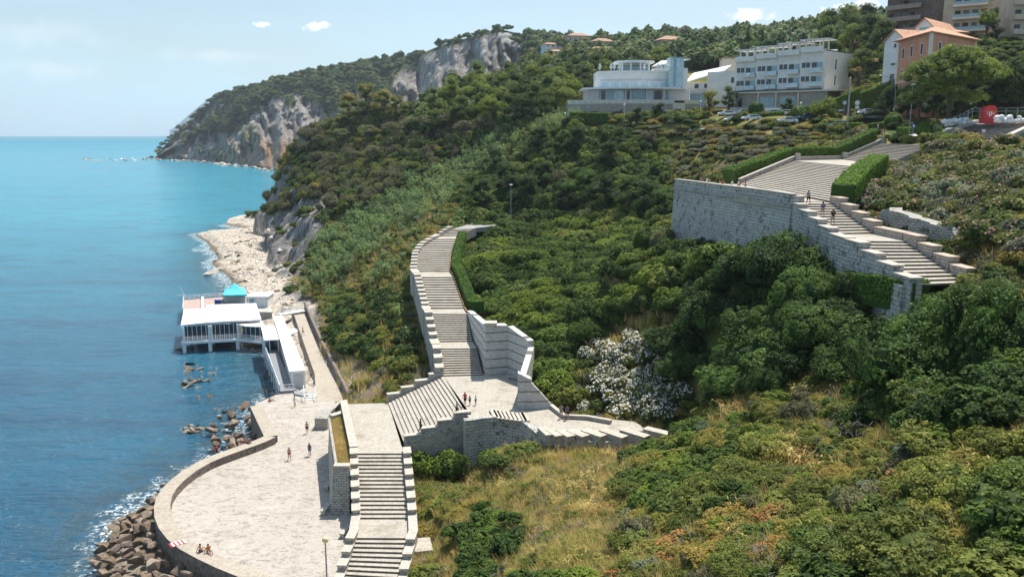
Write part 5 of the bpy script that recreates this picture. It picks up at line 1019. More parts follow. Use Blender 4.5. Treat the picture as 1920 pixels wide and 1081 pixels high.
def stuff(name, pts):
    """pts: list of (x, y, z, kind key, scale xy, scale z)"""
    if not pts: return
    me = bpy.data.meshes.new(name); n = len(pts); me.vertices.add(n); me.vertices.foreach_set('co', np.array([p[:3] for p in pts], np.float32).ravel())
    a = me.attributes.new('idx', 'INT', 'POINT'); a.data.foreach_set('value', np.array([PIDX[p[3]] for p in pts], np.int32))
    r = np.zeros((n, 3), np.float32); r[:, 2] = RS.rand(n)*6.283; r[:, :2] = RS.normal(size=(n, 2))*.08
    a = me.attributes.new('rot', 'FLOAT_VECTOR', 'POINT'); a.data.foreach_set('vector', r.ravel()); a = me.attributes.new('scl', 'FLOAT_VECTOR', 'POINT'); a.data.foreach_set('vector', np.array([(p[4]*random.uniform(.8, 1.22), p[4]*random.uniform(.8, 1.22), p[5]) for p in pts], np.float32).ravel())
    o = bpy.data.objects.new(name, me); COL.objects.link(o); m = o.modifiers.new('spread', 'NODES'); m.node_group = NGR; tag(o, kind='stuff'); return o
# ================================================================= WHERE THINGS GROW
# zones, as seen; each: polygon, [(kind, weight)], spacing m, (r min, r max), height factor
Z = []
def zone(poly, kinds, sp, rr, hf=1.0): Z.append((poly, kinds, sp, rr, hf))
zone([(1125, 650), (1200, 636), (1262, 660), (1298, 720), (1270, 775), (1190, 790), (1128, 770)], [('oleander', 1)], 1.7, (1.3, 1.9), 1.3)
zone([(1060, 680), (1140, 630), (1130, 780), (1070, 775)], [('mid', 2), ('oleander', .6), ('grey', 1)], 1.6, (1.0, 1.5), 1.2)
zone([(1100, 640), (1180, 600), (1300, 560), (1330, 580), (1250, 640), (1190, 655), (1120, 690)], [('orange', 2), ('pinkoleander', 1), ('oleander', .4)], 1.6, (.9, 1.3), 1.1)
zone([(1640, 560), (1660, 545), (1720, 560), (1710, 610), (1650, 640)], [('orange', .25), ('yellow', .3)], 2.2, (.4, .7))
zone([(1230, 620), (1380, 480), (1480, 450), (1600, 470), (1645, 560), (1650, 660), (1600, 690), (1440, 705), (1330, 730), (1290, 700), (1260, 650)], [('bigdome', 3), ('deep', 3), ('dome', 1)], 2.5, (2.0, 3.1), 1.2)
zone([(1600, 640), (1700, 590), (1900, 600), (1920, 620), (1920, 690), (1860, 760), (1800, 830), (1700, 800), (1620, 770)], [('deep', 4), ('dark', 3), ('mid', .6)], 1.9, (1.4, 2.1), 1.2)
zone([(1820, 700), (1920, 660), (1920, 880), (1850, 870)], [('yellow', 1.5), ('olive', 1), ('mid', 1)], 1.3, (.9, 1.4), 1.1)
zone([(1200, 820), (1300, 780), (1400, 790), (1440, 850), (1400, 930), (1300, 960), (1190, 940)], [('dark', 3), ('mid', 2), ('orange', .3)], 1.35, (1.0, 1.6), 1.05)
zone([(885, 955), (960, 945), (960, 1060), (885, 1060)], [('dark', 3), ('deep', 1)], 1.7, (1.2, 1.7), 1.0)
zone([(1560, 268), (1920, 255), (1920, 480), (1800, 450), (1640, 420), (1560, 380)], [('pinkoleander', 4), ('mid', 1.2), ('grey', 1)], 1.9, (1.2, 1.8), 1.15)
zone([(1780, 440), (1920, 440), (1920, 600), (1820, 600)], [('brown', 1.6), ('mid', 1.4), ('deep', 1)], 1.5, (1.1, 1.6), 1.0)
zone([(1090, 222), (1350, 228), (1580, 240), (1600, 262), (1380, 330), (1240, 262), (1100, 250)], [('olive', 1.6), ('grey', 1.8), ('mid', 1.4), ('pinkoleander', 1.1)], 2.1, (1.2, 1.8), .9)
zone([(1230, 255), (1380, 285), (1370, 345), (1265, 345), (1240, 300)], [('olive', 1.2), ('pinkoleander', 1.4), ('mid', 1.4)], 2.0, (1.2, 1.8), 1.0)
zone([(960, 205), (1065, 195), (1075, 230), (1000, 275), (900, 335), (800, 400), (700, 435), (650, 520), (600, 530), (580, 500), (600, 430), (700, 375), (830, 310), (900, 265)], [('reed', 4.5), ('mid', 1.3), ('grey', 1), ('olive', .8)], 1.8, (1.2, 1.8), 1.1)
zone([(540, 180), (700, 190), (930, 205), (900, 270), (800, 310), (700, 370), (600, 400), (510, 430), (500, 380), (530, 290)], [('brown', 3), ('mid', 2.6), ('olive', 1.6), ('deep', .8)], 2.6, (1.5, 2.9), 1.3)
zone([(840, 235), (1100, 225), (1250, 270), (1260, 440), (1200, 460), (990, 415), (880, 415), (860, 360)], [('dark', 3), ('mid', 3), ('deep', 2.4), ('brown', .2)], 2.6, (2.0, 3.0), 1.3)
zone([(640, 560), (700, 540), (760, 560), (770, 640), (760, 700), (720, 660), (640, 690), (600, 640)], [('mid', 1.4), ('deep', 2.2), ('yellow', .4)], 2.0, (1.5, 2.2), 1.2)
zone([(560, 400), (850, 380), (880, 430), (780, 470), (820, 720), (700, 760), (650, 745), (610, 650), (560, 560)], [('mid', 3), ('olive', 2.0), ('yellow', 1.1), ('grey', .8), ('deep', .5), ('reed', 1)], 1.9, (1.1, 1.7), 1.0)
zone([(840, 415), (1000, 405), (1260, 430), (1400, 500), (1400, 560), (1250, 640), (1090, 700), (1070, 770), (1000, 760), (990, 640), (910, 600), (850, 500)], [('dome', 6), ('dark', 1.2), ('mid', .5)], 2.7, (2.2, 3.3), 1.25)
zone([(770, 830), (890, 760), (870, 900), (780, 1010), (760, 1000)], [('mid', 2), ('olive', 1), ('yellow', .5)], 1.3, (.8, 1.3), 1.0)
zone([(780, 900), (1000, 840), (1180, 830), (1190, 950), (1130, 1081), (760, 1081)], [('olive', 2), ('yellow', 1.2), ('brown', .4), ('mid', .7), ('stalk', 1)], 1.4, (.5, 1.1), .75)
zone([(1240, 690), (1640, 680), (1920, 850), (1920, 1081), (1130, 1081), (1190, 940), (1210, 800)], [('olive', 4.4), ('mid', 1.6), ('yellow', 1.7), ('orange', .45), ('brown', .5), ('grey', .4), ('dark', .4), ('stalk', .8)], 1.25, (.8, 1.35), .95)
zone([(-5000, -5000), (9000, -5000), (9000, 9000), (-5000, 9000)], [('mid', 2), ('olive', 1), ('dark', 1.6)], 2.6, (1.4, 2.2), 1.0)
ZC = [0]*len(Z); cand = []
def zone_of(U, V_):
    JU = RS.normal(size=U.shape)*11; JV = RS.normal(size=U.shape)*8
    zi = np.full(U.shape, -1)
    for k, (poly, *_x) in enumerate(Z): m = (zi < 0) & (polydist(poly, U+(JU if k > 1 else 0), V_+(JV if k > 1 else 0)) < 0); zi[m] = k
    return zi
def blocked(X, Y, buf):
    b = np.zeros(X.shape, bool)
    for f in FOOT:
        xs = [p[0] for p in f]; ys = [p[1] for p in f]; k = (X > min(xs)-4) & (X < max(xs)+4) & (Y > min(ys)-4) & (Y < max(ys)+4)
        if k.any(): bb = np.zeros(X.shape, bool); bb[k] = polydist(f, X[k], Y[k]) < (buf[k] if hasattr(buf, '__len__') else buf); b |= bb
    return b
NOPLANT = [[tuple(g_[:2]) for g_ in (ground(1335, 232), ground(1335, 205), ground(1600, 200), ground(1700, 160), ground(1960, 160), ground(1960, 128), ground(1740, 140), ground(1640, 166), ground(1560, 196))]]
def spread(sp, x0, x1, y0, y1):
    xs = np.arange(x0, x1, sp); ys = np.arange(y0, y1, sp); X, Y = np.meshgrid(xs, ys); X = X+RS.uniform(-.45, .45, X.shape)*sp; Y = Y+RS.uniform(-.45, .45, Y.shape)*sp; return X.ravel(), Y.ravel()
_gy, _gx = np.gradient(NZ, 1.1); SL = np.hypot(_gx, _gy)
NOPX = [[(1330, 200), (1600, 200), (1600, 230), (1470, 227), (1330, 222)], [(380, 402), (512, 402), (520, 470), (560, 530), (592, 600), (400, 600)], [(500, 455), (503, 425), (524, 402), (590, 362), (622, 352), (608, 400), (578, 460), (563, 525), (530, 512)], [(575, 575), (598, 560), (640, 655), (700, 680), (722, 735), (700, 752), (650, 745), (600, 665)], [(585, 560), (600, 600), (590, 610)]]
def slope(X, Y): i = np.clip(((X-NX[0])/1.1).astype(int), 0, len(NX)-1); j = np.clip(((Y-NY[0])/1.1).astype(int), 0, len(NY)-1); return SL[j, i]
PL = []
for sp in sorted({z[2] for z in Z}):
    X, Y = spread(sp, -132, 125, 28, 445); Zg = zgrid(X, Y); U, V_, T = proj(X, Y, Zg+1.0); ok = (Zg > 3.2) & (T > 22) & (U > -150) & (U < 2070) & (V_ < 1250)
    X, Y, Zg, U, V_, T = [a[ok] for a in (X, Y, Zg, U, V_, T)]; zi = zone_of(U, V_); ok = np.array([z[2] == sp for z in Z])[zi]
    X, Y, Zg, U, V_, T, zi = [a[ok] for a in (X, Y, Zg, U, V_, T, zi)]
    sl = slope(X, Y); ok = (sl < 1.5) | ((sl < 6) & (U > 800)) | ((sl < 5.0) & (RS.rand(len(X)) < .75) & (V_ < 345)); rmx = np.array([z[3][1] for z in Z])[zi]
    ok &= ~blocked(X, Y, .45+rmx*.62)
    for f in NOPLANT: ok &= polydist(f, X, Y) > 0
    for f in NOPX: ok &= (polydist(f, U, V_) > 2) | (RS.rand(len(U)) < .13)
    ok &= ~((zi == len(Z)-1) & (Y > 250) & (X > 40))
    for x, y, z, u, v, t, k in zip(*[a[ok] for a in (X, Y, Zg, U, V_, T, zi)]):
        poly, kinds, s_, rr_, hf = Z[k]; ks, ws = zip(*kinds); kk = random.choices(ks, ws)[0]; r = random.uniform(*rr_)
        if kk in ('reed', 'stalk'): r = random.uniform(.8, 1.25)
        PL.append((x, y, z-.15*r, (kk, random.randrange(2 if kk in ('reed', 'stalk') else 3)), r, r*hf*random.uniform(.85, 1.15), u, v, t, k))
# the largest bushes stand where the photograph shows them
for u, t, r, h, kk in [(1478, 91, 5.2, 7.6, 'bigdome'), (1545, 87, 4.2, 6.0, 'bigdome'), (1405, 96, 4.4, 4.4, 'bigdome'), (1330, 99, 4, 5.0, 'bigdome'), (1598, 82, 3.0, 3.6, 'bigdome'), (1520, 83, 4, 5.0, 'bigdome'), (1440, 85, 4, 4.6, 'bigdome'), (1285, 100, 3, 4.6, 'bigdome'), (1622, 79, 2.9, 5.2, 'bigdome'), (1650, 77, 2.2, 4.2, 'bigdome'), (1700, 61, 3.6, 5.4, 'bigdome'), (1780, 57, 4.2, 6, 'bigdome'), (1862, 53, 3.6, 6, 'bigdome'), (1740, 55, 3.4, 4.8, 'bigdome'), (1655, 64, 2.8, 4.2, 'bigdome'), (925, 163, 4.8, 5.4, 'dome'), (975, 160, 4, 5, 'dome'), (1045, 170, 4, 5, 'dome'), (1000, 176, 3.6, 4.6, 'dome'), (1110, 165, 4, 5, 'dome'), (838, 99.5, 2.2, 4.0, 'dark'), (856, 98.5, 1.7, 4.2, 'mid'), (790, 100, 2.4, 3.4, 'dark'), (1180, 150, 4, 5, 'dome'), (1230, 140, 3.6, 5, 'dome')]:
    p = ground(u, t); U_, V1, T_ = proj(p.x, p.y, p.z+h*.5); PL.append((p.x, p.y, p.z-.1*h, (kk, random.randrange(2)), r, h, U_, V1, T_*.5, 0))
for k in range(70):
    u, t = random.uniform(1180, 1960), random.uniform(34, 72); p = ground(u, t); U_, V1, T_ = proj(p.x, p.y, p.z+.5)
    if V1 < 735 or V1 > 1150 or (U_ < 1230 and V1 > 950) or any(math.hypot(p.x-q[0], p.y-q[1]) < 2.6 for q in PL if q[3][0] == 'mound'): continue
    r = random.uniform(1.9, 3.0); PL.append((p.x, p.y, p.z-.3, ('mound', random.randrange(2)), r, r*random.uniform(.8, 1.15), U_, V1, T_, 0))
# grass tufts: dry slopes and gaps
GR = []
for sp, y1, sc_ in ((.62, 70, .9), (.85, 105, 1.1), (1.7, 230, 1.7)):
    y0 = {70: 28, 105: 70, 230: 105}[y1]; X, Y = spread(sp, -75, 60, y0, y1); Zg = zgrid(X, Y); U, V_, T = proj(X, Y, Zg); nn = fbm(X/7, Y/7, 77)
    ok = (Zg > 3.3) & (U > -60) & (U < 1980) & (V_ > 330) & (V_ < 1180) & (slope(X, Y) < 1.6) & ~blocked(X, Y, .3) & ((nn > .40) | (U < 1230))
    for x, y, z, n_ in zip(X[ok], Y[ok], Zg[ok], nn[ok]): s = sc_*random.uniform(.7, 1.35); GR.append((x, y, z-.05, ('grass', int(random.random() < (.18+.5*(n_ > .54)))), s, s*random.uniform(.8, 1.4)))
for k in range(260):
    f, g_ = random.random(), random.random(); a = lerp(lerp(PLANTER[0], PLANTER[1], f), lerp(PLANTER[3], PLANTER[2], f), g_); GR.append((a.x, a.y, 7.6, ('grass', 0), .8, .7))
stuff('grass', GR)
# the shrubs that show largest are things of their own, the rest one mass of scrub
LAB = {'dark': ('shrub', 'dense rounded dark green evergreen shrub in the sheltered thicket beside the stairs', 'dark evergreen shrubs of the thicket'),
 'deep': ('shrub', 'big very dark green shrub in the shaded clumps of the near slope', 'very dark shrubs of the near slope'),
 'mid': ('shrub', 'leafy mid green shrub among the scrub of the slopes', 'mid green shrubs of the slopes'),
 'olive': ('shrub', 'low olive green bramble shrub on the near grassy slope', 'olive bramble shrubs of the near slope'),
 'yellow': ('shrub', 'yellowish green sunlit shrub on the slopes', 'yellowish shrubs of the slopes'),
 'grey': ('shrub', 'grey green loose shrub on the slopes', 'grey green shrubs'),
 'brown': ('shrub', 'half bare brownish shrub on the slopes', 'brownish shrubs'),
 'oleander': ('oleander', 'oleander bush covered in white flowers beside the walkway', 'white flowering oleanders'),
 'pinkoleander': ('oleander', 'oleander bush dotted with dull pink flowers right of the broad upper steps', 'pink flowering oleanders'),
 'orange': ('shrub', 'low shrub tipped with orange red seed heads', 'orange tipped shrubs')}
LAB['dome'] = ('shrub', 'bright topped domed shrub in the thicket between long stair and bastion wall', 'domed shrubs of the thicket between the stairs'); LAB['bigdome'] = ('shrub', 'large dark domed bush below the bastion wall or near the right edge', 'large dark domed bushes')
LAB['mound'] = ('shrub', 'wide spreading mound of bramble and clematis leaves on the near slope', 'wide bramble mounds of the near slope')
NAMES = {'mound': 'bramble_mound', 'dome': 'domed_shrub', 'bigdome': 'big_dark_bush', 'dark': 'evergreen_shrub', 'deep': 'dark_shrub', 'mid': 'green_shrub', 'olive': 'bramble_shrub', 'yellow': 'yellow_shrub', 'grey': 'grey_shrub', 'brown': 'brown_shrub', 'oleander': 'white_oleander', 'pinkoleander': 'pink_oleander', 'orange': 'orange_shrub'}
inview = [p for p in PL if -30 < p[6] < 1950 and -20 < p[7] < 1110 and p[3][0] in LAB]
inview.sort(key=lambda p: -(p[4]/p[8])*(1.7 if p[3][0] in ('oleander',) else 1)); solo = inview[:295]; sid = {id(p) for p in solo}
for p in solo:
    k = p[3][0]; o = bpy.data.objects.new(NAMES[k], PRM[p[3]]); COL.objects.link(o); o.location = p[:3]; o.scale = (p[4]*random.uniform(.85, 1.18), p[4]*random.uniform(.85, 1.18), p[5]); o.rotation_euler = (random.uniform(-.08, .08), random.uniform(-.08, .08), random.uniform(0, 6.28)); c, l, g_ = LAB[k]; tag(o, l, c, g_)
rest = [p for p in PL if id(p) not in sid]
stuff('reed_bed', [p[:6] for p in rest if p[3][0] == 'reed']); stuff('scrub', [p[:6] for p in rest if p[3][0] != 'reed'])
print('shrubs', len(PL), 'grass', len(GR))
# headland scrub and woods
rk = np.array(HR); pts = []
for _ in range(9000):
    j = RS.randint(1, nrow-1); i = RS.randint(0, ncol-1); p = HV[j, i]; u_ = us[i]
    if rk[j, i]+(fbm(p[0]/30, p[1]/30, 8)-.5)*.5 > .30: continue
    top = j > NR*.8
    if HE[j][i] > .3 and random.random() < .8: continue
    r = random.uniform(2.5, 5.0)*(1.25 if top else .9); pts.append((p[0]+RS.normal()*4, p[1]+RS.normal()*4, p[2]-r*.2, ('far', RS.randint(2)), r, r))
stuff('headland_scrub', pts)
# wooded hill behind the town
pts = []
X, Y = spread(7.5, -40, 640, 300, 960); hbk = np.zeros(X.shape, bool)
for f_ in HILLF: hbk |= polydist(f_, X, Y) < 1.5
X, Y = X[~hbk], Y[~hbk]
for x, y in zip(X, Y):
    z = zat(x, y); u, v, t = proj(x, y, z+6)
    if z < 30 or u < 780 or u > 1990 or v > 230 or v < -60 or (u < 1000 and t > 560) or (1040 < u < 1600 and t < 330 and v > 100): continue
    if any(abs(u-a) < b and abs(v-c) < d for a, b, c, d in ((1760, 150, 60, 60),)) and t < 300: continue
    r = random.uniform(4, 6.8); pts.append((x, y, z-1, ('far', RS.randint(2)), r, r*random.uniform(.9, 1.5)))
stuff('hill_wood', pts); print('far', len(pts))
# ================================================================= TREES
def limbs(h, r0, n, spread_, seed, top=.85, fork=.45):
    r = random.Random(seed); w = MB(); lean = r.uniform(-.06, .06)*h; w.tube([(0, 0, -.5), (lean*.3, 0, h*.3), (lean, .05*h, h*fork), (lean*1.2, .03*h, h*top)], [r0, r0*.8, r0*.6, r0*.25], 8)
    for k in range(n):
        a = k*2*math.pi/n+r.uniform(-.4, .4); q = spread_*r.uniform(.5, .9); z0 = h*r.uniform(fork*.7, fork*1.15); w.tube([(lean*.8, .03*h, z0), (q*.45*math.cos(a), q*.45*math.sin(a), z0+(h*top-z0)*.5), (q*math.cos(a), q*math.sin(a), h*top*r.uniform(.85, 1.0))], [r0*.45, r0*.3, r0*.08], 6)
    return w
def tree(x, y, h, R_, kind, label, cat, group=None, mat='leaf_pine', n=2600, size=.34, seed=0, name='tree', z=None):
    """kind: pine (flat umbrella), round, cypress, bare"""
    z = zat(x, y) if z is None else z; t = empty(name, (x, y, z-.2), label, cat, group, random.uniform(0, 6)); r = random.Random(seed); bl = []
    if kind == 'pine':
        for k in range(26):
            a = k*2.4; f = math.sqrt((k+.3)/26); q = R_*f*.86; s = R_*r.uniform(.22, .32); bl.append((q*math.cos(a), q*math.sin(a), h*(.90-.34*f**2.2+r.uniform(-.03, .03)), s, s, s*.7))
        for k in range(20): a = k*2.4; q = R_*.72*r.uniform(.4, 1); s = R_*.31; bl.append((q*math.cos(a), q*math.sin(a), h*r.uniform(.28, .6), s, s, s*.6))
        limbs(h, h*.035, 7, R_*.8, seed, .85, .5).build('trunk', M['bark'], t)
    elif kind == 'round':
        for k in range(13):
            a = k*2.4; f = r.uniform(0, 1); zz = h*(.26+.62*f); q = R_*(.75 if f < .7 else .4)*r.uniform(.4, 1); s = R_*r.uniform(.32, .48); bl.append((q*math.cos(a), q*math.sin(a), zz, s, s, s*.8))
        limbs(h, h*.035, 5, R_*.6, seed, .8, .35).build('trunk', M['bark'], t)
    elif kind == 'cypress':
        for k in range(7): f = k/6; s = R_*(1-.75*f**1.4); bl.append((0, 0, h*(.12+.82*f), s, s, h*.12))
        limbs(h, h*.02, 0, 0, seed, .9).build('trunk', M['bark'], t)
    elif kind == 'bare':
        w = MB(); rr_ = random.Random(seed)
        def br(p, d, L, r0, dep):
            q = p+d*L; w.tube([p, (p+q)/2+Vector((rr_.uniform(-.1, .1), rr_.uniform(-.1, .1), 0))*L, q], [r0, r0*.8, r0*.6], 5 if dep > 2 else 3)
            if dep == 0: return
            for _ in range(3 if dep > 1 else 4): e = (d+Vector((rr_.uniform(-.75, .75), rr_.uniform(-.75, .75), rr_.uniform(-.1, .5)))).normalized(); br(q, e, L*rr_.uniform(.6, .8), r0*.6, dep-1)
        br(Vector((0, 0, -.5)), Vector((.05, 0, 1)), h*.32, h*.03, 5); w.build('trunk', M['twig_grey'], t)
        for k in range(9): a = k*2.4; q = R_*.75*math.sqrt((k+.5)/9); s = R_*.33; bl.append((q*math.cos(a), q*math.sin(a), h*r.uniform(.72, .95), s, s, s*.6))
    me = plant_mesh('crown', [mat], bl, n, size, seed=seed, **({'shell': (.35, 1.05)} if kind == 'bare' else {}))
    if kind != 'bare': core_into(me, bl, .42 if kind == 'pine' else .5)
    c = bpy.data.objects.new('crown', me); COL.objects.link(c); c.parent = t; return t
def tcopy(src, x, y, s, label, group, z=None, sz=1):
    c = copy_tree(src); c.location = (x, y, (zat(x, y) if z is None else z)-.2); c.scale = (s, s, s*sz); c.rotation_euler = (0, 0, random.uniform(0, 6.28)); tag(c, label, None, group); return c
def gt(u, t): p = ground(u, t); return p.x, p.y
# big umbrella pine by the pink house and its neighbour
tree(*gt(1775, 150), 12.0, 8.4, 'pine', 'very broad bright topped umbrella pine hiding the foot of the salmon pink house', 'pine tree', 'umbrella pines', n=42000, size=.27, seed=5, name='pine_tree', z=46.4)
tree(*gt(1912, 168), 12.4, 7.4, 'pine', 'umbrella pine at the right edge of the picture behind the red booth', 'pine tree', 'umbrella pines', n=30000, size=.27, seed=6, name='pine_tree', z=46.6)
tree(*gt(1848, 178), 12.0, 6.2, 'pine', 'umbrella pine crown filling the gap right of the broadest pine', 'pine tree', 'umbrella pines', n=22000, size=.27, seed=8, name='pine_tree', z=47.0)
pa = tree(*gt(1000, 262), 13, 6.2, 'round', 'yellow green pine in the wood left of the round white building', 'pine tree', 'pines of the wood left of the round white building', n=10000, size=.30, seed=11, name='pine_tree')
pb = tree(*gt(905, 285), 13, 6, 'round', 'dark green pine in the wood left of the round white building', 'pine tree', 'dark pines of the wood left of the round white building', 'leaf_pine', n=10000, size=.30, seed=12, name='pine_tree')
for k, (u, t, s) in enumerate([(1090, 292, 1), (1060, 285, 1.0), (1042, 268, 1.05), (1020, 300, 1.0), (980, 285, 1.1), (965, 262, .85), (940, 300, 1.05), (925, 272, 1.0), (895, 300, 1.0), (870, 285, .95), (850, 305, 1.0), (832, 292, .85), (1130, 300, 1), (1160, 305, 1), (1010, 320, 1.1), (950, 325, 1.1), (900, 330, 1.1), (1070, 315, 1.05), (1120, 325, 1.0), (860, 325, 1), (1195, 315, .95), (1235, 320, .95), (820, 310, .8)]):
    src = pa if k % 3 else pb; l = src['label']; tcopy(src, *gt(u, t), s, l, src['group'])
ut = tree(*gt(1722, 166), 7.5, 3.6, 'round', 'dark bushy tree in the shade under the umbrella pines', 'tree', 'dark trees under the umbrella pines', 'leaf_deep', n=7000, size=.22, seed=15, z=46.4)
for u, t, s in [(1700, 176, 1.0), (1748, 172, 1.0), (1780, 176, 1.1), (1812, 178, 1.1), (1838, 172, .9), (1868, 182, 1.1), (1890, 178, .9), (1672, 184, 1.0), (1930, 180, 1.1), (1800, 168, .8), (1756, 160, .7)]: tcopy(ut, *gt(u, t), s, ut['label'], ut['group'], z=46.4)
# trees of the ridge
rd = tree(*gt(580, 340), 11.5, 7.0, 'bare', 'sparse tree with a forking trunk and thin round crown standing alone on the ridge', 'tree', None, 'leaf_brown', n=2600, size=.30, seed=21)
rg = tree(*gt(655, 338), 13, 5.5, 'round', 'airy yellow green tree on top of the ridge', 'tree', 'airy trees on top of the ridge', 'leaf_olive', n=2600, size=.42, seed=22)
rb_ = tree(*gt(690, 318), 9, 4.8, 'bare', 'greyish brown half bare tree on the shaded side of the ridge', 'tree', 'half bare trees on the ridge', 'leaf_brown', n=3200, size=.30, seed=23)
for u, t, s in [(690, 335, 1.1), (720, 330, .9), (745, 322, .85)]: tcopy(rg, *gt(u, t), s, rg['label'], rg['group'])
for u, t, s in [(640, 325, .9), (600, 335, .8), (655, 305, .85), (735, 305, .95), (770, 300, .9), (800, 292, .95), (840, 285, .9), (870, 275, .9), (905, 268, .85), (575, 345, .7), (700, 295, .8), (620, 312, .8)]: tcopy(rb_, *gt(u, t), s, rb_['label'], rb_['group'])
# slope trees above the path, dark and dense
sd = tree(*gt(950, 215), 9.5, 5, 'round', 'dense dark tree on the slope between the path lamp and the bastion wall', 'tree', 'dense dark trees on the middle slope', 'leaf_deep', n=7000, size=.25, seed=31)
for u, t, s in [(905, 208, .9), (985, 205, 1), (1020, 215, .9), (1060, 200, 1), (1100, 195, 1), (1140, 188, .95), (1180, 180, .9), (1215, 172, .9), (1240, 160, .85), (1010, 235, .9), (930, 240, .8), (1080, 225, .85), (1140, 212, .8)]: tcopy(sd, *gt(u, t), s, sd['label'], sd['group'])
# around the hotel and up the town slope
ct = tree(*gt(1560, 250), 11, 4.6, 'round', 'dark green tree on the slope right of the white terraced hotel', 'tree', 'dark trees right of the white hotel', 'leaf_dark', n=6500, size=.26, seed=41)
for u, t, s in [(1610, 235, 1.0), (1630, 250, 1.2), (1650, 240, 1.1), (1600, 262, 1.25), (1625, 280, 1.4), (1575, 290, 1.3), (1660, 222, .95), (1545, 300, 1.3), (1600, 310, 1.5), (1640, 300, 1.5), (1660, 280, 1.2), (1850, 215, .8), (1870, 222, .75), (1590, 340, 1.6), (1620, 350, 1.5), (1550, 340, 1.4)]: tcopy(ct, *gt(u, t), s, ct['label'], ct['group'])
tree(*gt(1330, 236), 7.5, 3.0, 'round', 'tree with a golden orange top between the round restaurant and the hotel', 'tree', None, 'leaf_yellow', n=2200, size=.32, seed=51)
tree(*gt(1366, 240), 7, 2.6, 'round', 'dark bushy tree just right of the golden topped tree', 'tree', None, 'leaf_deep', n=1800, size=.3, seed=52)
for (u, t, h, r, l) in [(1191, 230, 6.0, 2.8, 'larger of the two dark clipped trees in front of the round restaurant'), (1236, 230, 4.6, 2.1, 'smaller of the two dark clipped trees in front of the round restaurant'), (1475, 214, 5.2, 2.1, 'dark ball shaped tree in front of the hotel ground floor')]:
    tree(*gt(u, t), h, r, 'round', l, 'tree', None, 'leaf_deep', n=1800, size=.28, seed=int(u))
tree(*gt(1602, 228), 7, 1.8, 'bare', 'small palm like tree beside the right end of the hotel', 'tree', None, 'leaf_olive', n=900, size=.5, seed=61)
cy = tree(*gt(1428, 330), 10, 1.7, 'cypress', 'dark cypress among the houses behind the hotel', 'cypress', 'cypresses behind the hotel', 'leaf_deep', n=900, size=.4, seed=62, name='cypress')
for u, t, s in [(1462, 340, .9), (1400, 350, 1.1), (1290, 420, 1.2)]: tcopy(cy, *gt(u, t), s, cy['label'], cy['group'])
tree(*gt(1540, 182), 4.6, 3.2, 'round', 'broad reddish green bush tree at the end of the low hedge by the car park', 'tree', None, 'leaf_dark', n=2600, size=.25, seed=63)
# ================================================================= HEDGES AND CLIPPED BALLS
def hedge(label, pts, wd, h, dz=0, z0=None, name='hedge', taper=.9):
    """clipped hedge along plan points, leafy faces on a solid body; grows out of the ground it stands on"""
    P = [Vector(p) for p in pts]; root = empty(name, P[0], label, 'hedge', None); w = WB(); V, F, LC = [], [], []; b0 = 0
    for a, b in zip(P[:-1], P[1:]):
        d = b-a; L = Vector((d.x, d.y, 0)).length; dd = Vector((d.x, d.y, 0)).normalized(); nr = Vector((-dd.y, dd.x, 0)); K = max(1, int(L/2))
        for k in range(K):
            p, q = lerp(a, b, k/K), lerp(a, b, (k+1)/K)
            v = [p-nr*wd*.46, q-nr*wd*.46, q+nr*wd*.46, p+nr*wd*.46]; vs = [(c.x, c.y, c.z-.5) for c in v]+[(c.x, c.y, c.z+h*.94) for c in v]; w.add(vs, [(0, 1, 5, 4), (1, 2, 6, 5), (2, 3, 7, 6), (3, 0, 4, 7), (4, 5, 6, 7)])
        n = int(L*(wd+2*h)*48); r = RS; s = r.rand(n); per = r.rand(n)*(wd+2*h); base = np.array(a)[None]+np.array(d)[None]*s[:, None]; N3 = np.array(nr)
        side = per < h; side2 = per > h+wd; off = np.where(side, -wd/2, np.where(side2, wd/2, per-h-wd/2)); hh = np.where(side, per, np.where(side2, per-h-wd, h)); hh = hh+r.normal(size=n)*.05
        c = base+N3[None]*off[:, None]; c[:, 2] += hh; nn = np.where(side[:, None], -N3[None], np.where(side2[:, None], N3[None], np.array([[0, 0, 1.0]])))+r.normal(size=(n, 3))*.5; nn /= np.linalg.norm(nn, axis=1)[:, None]
        t = r.normal(size=(n, 3)); t -= nn*(t*nn).sum(1)[:, None]; t /= np.linalg.norm(t, axis=1)[:, None]; bb = np.cross(nn, t); sz = (.09+.1*r.rand(n))[:, None]
        V.append(np.stack([c-t*sz, c+bb*sz*.6, c+t*sz, c-bb*sz*.6], 1).reshape(-1, 3)); F.append(np.arange(n*4).reshape(n, 4)+b0); b0 += n*4; LC.append(r.rand(n))
    w.build('hedge_body', M['leaf_hedge'], root)
    me = np_mesh('foliage', np.concatenate(V)-np.array(P[0])[None], np.concatenate(F), [M['leaf_hedge']]); fattr(me, 'lc', np.concatenate(LC), 'FACE'); o = bpy.data.objects.new('foliage', me); COL.objects.link(o); o.parent = root; return root
hl = [tfl[0][0]+Vector((-1.6, 1, 0)), tfl[1][0]+Vector((-.9, 1.2, 0)), fl_b[0]+Vector((-.5, 1.8, 0)), fl_t[0]+Vector((-1.0, 1.6, .2))]; hl[0].z = 36.1; hl[1].z = 39.0; hl[2].z = 39.1
hedge('long bright clipped hedge bending along the left side of the broad upper steps', hl, 2.1, 2.3)
e = tfl[0][1]; hedge('thick dark clipped hedge rising along the right side of the broad upper steps', [e+Vector((1.3, .3, 0)), lerp(e, tfl[1][1], .5)+Vector((1.6, 0, 0)), tfl[1][1]+Vector((2.2, -1.0, -.3))], 2.6, 2.0)
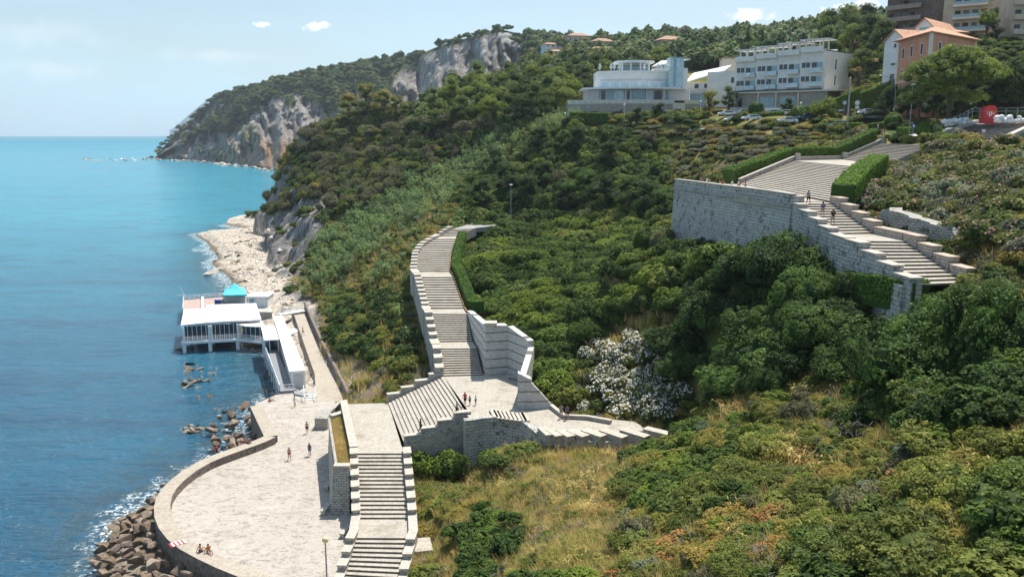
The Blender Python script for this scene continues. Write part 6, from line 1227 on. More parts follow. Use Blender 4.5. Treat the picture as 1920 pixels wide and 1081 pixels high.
hedge('clipped hedge below the right hand stair beside the orange grass patch', [Vector((31.2, 79.0, 28.9)), Vector((32.2, 73, 29.6)), Vector((33.4, 68.5, 29.9))], 1.7, 2.2)
hp = [FL[9][1]+Vector((1.3, -.6, 0)), FL[7][1]+Vector((1.4, 0, 0)), FL[6][1]+Vector((1.3, 0, 0)), FL[5][1]+Vector((1.3, 0, 0)), FL[4][1]+Vector((1.4, 0, 0)), FL[3][1]+Vector((2.0, 0, .4))]
hedge('narrow hedge curving along the right side of the long stair', hp, 1.7, 1.5)
hedge('low dark hedge in front of the round stone restaurant', [Vector((*gt(1068, 238), 47.2)), Vector((*gt(1140, 236), 47.0))], 1.5, 2.2)
for u0, u1, t, z0, h, lb in [(1562, 1617, 176, 45.1, 1.2, 'low box hedge left of the round path by the car park'), (1627, 1680, 172, 44.9, 1.3, 'low box hedge in the middle of the lawn edge'), (1684, 1712, 162, 44.2, 1.3, 'short box hedge beside the lamp post on the lawn'), (1400, 1470, 196, 47.0, 1.0, 'long low hedge behind the parked cars below the hotel'), (1490, 1560, 205, 47.8, 2.2, 'tall leafy hedge under the right half of the hotel'), (1612, 1702, 205, 50.5, 5.6, 'very tall dark hedge wall behind the parked cars'), (1560, 1612, 214, 49.5, 3.4, 'dark hedge between the hotel end and the tall hedge wall')]:
    a, b = ground(u0, t), ground(u1, t-2); zz = max(a.z, b.z) if z0 is None else None; a.z = zat(a.x, a.y); b.z = zat(b.x, b.y); hedge(lb, [a, b], 1.8 if h < 5 else 3, h)
def ball(u, t, r, label):
    p = ground(u, t); root = empty('clipped_bush', p, label, 'shrub', 'ball clipped bushes by the car park'); bl = [(0, 0, r*.85, r, r, r*.95)]; me = plant_mesh('foliage', ['leaf_hedge'], bl, int(900*r*r), .13, seed=int(u), shell=(.9, 1.02), jitter=.4); core_into(me, bl, .9); o = bpy.data.objects.new('foliage', me); COL.objects.link(o); o.parent = root
    w = MB(); w.tube([(0, 0, -.3), (0, 0, r*.5)], .09, 6); w.build('stem', M['bark'], root)
for u, t, r, l in [(1495, 186, 1.9, 'ball clipped bush left of the reddish bush tree'), (1675, 170, 1.75, 'ball clipped bush right of the white parked car'), (1731, 150, 1.5, 'larger clipped ball of the pair under the broad pine'), (1752, 154, 1.35, 'smaller clipped ball of the pair under the broad pine'), (1417, 200, 1.9, 'ball clipped bush among the parked cars below the hotel')]: ball(u, t, r, l)
# ================================================================= BEACH ESTABLISHMENT
BZ = 5.6
def prism_px(px, z1, dz): return [tuple(at(u, v, z=z1)[:2]) for u, v in px]
BB = empty('beach_pavilion', at(360, 662, z=0)+Vector((0, 0, 0)), 'white flat roofed pavilion on pillars standing over the water with a glazed terrace', 'beach pavilion')
def slabpx(parent, name, px, z, dz, mat):
    w = WB(); w.prism(prism_px(px, z, dz), z-dz, z); return w.build(name, M[mat], parent)
slabpx(BB, 'roof', [(339, 609), (388, 604), (387, 577), (345, 580)], BZ-.05, .25, 'white_roof'); slabpx(BB, 'roof', [(388.3, 604), (490, 598), (480, 568), (387.6, 571)], BZ+.15, .3, 'white_roof')
q1, q2, q3, q4_ = [at(u, v, z=BZ+.15) for u, v in ((388.3, 604), (490, 598), (480, 568), (387.6, 571))]
for k in range(1, 9): w = WB(); w.bar(lerp(q1, q2, k/9)+Vector((0, 0, .03)), lerp(q4_, q3, k/9)+Vector((0, 0, .03)), .10, .07); w.build('roof_seam', M['grey_plaster'], BB)
slabpx(BB, 'awning', [(444, 607), (490, 601), (497, 611), (480, 612), (460, 611)], BZ-.6, .12, 'white_paint')
fa, fb = at(343, 641, z=2.3), at(447, 635, z=2.3); fp_ = Face(fa, fb, 0); DL = fp_.L; dp = 15
part('deck', 'white_paint', BB, fp_, [(-.3, DL+.3, -dp, .3, 1.85, 2.3)]); fq = Face(fb, at(500, 641, z=2.3), 0); part('deck', 'white_paint', BB, fq, [(0, fq.L, -12, .3, 1.9, 2.25)])
for x in (.2, DL*.48, DL-.2):
    for d in (0, -6, -12): part('pillar', 'white_paint', BB, fp_, [(x-.35, x+.35, d-.7, d, -3, 1.849)])
for F2, xs in ((fp_, (0, DL*.46, DL*.5, DL-.25)), (fq, (fq.L-.3,))):
    for x in xs: part('post', 'white_paint', BB, F2, [(x, x+.3, -.3, 0, 2.31, 5.3)])
part('glazing', 'dark_glass', BB, fp_, [(.4, DL*.46, -1.2, -1.1, 2.31, 5.25), (DL*.5+.4, DL-.3, -1.2, -1.1, 2.31, 5.3)]); part('glazing', 'dark_glass', BB, fq, [(.1, fq.L-.2, -1.4, -1.3, 2.3, 4.8)])
for F2, n in ((fp_, 12), (fq, 6)):
    part('mullion', 'white_paint', BB, F2, [(F2.L*k/n-.04, F2.L*k/n+.04, -1.09, -1.0, 2.31, 5.2 if F2 is fp_ else 4.75) for k in range(1, n)])
    w = WB()
    for z in (2.7, 3.0, 3.3): F2.box(w, 0, F2.L, -.15, -.08, z-.03, z+.03)
    for k in range(n*2+1): F2.box(w, F2.L*k/n/2-.03, F2.L*k/n/2+.03, -.16, -.1, 2.3, 3.33)
    w.build('railing', M['white_paint'], BB)
part('side_wall', 'white_paint', BB, fp_, [(-.05, .15, -dp+1, -1, 2.31, 3.4)]); part('sea_shed', 'grey_metal', BB, fp_, [(1.5, DL*.9, -11.5, -9, -2, 1.85)])
# long cabin row with its walkway
CB = empty('beach_cabins', at(560, 733, z=3.3), 'long narrow white row of cabins with a shining flat roof running back to the pavilion', 'beach cabins')
ca, cb_ = at(546, 695, z=6.0), at(572, 693, z=6.0); cc, cd = at(527, 592, z=6.0), at(514, 593, z=6.0); w = WB(); w.prism([tuple(p[:2]) for p in (ca, cb_, cc, cd)], 2.9, 5.85); w.build('wall', M['white_paint'], CB)
ce = [ca+Vector((-.25, -.25, 0)), cb_+Vector((.2, -.25, 0)), cc+Vector((.2, .2, 0)), cd+Vector((-.25, .2, 0))]; w = WB(); w.prism([tuple(p[:2]) for p in ce], 5.854, 6.02); w.build('roof', M['white_roof'], CB)
fc = Face(cd, ca, 3.2)
for k in range(12): part('cabin_door', 'grey_plaster', CB, fc, [(fc.L*(k+.35)/12, fc.L*(k+.35)/12+.85, 0, .04, .35, 2.3)])
part('end_panel', 'grey_plaster', CB, Face(ca, cb_, 3.0), [(.3, 1.9, 0, .03, .2, 2.5)])
slabpx(CB, 'porch_roof', [(489, 611), (515, 610), (523, 636), (495, 637)], 5.8, .18, 'white_roof')
for u, v in ((496, 636), (505, 636), (521, 635)): p = at(u, v, z=5.7); w = WB(); w.tube([(p.x, p.y, 3.2), (p.x, p.y, 5.62)], .1, 6); w.build('post', M['white_paint'], CB)
part('porch_glazing', 'dark_glass', CB, Face(at(503, 655, z=3.4), at(519, 655, z=3.4), 3.3), [(0, 2.0, -.1, 0, 0, 2.2)])
WK = empty('boardwalk', at(525, 756, z=1), 'raised white walkway on posts with cloth covered railings beside the cabin row', 'boardwalk')
wa, wb_, wc, wd_ = at(525, 733, z=3.4), at(552, 731, z=3.4), at(512, 640, z=3.4), at(491, 640, z=3.4); w = WB(); w.prism([tuple(p[:2]) for p in (wa, wb_, wc, wd_)], 3.0, 3.4); w.build('deck', M['grey_floor'], WK)
w = WB()
for p, q in ((wa, wd_), (wa, wb_)):
    for z in (.5, 1.0): w.bar(p+Vector((0, 0, z)), q+Vector((0, 0, z)), .06, .06)
    for k in range(13 if q is wd_ else 4): m = lerp(p, q, k/(12 if q is wd_ else 3)); w.bar(m, m+Vector((0, 0, 1.05)), .06, .06)
w.build('railing', M['white_paint'], WK); w = WB()
for k in range(16):
    p, q = lerp(wa, wd_, k/16), lerp(wa, wd_, (k+.9)/16); s = random.uniform(.0, .18); nr = Vector((-.08-s, 0, 0)); w.add([p+nr+Vector((0, 0, .1)), q+nr+Vector((0, 0, .15)), q+nr*.3+Vector((0, 0, 1.08)), p+nr*.3+Vector((0, 0, 1.05)), p+Vector((0, 0, .1)), q+Vector((0, 0, .15)), q+Vector((0, 0, 1.08)), p+Vector((0, 0, 1.05))], [(0, 1, 2, 3), (7, 6, 5, 4), (0, 3, 7, 4), (1, 5, 6, 2), (2, 6, 7, 3)])
w.build('cloth_screen', M['white_paint'], WK)
w = WB()
for k in range(9): m = lerp(wa, wd_, k/8)+Vector((.15, 0, 0)); w.tube([(m.x, m.y, -1.5), (m.x, m.y, 3.0)], .14, 6)
for p in (wa+Vector((.2, .2, 0)), wb_+Vector((-.3, .2, 0))): w.tube([(p.x, p.y, .5), (p.x, p.y, 3.0)], .2, 6)
w.build('support_posts', M['white_paint'], WK)
sa, sb = at(552, 734, z=3.3), at(592, 752, z=2.9); STB = empty('beach_stairs', sb, 'small white metal stairs with handrails at the end of the walkway', 'stairs')
w = WB(); t0, t1 = at(556, 735, z=3.6), at(583, 750, z=2.9)
for k in range(6): q = lerp(at(580, 736, z=3.5), at(582, 752, z=3.0), k/5); w.box(q.x-.8, q.x+.8, q.y-.2, q.y+.12, q.z-.3+.02*k, q.z-.2+.02*k)
w.build('step', M['white_paint'], STB); w = WB()
for dx in (-.9, .9): a_ = at(580, 733, z=3.6)+Vector((dx, 0, 1)); b_ = at(582, 753, z=3.0)+Vector((dx, 0, .9)); w.bar(a_, b_, .07, .07); w.bar(a_, a_-Vector((0, 0, 1.2)), .07, .07); w.bar(b_, b_-Vector((0, 0, .95)), .07, .07)
a_, b_ = at(552, 728, z=4.4), at(573, 738, z=4.3); w.bar(a_, b_, .06, .06); w.bar(a_-Vector((0, 0, .5)), b_-Vector((0, 0, .5)), .06, .06); w.bar(b_, b_-Vector((0, 0, 1.2)), .06, .06); w.build('handrail', M['white_paint'], STB)
w = WB(); w.prism([tuple(at(u, v, z=3.25)[:2]) for u, v in ((550, 732), (576, 734), (578, 742), (552, 738))], 3.05, 3.25); w.build('platform', M['grey_floor'], STB)
# sun deck, canopy, kiosk
SD = empty('sun_deck', at(380, 590, z=0), 'reddish boarded sun deck with white railings at the seaward end of the pavilion', 'deck'); dk = [(343, 583), (345, 562), (422, 556), (424, 578)]
w = WB(); w.prism(prism_px(dk, 3.0, 0), 2.7, 3.0); w.build('boards', M['deck_board'], SD); w = WB(); q4 = [at(u, v, z=3.0) for u, v in dk]
for p, q in ((q4[0], q4[1]), (q4[1], q4[2])):
    for z in (.35, .7, 1.05): w.bar(p+Vector((0, 0, z)), q+Vector((0, 0, z)), .08, .08)
    for k in range(9): m = lerp(p, q, k/8); w.bar(m, m+Vector((0, 0, 1.1)), .09, .09)
m0, m1 = lerp(q4[0], q4[3], .45), lerp(q4[1], q4[2], .45); w.bar(m0+Vector((0, 0, .5)), m1+Vector((0, 0, .5)), .5, .08); w.build('railing', M['white_paint'], SD)
w = WB()
for p in q4+[lerp(q4[0], q4[3], .5)]: w.tube([(p.x, p.y+.3, -3), (p.x, p.y+.3, 2.7)], .25, 8)
w.build('pillar', M['white_paint'], SD)
w = WB(); w.prism(prism_px([(424, 583), (420, 560), (505, 556), (510, 585)], 2.6, 0), .2, 2.6); w.build('concrete_base', M['pale_pavement'], SD)
gp_ = at(441, 575, z=2.6); GZ = empty('gazebo', gp_, 'turquoise peaked canopy tent behind the white pavilion roof', 'canopy'); c4 = [at(u, v, z=5.4) for u, v in ((418, 553), (463, 552), (460, 541), (421, 542))]; cx = sum(c4, Vector((0, 0, 0)))/4; w = WB(); N_ = 6; vs = []; pk = Vector((cx.x, cx.y, 7.7))
for i in range(4):
    for k in range(N_): e_ = lerp(c4[i], c4[(i+1) % 4], k/N_); vs.append(e_-Vector((0, 0, .35))); 
rim = []
for i in range(4):
    for k in range(N_): rim.append(lerp(c4[i], c4[(i+1) % 4], k/N_))
mid = [lerp(p, pk, .5)-Vector((0, 0, .35)) for p in rim]; n = len(rim); w.add(vs+rim+mid+[pk], [(i, (i+1) % n, n+(i+1) % n, n+i) for i in range(n)]+[(n+i, n+(i+1) % n, 2*n+(i+1) % n, 2*n+i) for i in range(n)]+[(2*n+i, 2*n+(i+1) % n, 3*n) for i in range(n)]); w.build('canopy', M['turquoise_cloth'], GZ)
for p in c4: w = WB(); w.tube([(p.x, p.y, 2.6), (p.x, p.y, 5.4)], .07, 6); w.build('leg', M['dark_metal'], GZ)
w = WB(); a_, b_ = at(420, 569, z=2.62), at(460, 569, z=2.62); w.prism([tuple(a_[:2]), tuple(b_[:2]), (b_.x, b_.y+4), (a_.x, a_.y+4)], 2.605, 4.3); w.build('counter', M['grey_plaster'], GZ)
KS = empty('kiosk', at(480, 577, z=2.6), 'small white box kiosk beside the turquoise canopy', 'kiosk'); k1, k2 = at(464, 556, z=5.2), at(501, 556, z=5.2); fk = Face(k1, k2, 2.6); part('wall', 'white_paint', KS, fk, [(0, fk.L, -5.5, 0, 0, 2.5)]); part('roof', 'white_roof', KS, fk, [(-.2, fk.L+.2, -5.8, .3, 2.504, 2.7)]); part('door', 'sky_glass', KS, fk, [(.4, 1.5, 0, .05, 0, 2.1)]); part('pilaster', 'grey_plaster', KS, fk, [(1.7, 1.9, 0, .08, 0, 2.5), (fk.L-.2, fk.L, 0, .08, 0, 2.5)])
for k, (u, v) in enumerate(((406, 572), (412, 572))): p = at(u, v, z=3.0); b = empty('storage_bin', p, 'navy blue bin left of the turquoise canopy', 'bin', 'pair of navy blue bins'); w = MB(); w.box(-.35, .35, -.3, .3, 0, 1.2); w.build('bin', M['blue_cloth'], b, bevel=.05); w = MB(); w.box(-.4, .4, -.35, .35, 1.204, 1.32); w.build('lid', M['blue_cloth'], b)
p = at(343, 562, z=3.0); X = empty('beacon_mast', p, 'small white crossed mast at the sea corner of the deck', 'mast'); w = MB(); w.tube([(0, 0, 0), (0, 0, 1.6)], .07, 6); w.tube([(-1.2, 0, 1.2), (.8, 0, 1.35)], .08, 6); w.tube([(-.4, 0, 3.2), (.5, 0, 1.1)], .06, 6); w.build('mast', M['white_paint'], X)
q1, q2, q3, q4_ = ca, cb_, cc, cd
for k in range(1, 14): w = WB(); w.bar(lerp(q1, q4_, k/14)+Vector((0, 0, .05)), lerp(q2, q3, k/14)+Vector((0, 0, .05)), .1, .07); w.build('roof_seam', M['grey_plaster'], CB)
br = empty('footbridge', at(540, 588, z=2.5), 'white footbridge from the cabins to the rock bank at the foot of the cliff', 'bridge'); a_, b_ = at(522, 590, z=3.4), at(570, 582, z=3.4); w = WB(); w.bar(a_, b_, 2.0, .25); w.build('deck', M['white_paint'], br); w = WB()
for s in (-.9, .9):
    for z in (.6, 1.1): w.bar(a_+Vector((0, s, z)), b_+Vector((0, s, z)), .08, .08)
    for k in range(5): m = lerp(a_, b_, k/4)+Vector((0, s, 0)); w.bar(m, m+Vector((0, 0, 1.1)), .08, .08)
w.build('railing', M['white_paint'], br)
# ================================================================= BOULDERS AND SHORE ROCKS
def rockmesh(name, seed, mat, flat=.75, cuts=9, noise_=.0):
    r = random.Random(seed); bm = bmesh.new(); pts = []
    for k in range(13):
        d = Vector((r.gauss(0, 1), r.gauss(0, 1), r.gauss(0, 1))).normalized(); q = r.uniform(.75, 1.0); pts.append(bm.verts.new((d.x*q, d.y*q*r.uniform(.8, 1), d.z*q*flat)))
    bmesh.ops.convex_hull(bm, input=bm.verts); bmesh.ops.delete(bm, geom=[v for v in bm.verts if not v.link_faces], context='VERTS')
    bmesh.ops.bevel(bm, geom=bm.edges[:], offset=.03, segments=1, affect='EDGES', profile=.6); me = bpy.data.meshes.new(name); bm.to_mesh(me); bm.free(); me.materials.append(M[mat]); return me
RK = [rockmesh('boulder', 300+i, 'boulder_brown') for i in range(8)]; SR = [rockmesh('shore_rock', 330+i, 'shore_rock', .45) for i in range(6)]; WR = [rockmesh('wet_rock', 350+i, 'wet_rock', .3) for i in range(5)]
nb = 0
def put(meshes, name, x, y, z, s, label, cat, group, ax=(1, 1, 1)):
    o = bpy.data.objects.new(name, random.choice(meshes)); COL.objects.link(o); o.location = (x, y, z); o.scale = (s*ax[0]*random.uniform(.8, 1.2), s*ax[1]*random.uniform(.8, 1.2), s*ax[2]*random.uniform(.8, 1.15)); o.rotation_euler = (random.uniform(-.5, .5), random.uniform(-.5, .5), random.uniform(0, 6.28)); tag(o, label, cat, group); return o
# along the outer face of the sea wall
outer = [at(u, v, z=SWZ) for u, v in cl[1][1:19]]; seg = []
cent = Vector((-25, 96, 0))
for i in range(len(outer)-1):
    a, b = outer[i], outer[i+1]; d = b-a; d.z = 0; nr = Vector((-d.y, d.x, 0)).normalized(); mid_ = (a+b)/2
    if (mid_+nr-cent).length < (mid_-cent).length: nr = -nr
    wid = np.interp(i, [0, 3, 6, 8, 10, 12, 17], [2.0, 1.2, 2.2, 4.0, 6.5, 8.5, 9.5]); L_ = d.length
    q = 1.7
    while q < wid+1.2:
        nn_ = max(1, int(L_/1.2))
        for k in range(nn_):
            if nb > 295: break
            m = lerp(a, b, (k+random.random())/nn_)+nr*(q+random.uniform(-.4, .4)); s = random.uniform(.6, 1.15); z = max(.3, 2.3-(q-1.5)*.27)+random.uniform(-.3, .3)
            put(RK, 'boulder', m.x, m.y, z, s, 'brown angular boulder in the pile against the outside of the curved sea wall', 'boulder', 'boulders piled along the sea wall'); nb += 1
        q += 1.1
    
# cluster in the corner north of the wall
for k in range(52):
    u, v = random.uniform(398, 500), random.uniform(765, 838)
    if polydist([(402, 835), (385, 800), (430, 765), (478, 760), (498, 815), (440, 838)], [u], [v])[0] > 0: continue
    p = at(u, v, z=1.3); put(RK, 'boulder', p.x, p.y, random.uniform(.3, 1.7), random.uniform(.6, 1.15), 'brown boulder in the small heap inside the corner of the sea wall', 'boulder', 'boulders in the corner of the sea wall')
p = at(394, 806, z=.9); put(RK, 'boulder', p.x, p.y, .9, 1.1, 'single pale topped long boulder at the seaward tip of the small heap', 'boulder', None, (1.4, .8, .7))
# low wave washed rocks
for (u0, v0, du, dv, n, s0) in [(355, 690, 22, 10, 12, 1.6), (360, 718, 20, 9, 14, 1.8), (385, 700, 40, 16, 16, 1.0), (375, 745, 30, 8, 8, 1.1), (362, 803, 18, 10, 14, 1.5), (415, 768, 40, 8, 12, .9), (500, 715, 12, 26, 18, 1.0), (480, 650, 40, 6, 10, 1.2), (345, 655, 14, 8, 10, 1.6), (235, 975, 18, 8, 8, .9), (210, 1010, 10, 25, 8, .9), (540, 745, 14, 8, 8, 1.0)]:
    for k in range(n):
        a_ = random.uniform(0, 6.28); q = math.sqrt(random.random()); p = at(u0+du*q*math.cos(a_), v0+dv*q*math.sin(a_), z=0); put(WR, 'wet_rock', p.x, p.y, random.uniform(-.22, .08), s0*random.uniform(.35, .85), 'low wave washed rock in the shallow water by the pavilion', 'rock', 'low wet rocks in the shallows')
for k in range(330):
    u, v = random.uniform(392, 580), random.uniform(405, 600)
    if polydist([(500, 405), (500, 450), (512, 480), (548, 522), (566, 575), (585, 600), (540, 595), (500, 590), (450, 545), (440, 520), (396, 492), (402, 466), (470, 425)], [u], [v])[0] > -2: continue
    p = at(u, v, z=1.2); z = zat(p.x, p.y); s = random.uniform(.5, 1.6)*(1.5 if v < 480 else 1)
    if 470 < u < 520 and v > 520 and random.random() < .8: continue
    put(SR, 'shore_rock', p.x, p.y, max(z, .1)+.1, s, 'pale broken slab of rock on the white shelf below the cliff', 'rock', 'pale rocks strewn on the shore shelf')
for u, v, s in ((400, 510, 3.4), (412, 504, 2.6), (388, 514, 1.8)): p = at(u, v, z=.3); put(SR, 'shore_rock', p.x, p.y, .1, s, 'pale flat rock islet just off the white shelf', 'rock', 'pale islets off the shelf')
for k in range(90):
    f_ = random.random(); i = int(f_*78); p = Vector(HV[0][min(i, ncol-1)]); s = random.uniform(2, 6); put(SR, 'shore_rock', p.x+random.gauss(0, 5)-4, p.y+random.gauss(0, 8)-8, .2, s, 'pale rock along the foot of the far headland', 'rock', 'rocks along the foot of the far headland')
for k in range(34):
    u = random.uniform(158, 300); v = 299+random.uniform(-2.5, 2.5); p = at(u, v, z=.0); put(SR, 'shore_rock', p.x, p.y, .1, random.uniform(2, 4.5), 'low pale reef rock in the water off the headland tip', 'rock', 'reef rocks off the headland tip', (1.6, 1, .5))
# ================================================================= PEOPLE
def person_skel(pose):
    """joints: name -> (x, y, z), facing -y, metres"""
    J = dict(pelvis=(0, 0, .95), waist=(0, .0, 1.08), chest=(0, .01, 1.30), neck=(0, .0, 1.47), skull=(0, -.01, 1.56), crown=(0, 0, 1.68), shL=(.17, 0, 1.42), elL=(.24, .03, 1.15), wrL=(.25, -.06, .92), shR=(-.17, 0, 1.42), elR=(-.24, .03, 1.15), wrR=(-.25, -.06, .92), hiL=(.09, 0, .90), knL=(.10, -.02, .49), anL=(.10, .03, .08), toL=(.11, -.13, .03), hiR=(-.09, 0, .90), knR=(-.10, -.02, .49), anR=(-.10, .03, .08), toR=(-.11, -.13, .03))
    if pose == 'walk': J.update(knL=(.10, -.20, .52), anL=(.10, -.24, .10), toL=(.11, -.40, .05), knR=(-.10, .08, .50), anR=(-.10, .30, .14), toR=(-.10, .18, .04), elL=(.25, .14, 1.17), wrL=(.24, .12, .93), elR=(-.25, -.08, 1.16), wrR=(-.23, -.26, 1.0))
    if pose == 'lean': J.update(elL=(.24, -.20, 1.22), wrL=(.12, -.42, 1.12), elR=(-.24, -.20, 1.22), wrR=(-.12, -.42, 1.12), chest=(0, -.08, 1.29), neck=(0, -.12, 1.46), skull=(0, -.15, 1.54), crown=(0, -.15, 1.66), shL=(.17, -.1, 1.41), shR=(-.17, -.1, 1.41))
    if pose == 'reach': J.update(elR=(-.40, -.14, 1.30), wrR=(-.55, -.32, 1.18))
    if pose == 'sit':
        J = {k: (x, y, z-.82) for k, (x, y, z) in J.items()}; J.update(pelvis=(0, 0, .12), hiL=(.09, -.02, .12), hiR=(-.09, -.02, .12), knL=(.13, -.44, .16), knR=(-.13, -.44, .16), anL=(.12, -.46, -.30), anR=(-.12, -.46, -.30), toL=(.12, -.60, -.36), toR=(-.12, -.60, -.36), elL=(.25, -.08, .36), wrL=(.15, -.30, .22), elR=(-.25, -.08, .36), wrR=(-.15, -.30, .22))
    if pose == 'sitground':
        J = {k: (x, y, z-.82) for k, (x, y, z) in J.items()}; J.update(pelvis=(0, 0, .12), hiL=(.09, -.02, .12), hiR=(-.09, -.02, .12), knL=(.14, -.40, .34), knR=(-.13, -.43, .14), anL=(.12, -.62, .08), anR=(-.12, -.84, .08), toL=(.12, -.76, .05), toR=(-.14, -.90, .20), elL=(.27, .16, .34), wrL=(.26, .26, .08), elR=(-.27, .14, .34), wrR=(-.26, .26, .08))
    return {k: Vector(v) for k, v in J.items()}
BONES = [('pelvis', 'waist'), ('waist', 'chest'), ('chest', 'neck'), ('neck', 'skull'), ('skull', 'crown'), ('chest', 'shL'), ('shL', 'elL'), ('elL', 'wrL'), ('chest', 'shR'), ('shR', 'elR'), ('elR', 'wrR'), ('pelvis', 'hiL'), ('hiL', 'knL'), ('knL', 'anL'), ('anL', 'toL'), ('pelvis', 'hiR'), ('hiR', 'knR'), ('knR', 'anR'), ('anR', 'toR')]
RAD = dict(pelvis=(.145, .11), waist=(.125, .095), chest=(.15, .11), neck=(.055, .055), skull=(.085, .095), crown=(.075, .085), sh=(.055, .055), el=(.040, .040), wr=(.028, .026), hi=(.088, .088), kn=(.056, .056), an=(.038, .04), to=(.035, .028))
def skin(name, J, names, mat, grow=0, mod=None):
    me = bpy.data.meshes.new(name); ix = {k: i for i, k in enumerate(names)}; P = [J[k] for k in names]; me.from_pydata(P, [(ix[a], ix[b]) for a, b in BONES if a in ix and b in ix], []); o = bpy.data.objects.new(name, me); COL.objects.link(o); o.modifiers.new('s', 'SKIN'); sv_ = me.skin_vertices[0].data
    for i, k in enumerate(names): r = RAD.get(k) or RAD[k[:2]]; sv_[i].radius = (r[0]+grow, r[1]+grow); sv_[i].use_root = (i == 0)
    m = o.modifiers.new('b', 'SUBSURF'); m.levels = m.render_levels = 2 if name == 'body' else 1
    dg = bpy.context.evaluated_depsgraph_get(); m2 = bpy.data.meshes.new_from_object(o.evaluated_get(dg)); bpy.data.objects.remove(o); bpy.data.meshes.remove(me); m2.name = name; m2.materials.clear(); m2.materials.append(mat); m2.polygons.foreach_set('use_smooth', [True]*len(m2.polygons)); return m2
for nm, c in dict(skin_tan=(.42, .24, .16), skin_fair=(.55, .36, .27), cloth_black=(.02, .02, .022), cloth_white=(.75, .75, .74), cloth_red=(.45, .05, .05), cloth_orange=(.62, .20, .05), cloth_blue=(.05, .10, .28), cloth_navy=(.02, .03, .08), cloth_grey=(.30, .29, .28), cloth_purple=(.16, .10, .20), cloth_khaki=(.35, .28, .18), hair_dark=(.03, .02, .015), hair_brown=(.12, .06, .03)).items(): simple(nm, c, .75, .2, var=.06, scale=6)
PB = {}
def body_mesh(pose, smat):
    if (pose, smat) in PB: return PB[pose, smat]
    J = person_skel(pose); me = skin('body', J, list(dict.fromkeys(k for b in BONES for k in b)), M[smat]); bm = bmesh.new(); bm.from_mesh(me)
    w = MB()
    for s, e, wr_ in ((1, 'elL', 'wrL'), (-1, 'elR', 'wrR')):
        d = (J[wr_]-J[e]).normalized(); x = d.orthogonal().normalized(); y = d.cross(x); W0 = J[wr_]; w.tube([W0-d*.02, W0+d*.03, W0+d*.085], [.026, .040, .036], 8)
        for k, (o_, ln) in enumerate(((-.027, .065), (-.009, .078), (.009, .072), (.027, .055))): b0 = W0+d*.08+x*o_; w.tube([b0, b0+d*ln*.5+y*.008, b0+d*ln+y*.026], [.0095, .0085, .0065], 5)
        b0 = W0+d*.035+x*.036*s; w.tube([b0, b0+d*.03+x*.022*s, b0+d*.058+x*.026*s+y*.01], [.011, .0095, .007], 5)
    hd = J['skull']; w.tube([hd+Vector((0, -.085, .03)), hd+Vector((0, -.112, .0)), hd+Vector((0, -.088, -.012))], [.008, .014, .010], 5)
    for s in (-1, 1): w.tube([hd+Vector((s*.082, .01, .02)), hd+Vector((s*.094, .018, .0)), hd+Vector((s*.084, .01, -.025))], [.010, .014, .009], 5)
    m3 = bpy.data.meshes.new('t'); m3.from_pydata(w.v, [], w.f); bm.from_mesh(m3); bm.to_mesh(me); bm.free(); bpy.data.meshes.remove(m3); PB[pose, smat] = me; return me
def child_mesh(key, fn):
    if key not in PB: PB[key] = fn()
    return PB[key]
def person(loc, face, pose, label, top=None, bottom='cloth_navy', hair='hair_dark', smat='skin_tan', longp=False, s=1.0, group=None, bag=None, bikini=False):
    p = empty('person', loc, label, 'person', group, face); p.scale = (s, s, s); J = person_skel(pose)
    def ch(nm, me): o = bpy.data.objects.new(nm, me); COL.objects.link(o); o.parent = p; return o
    ch('body', body_mesh(pose, smat))
    if top: ch('shirt', child_mesh((pose, 'shirt', top), lambda: skin('shirt', {**J, 'elL': lerp(J['shL'], J['elL'], .75), 'elR': lerp(J['shR'], J['elR'], .75), 'neck': lerp(J['chest'], J['neck'], .7)}, ['chest', 'waist', 'pelvis', 'neck', 'shL', 'elL', 'shR', 'elR'], M[top], .022)))
    kk = ['pelvis', 'hiL', 'knL', 'hiR', 'knR']+(['anL', 'anR'] if longp else []); q = 1 if longp else (.28 if bikini else .85)
    ch('trousers' if longp else 'shorts', child_mesh((pose, 'low', bottom, longp, bikini), lambda: skin('shorts', {**J, **({} if longp else {'knL': lerp(J['hiL'], J['knL'], q), 'knR': lerp(J['hiR'], J['knR'], q)})}, kk, M[bottom], .02)))
    def hr():
        w = MB(); hd = J['skull']+Vector((0, .015, .035)); w.lathe([(.088, -.05), (.104, .0), (.100, .06), (.070, .108), (.02, .125)], 12); w.v = [(hd.x+x, hd.y+y+(.012 if y < -.02 else .0), hd.z+z) for x, y, z in w.v]; w.v = [(x, max(y, hd.y-.062) if z < hd.z+.03 else y, z) for x, y, z in w.v]
        me = bpy.data.meshes.new('hair'); me.from_pydata(w.v, [], w.f); me.materials.append(M[hair]); me.polygons.foreach_set('use_smooth', [True]*len(me.polygons)); return me
    ch('hair', child_mesh((pose, 'hair', hair), hr))
    def ey():
        w = MB(); hd = J['skull']
        for s_ in (-1, 1): w.tube([hd+Vector((s_*.033, -.088, .028)), hd+Vector((s_*.033, -.098, .028))], [.011, .007], 6)
        w.tube([hd+Vector((-.022, -.088, -.038)), hd+Vector((.022, -.088, -.038))], .005, 4); me = bpy.data.meshes.new('face'); me.from_pydata(w.v, [], w.f); me.materials.append(M['hair_dark']); return me
    ch('face_features', child_mesh((pose, 'face'), ey))
    if bag: w = MB(); w.box(-.14, .14, .10, .24, 1.02, 1.42) if pose in ('stand', 'walk', 'lean') else w.box(-.14, .14, .1, .22, .2, .5); w.build('backpack', M[bag], p, bevel=.03)
    return p
z3 = lambda u, v: at(u, v, z=3.02)
person(z3(543, 862), .3, 'walk', 'person in red swimwear walking alone on the plaza, nearest the boulders', None, 'cloth_red', 'hair_brown', bikini=True)
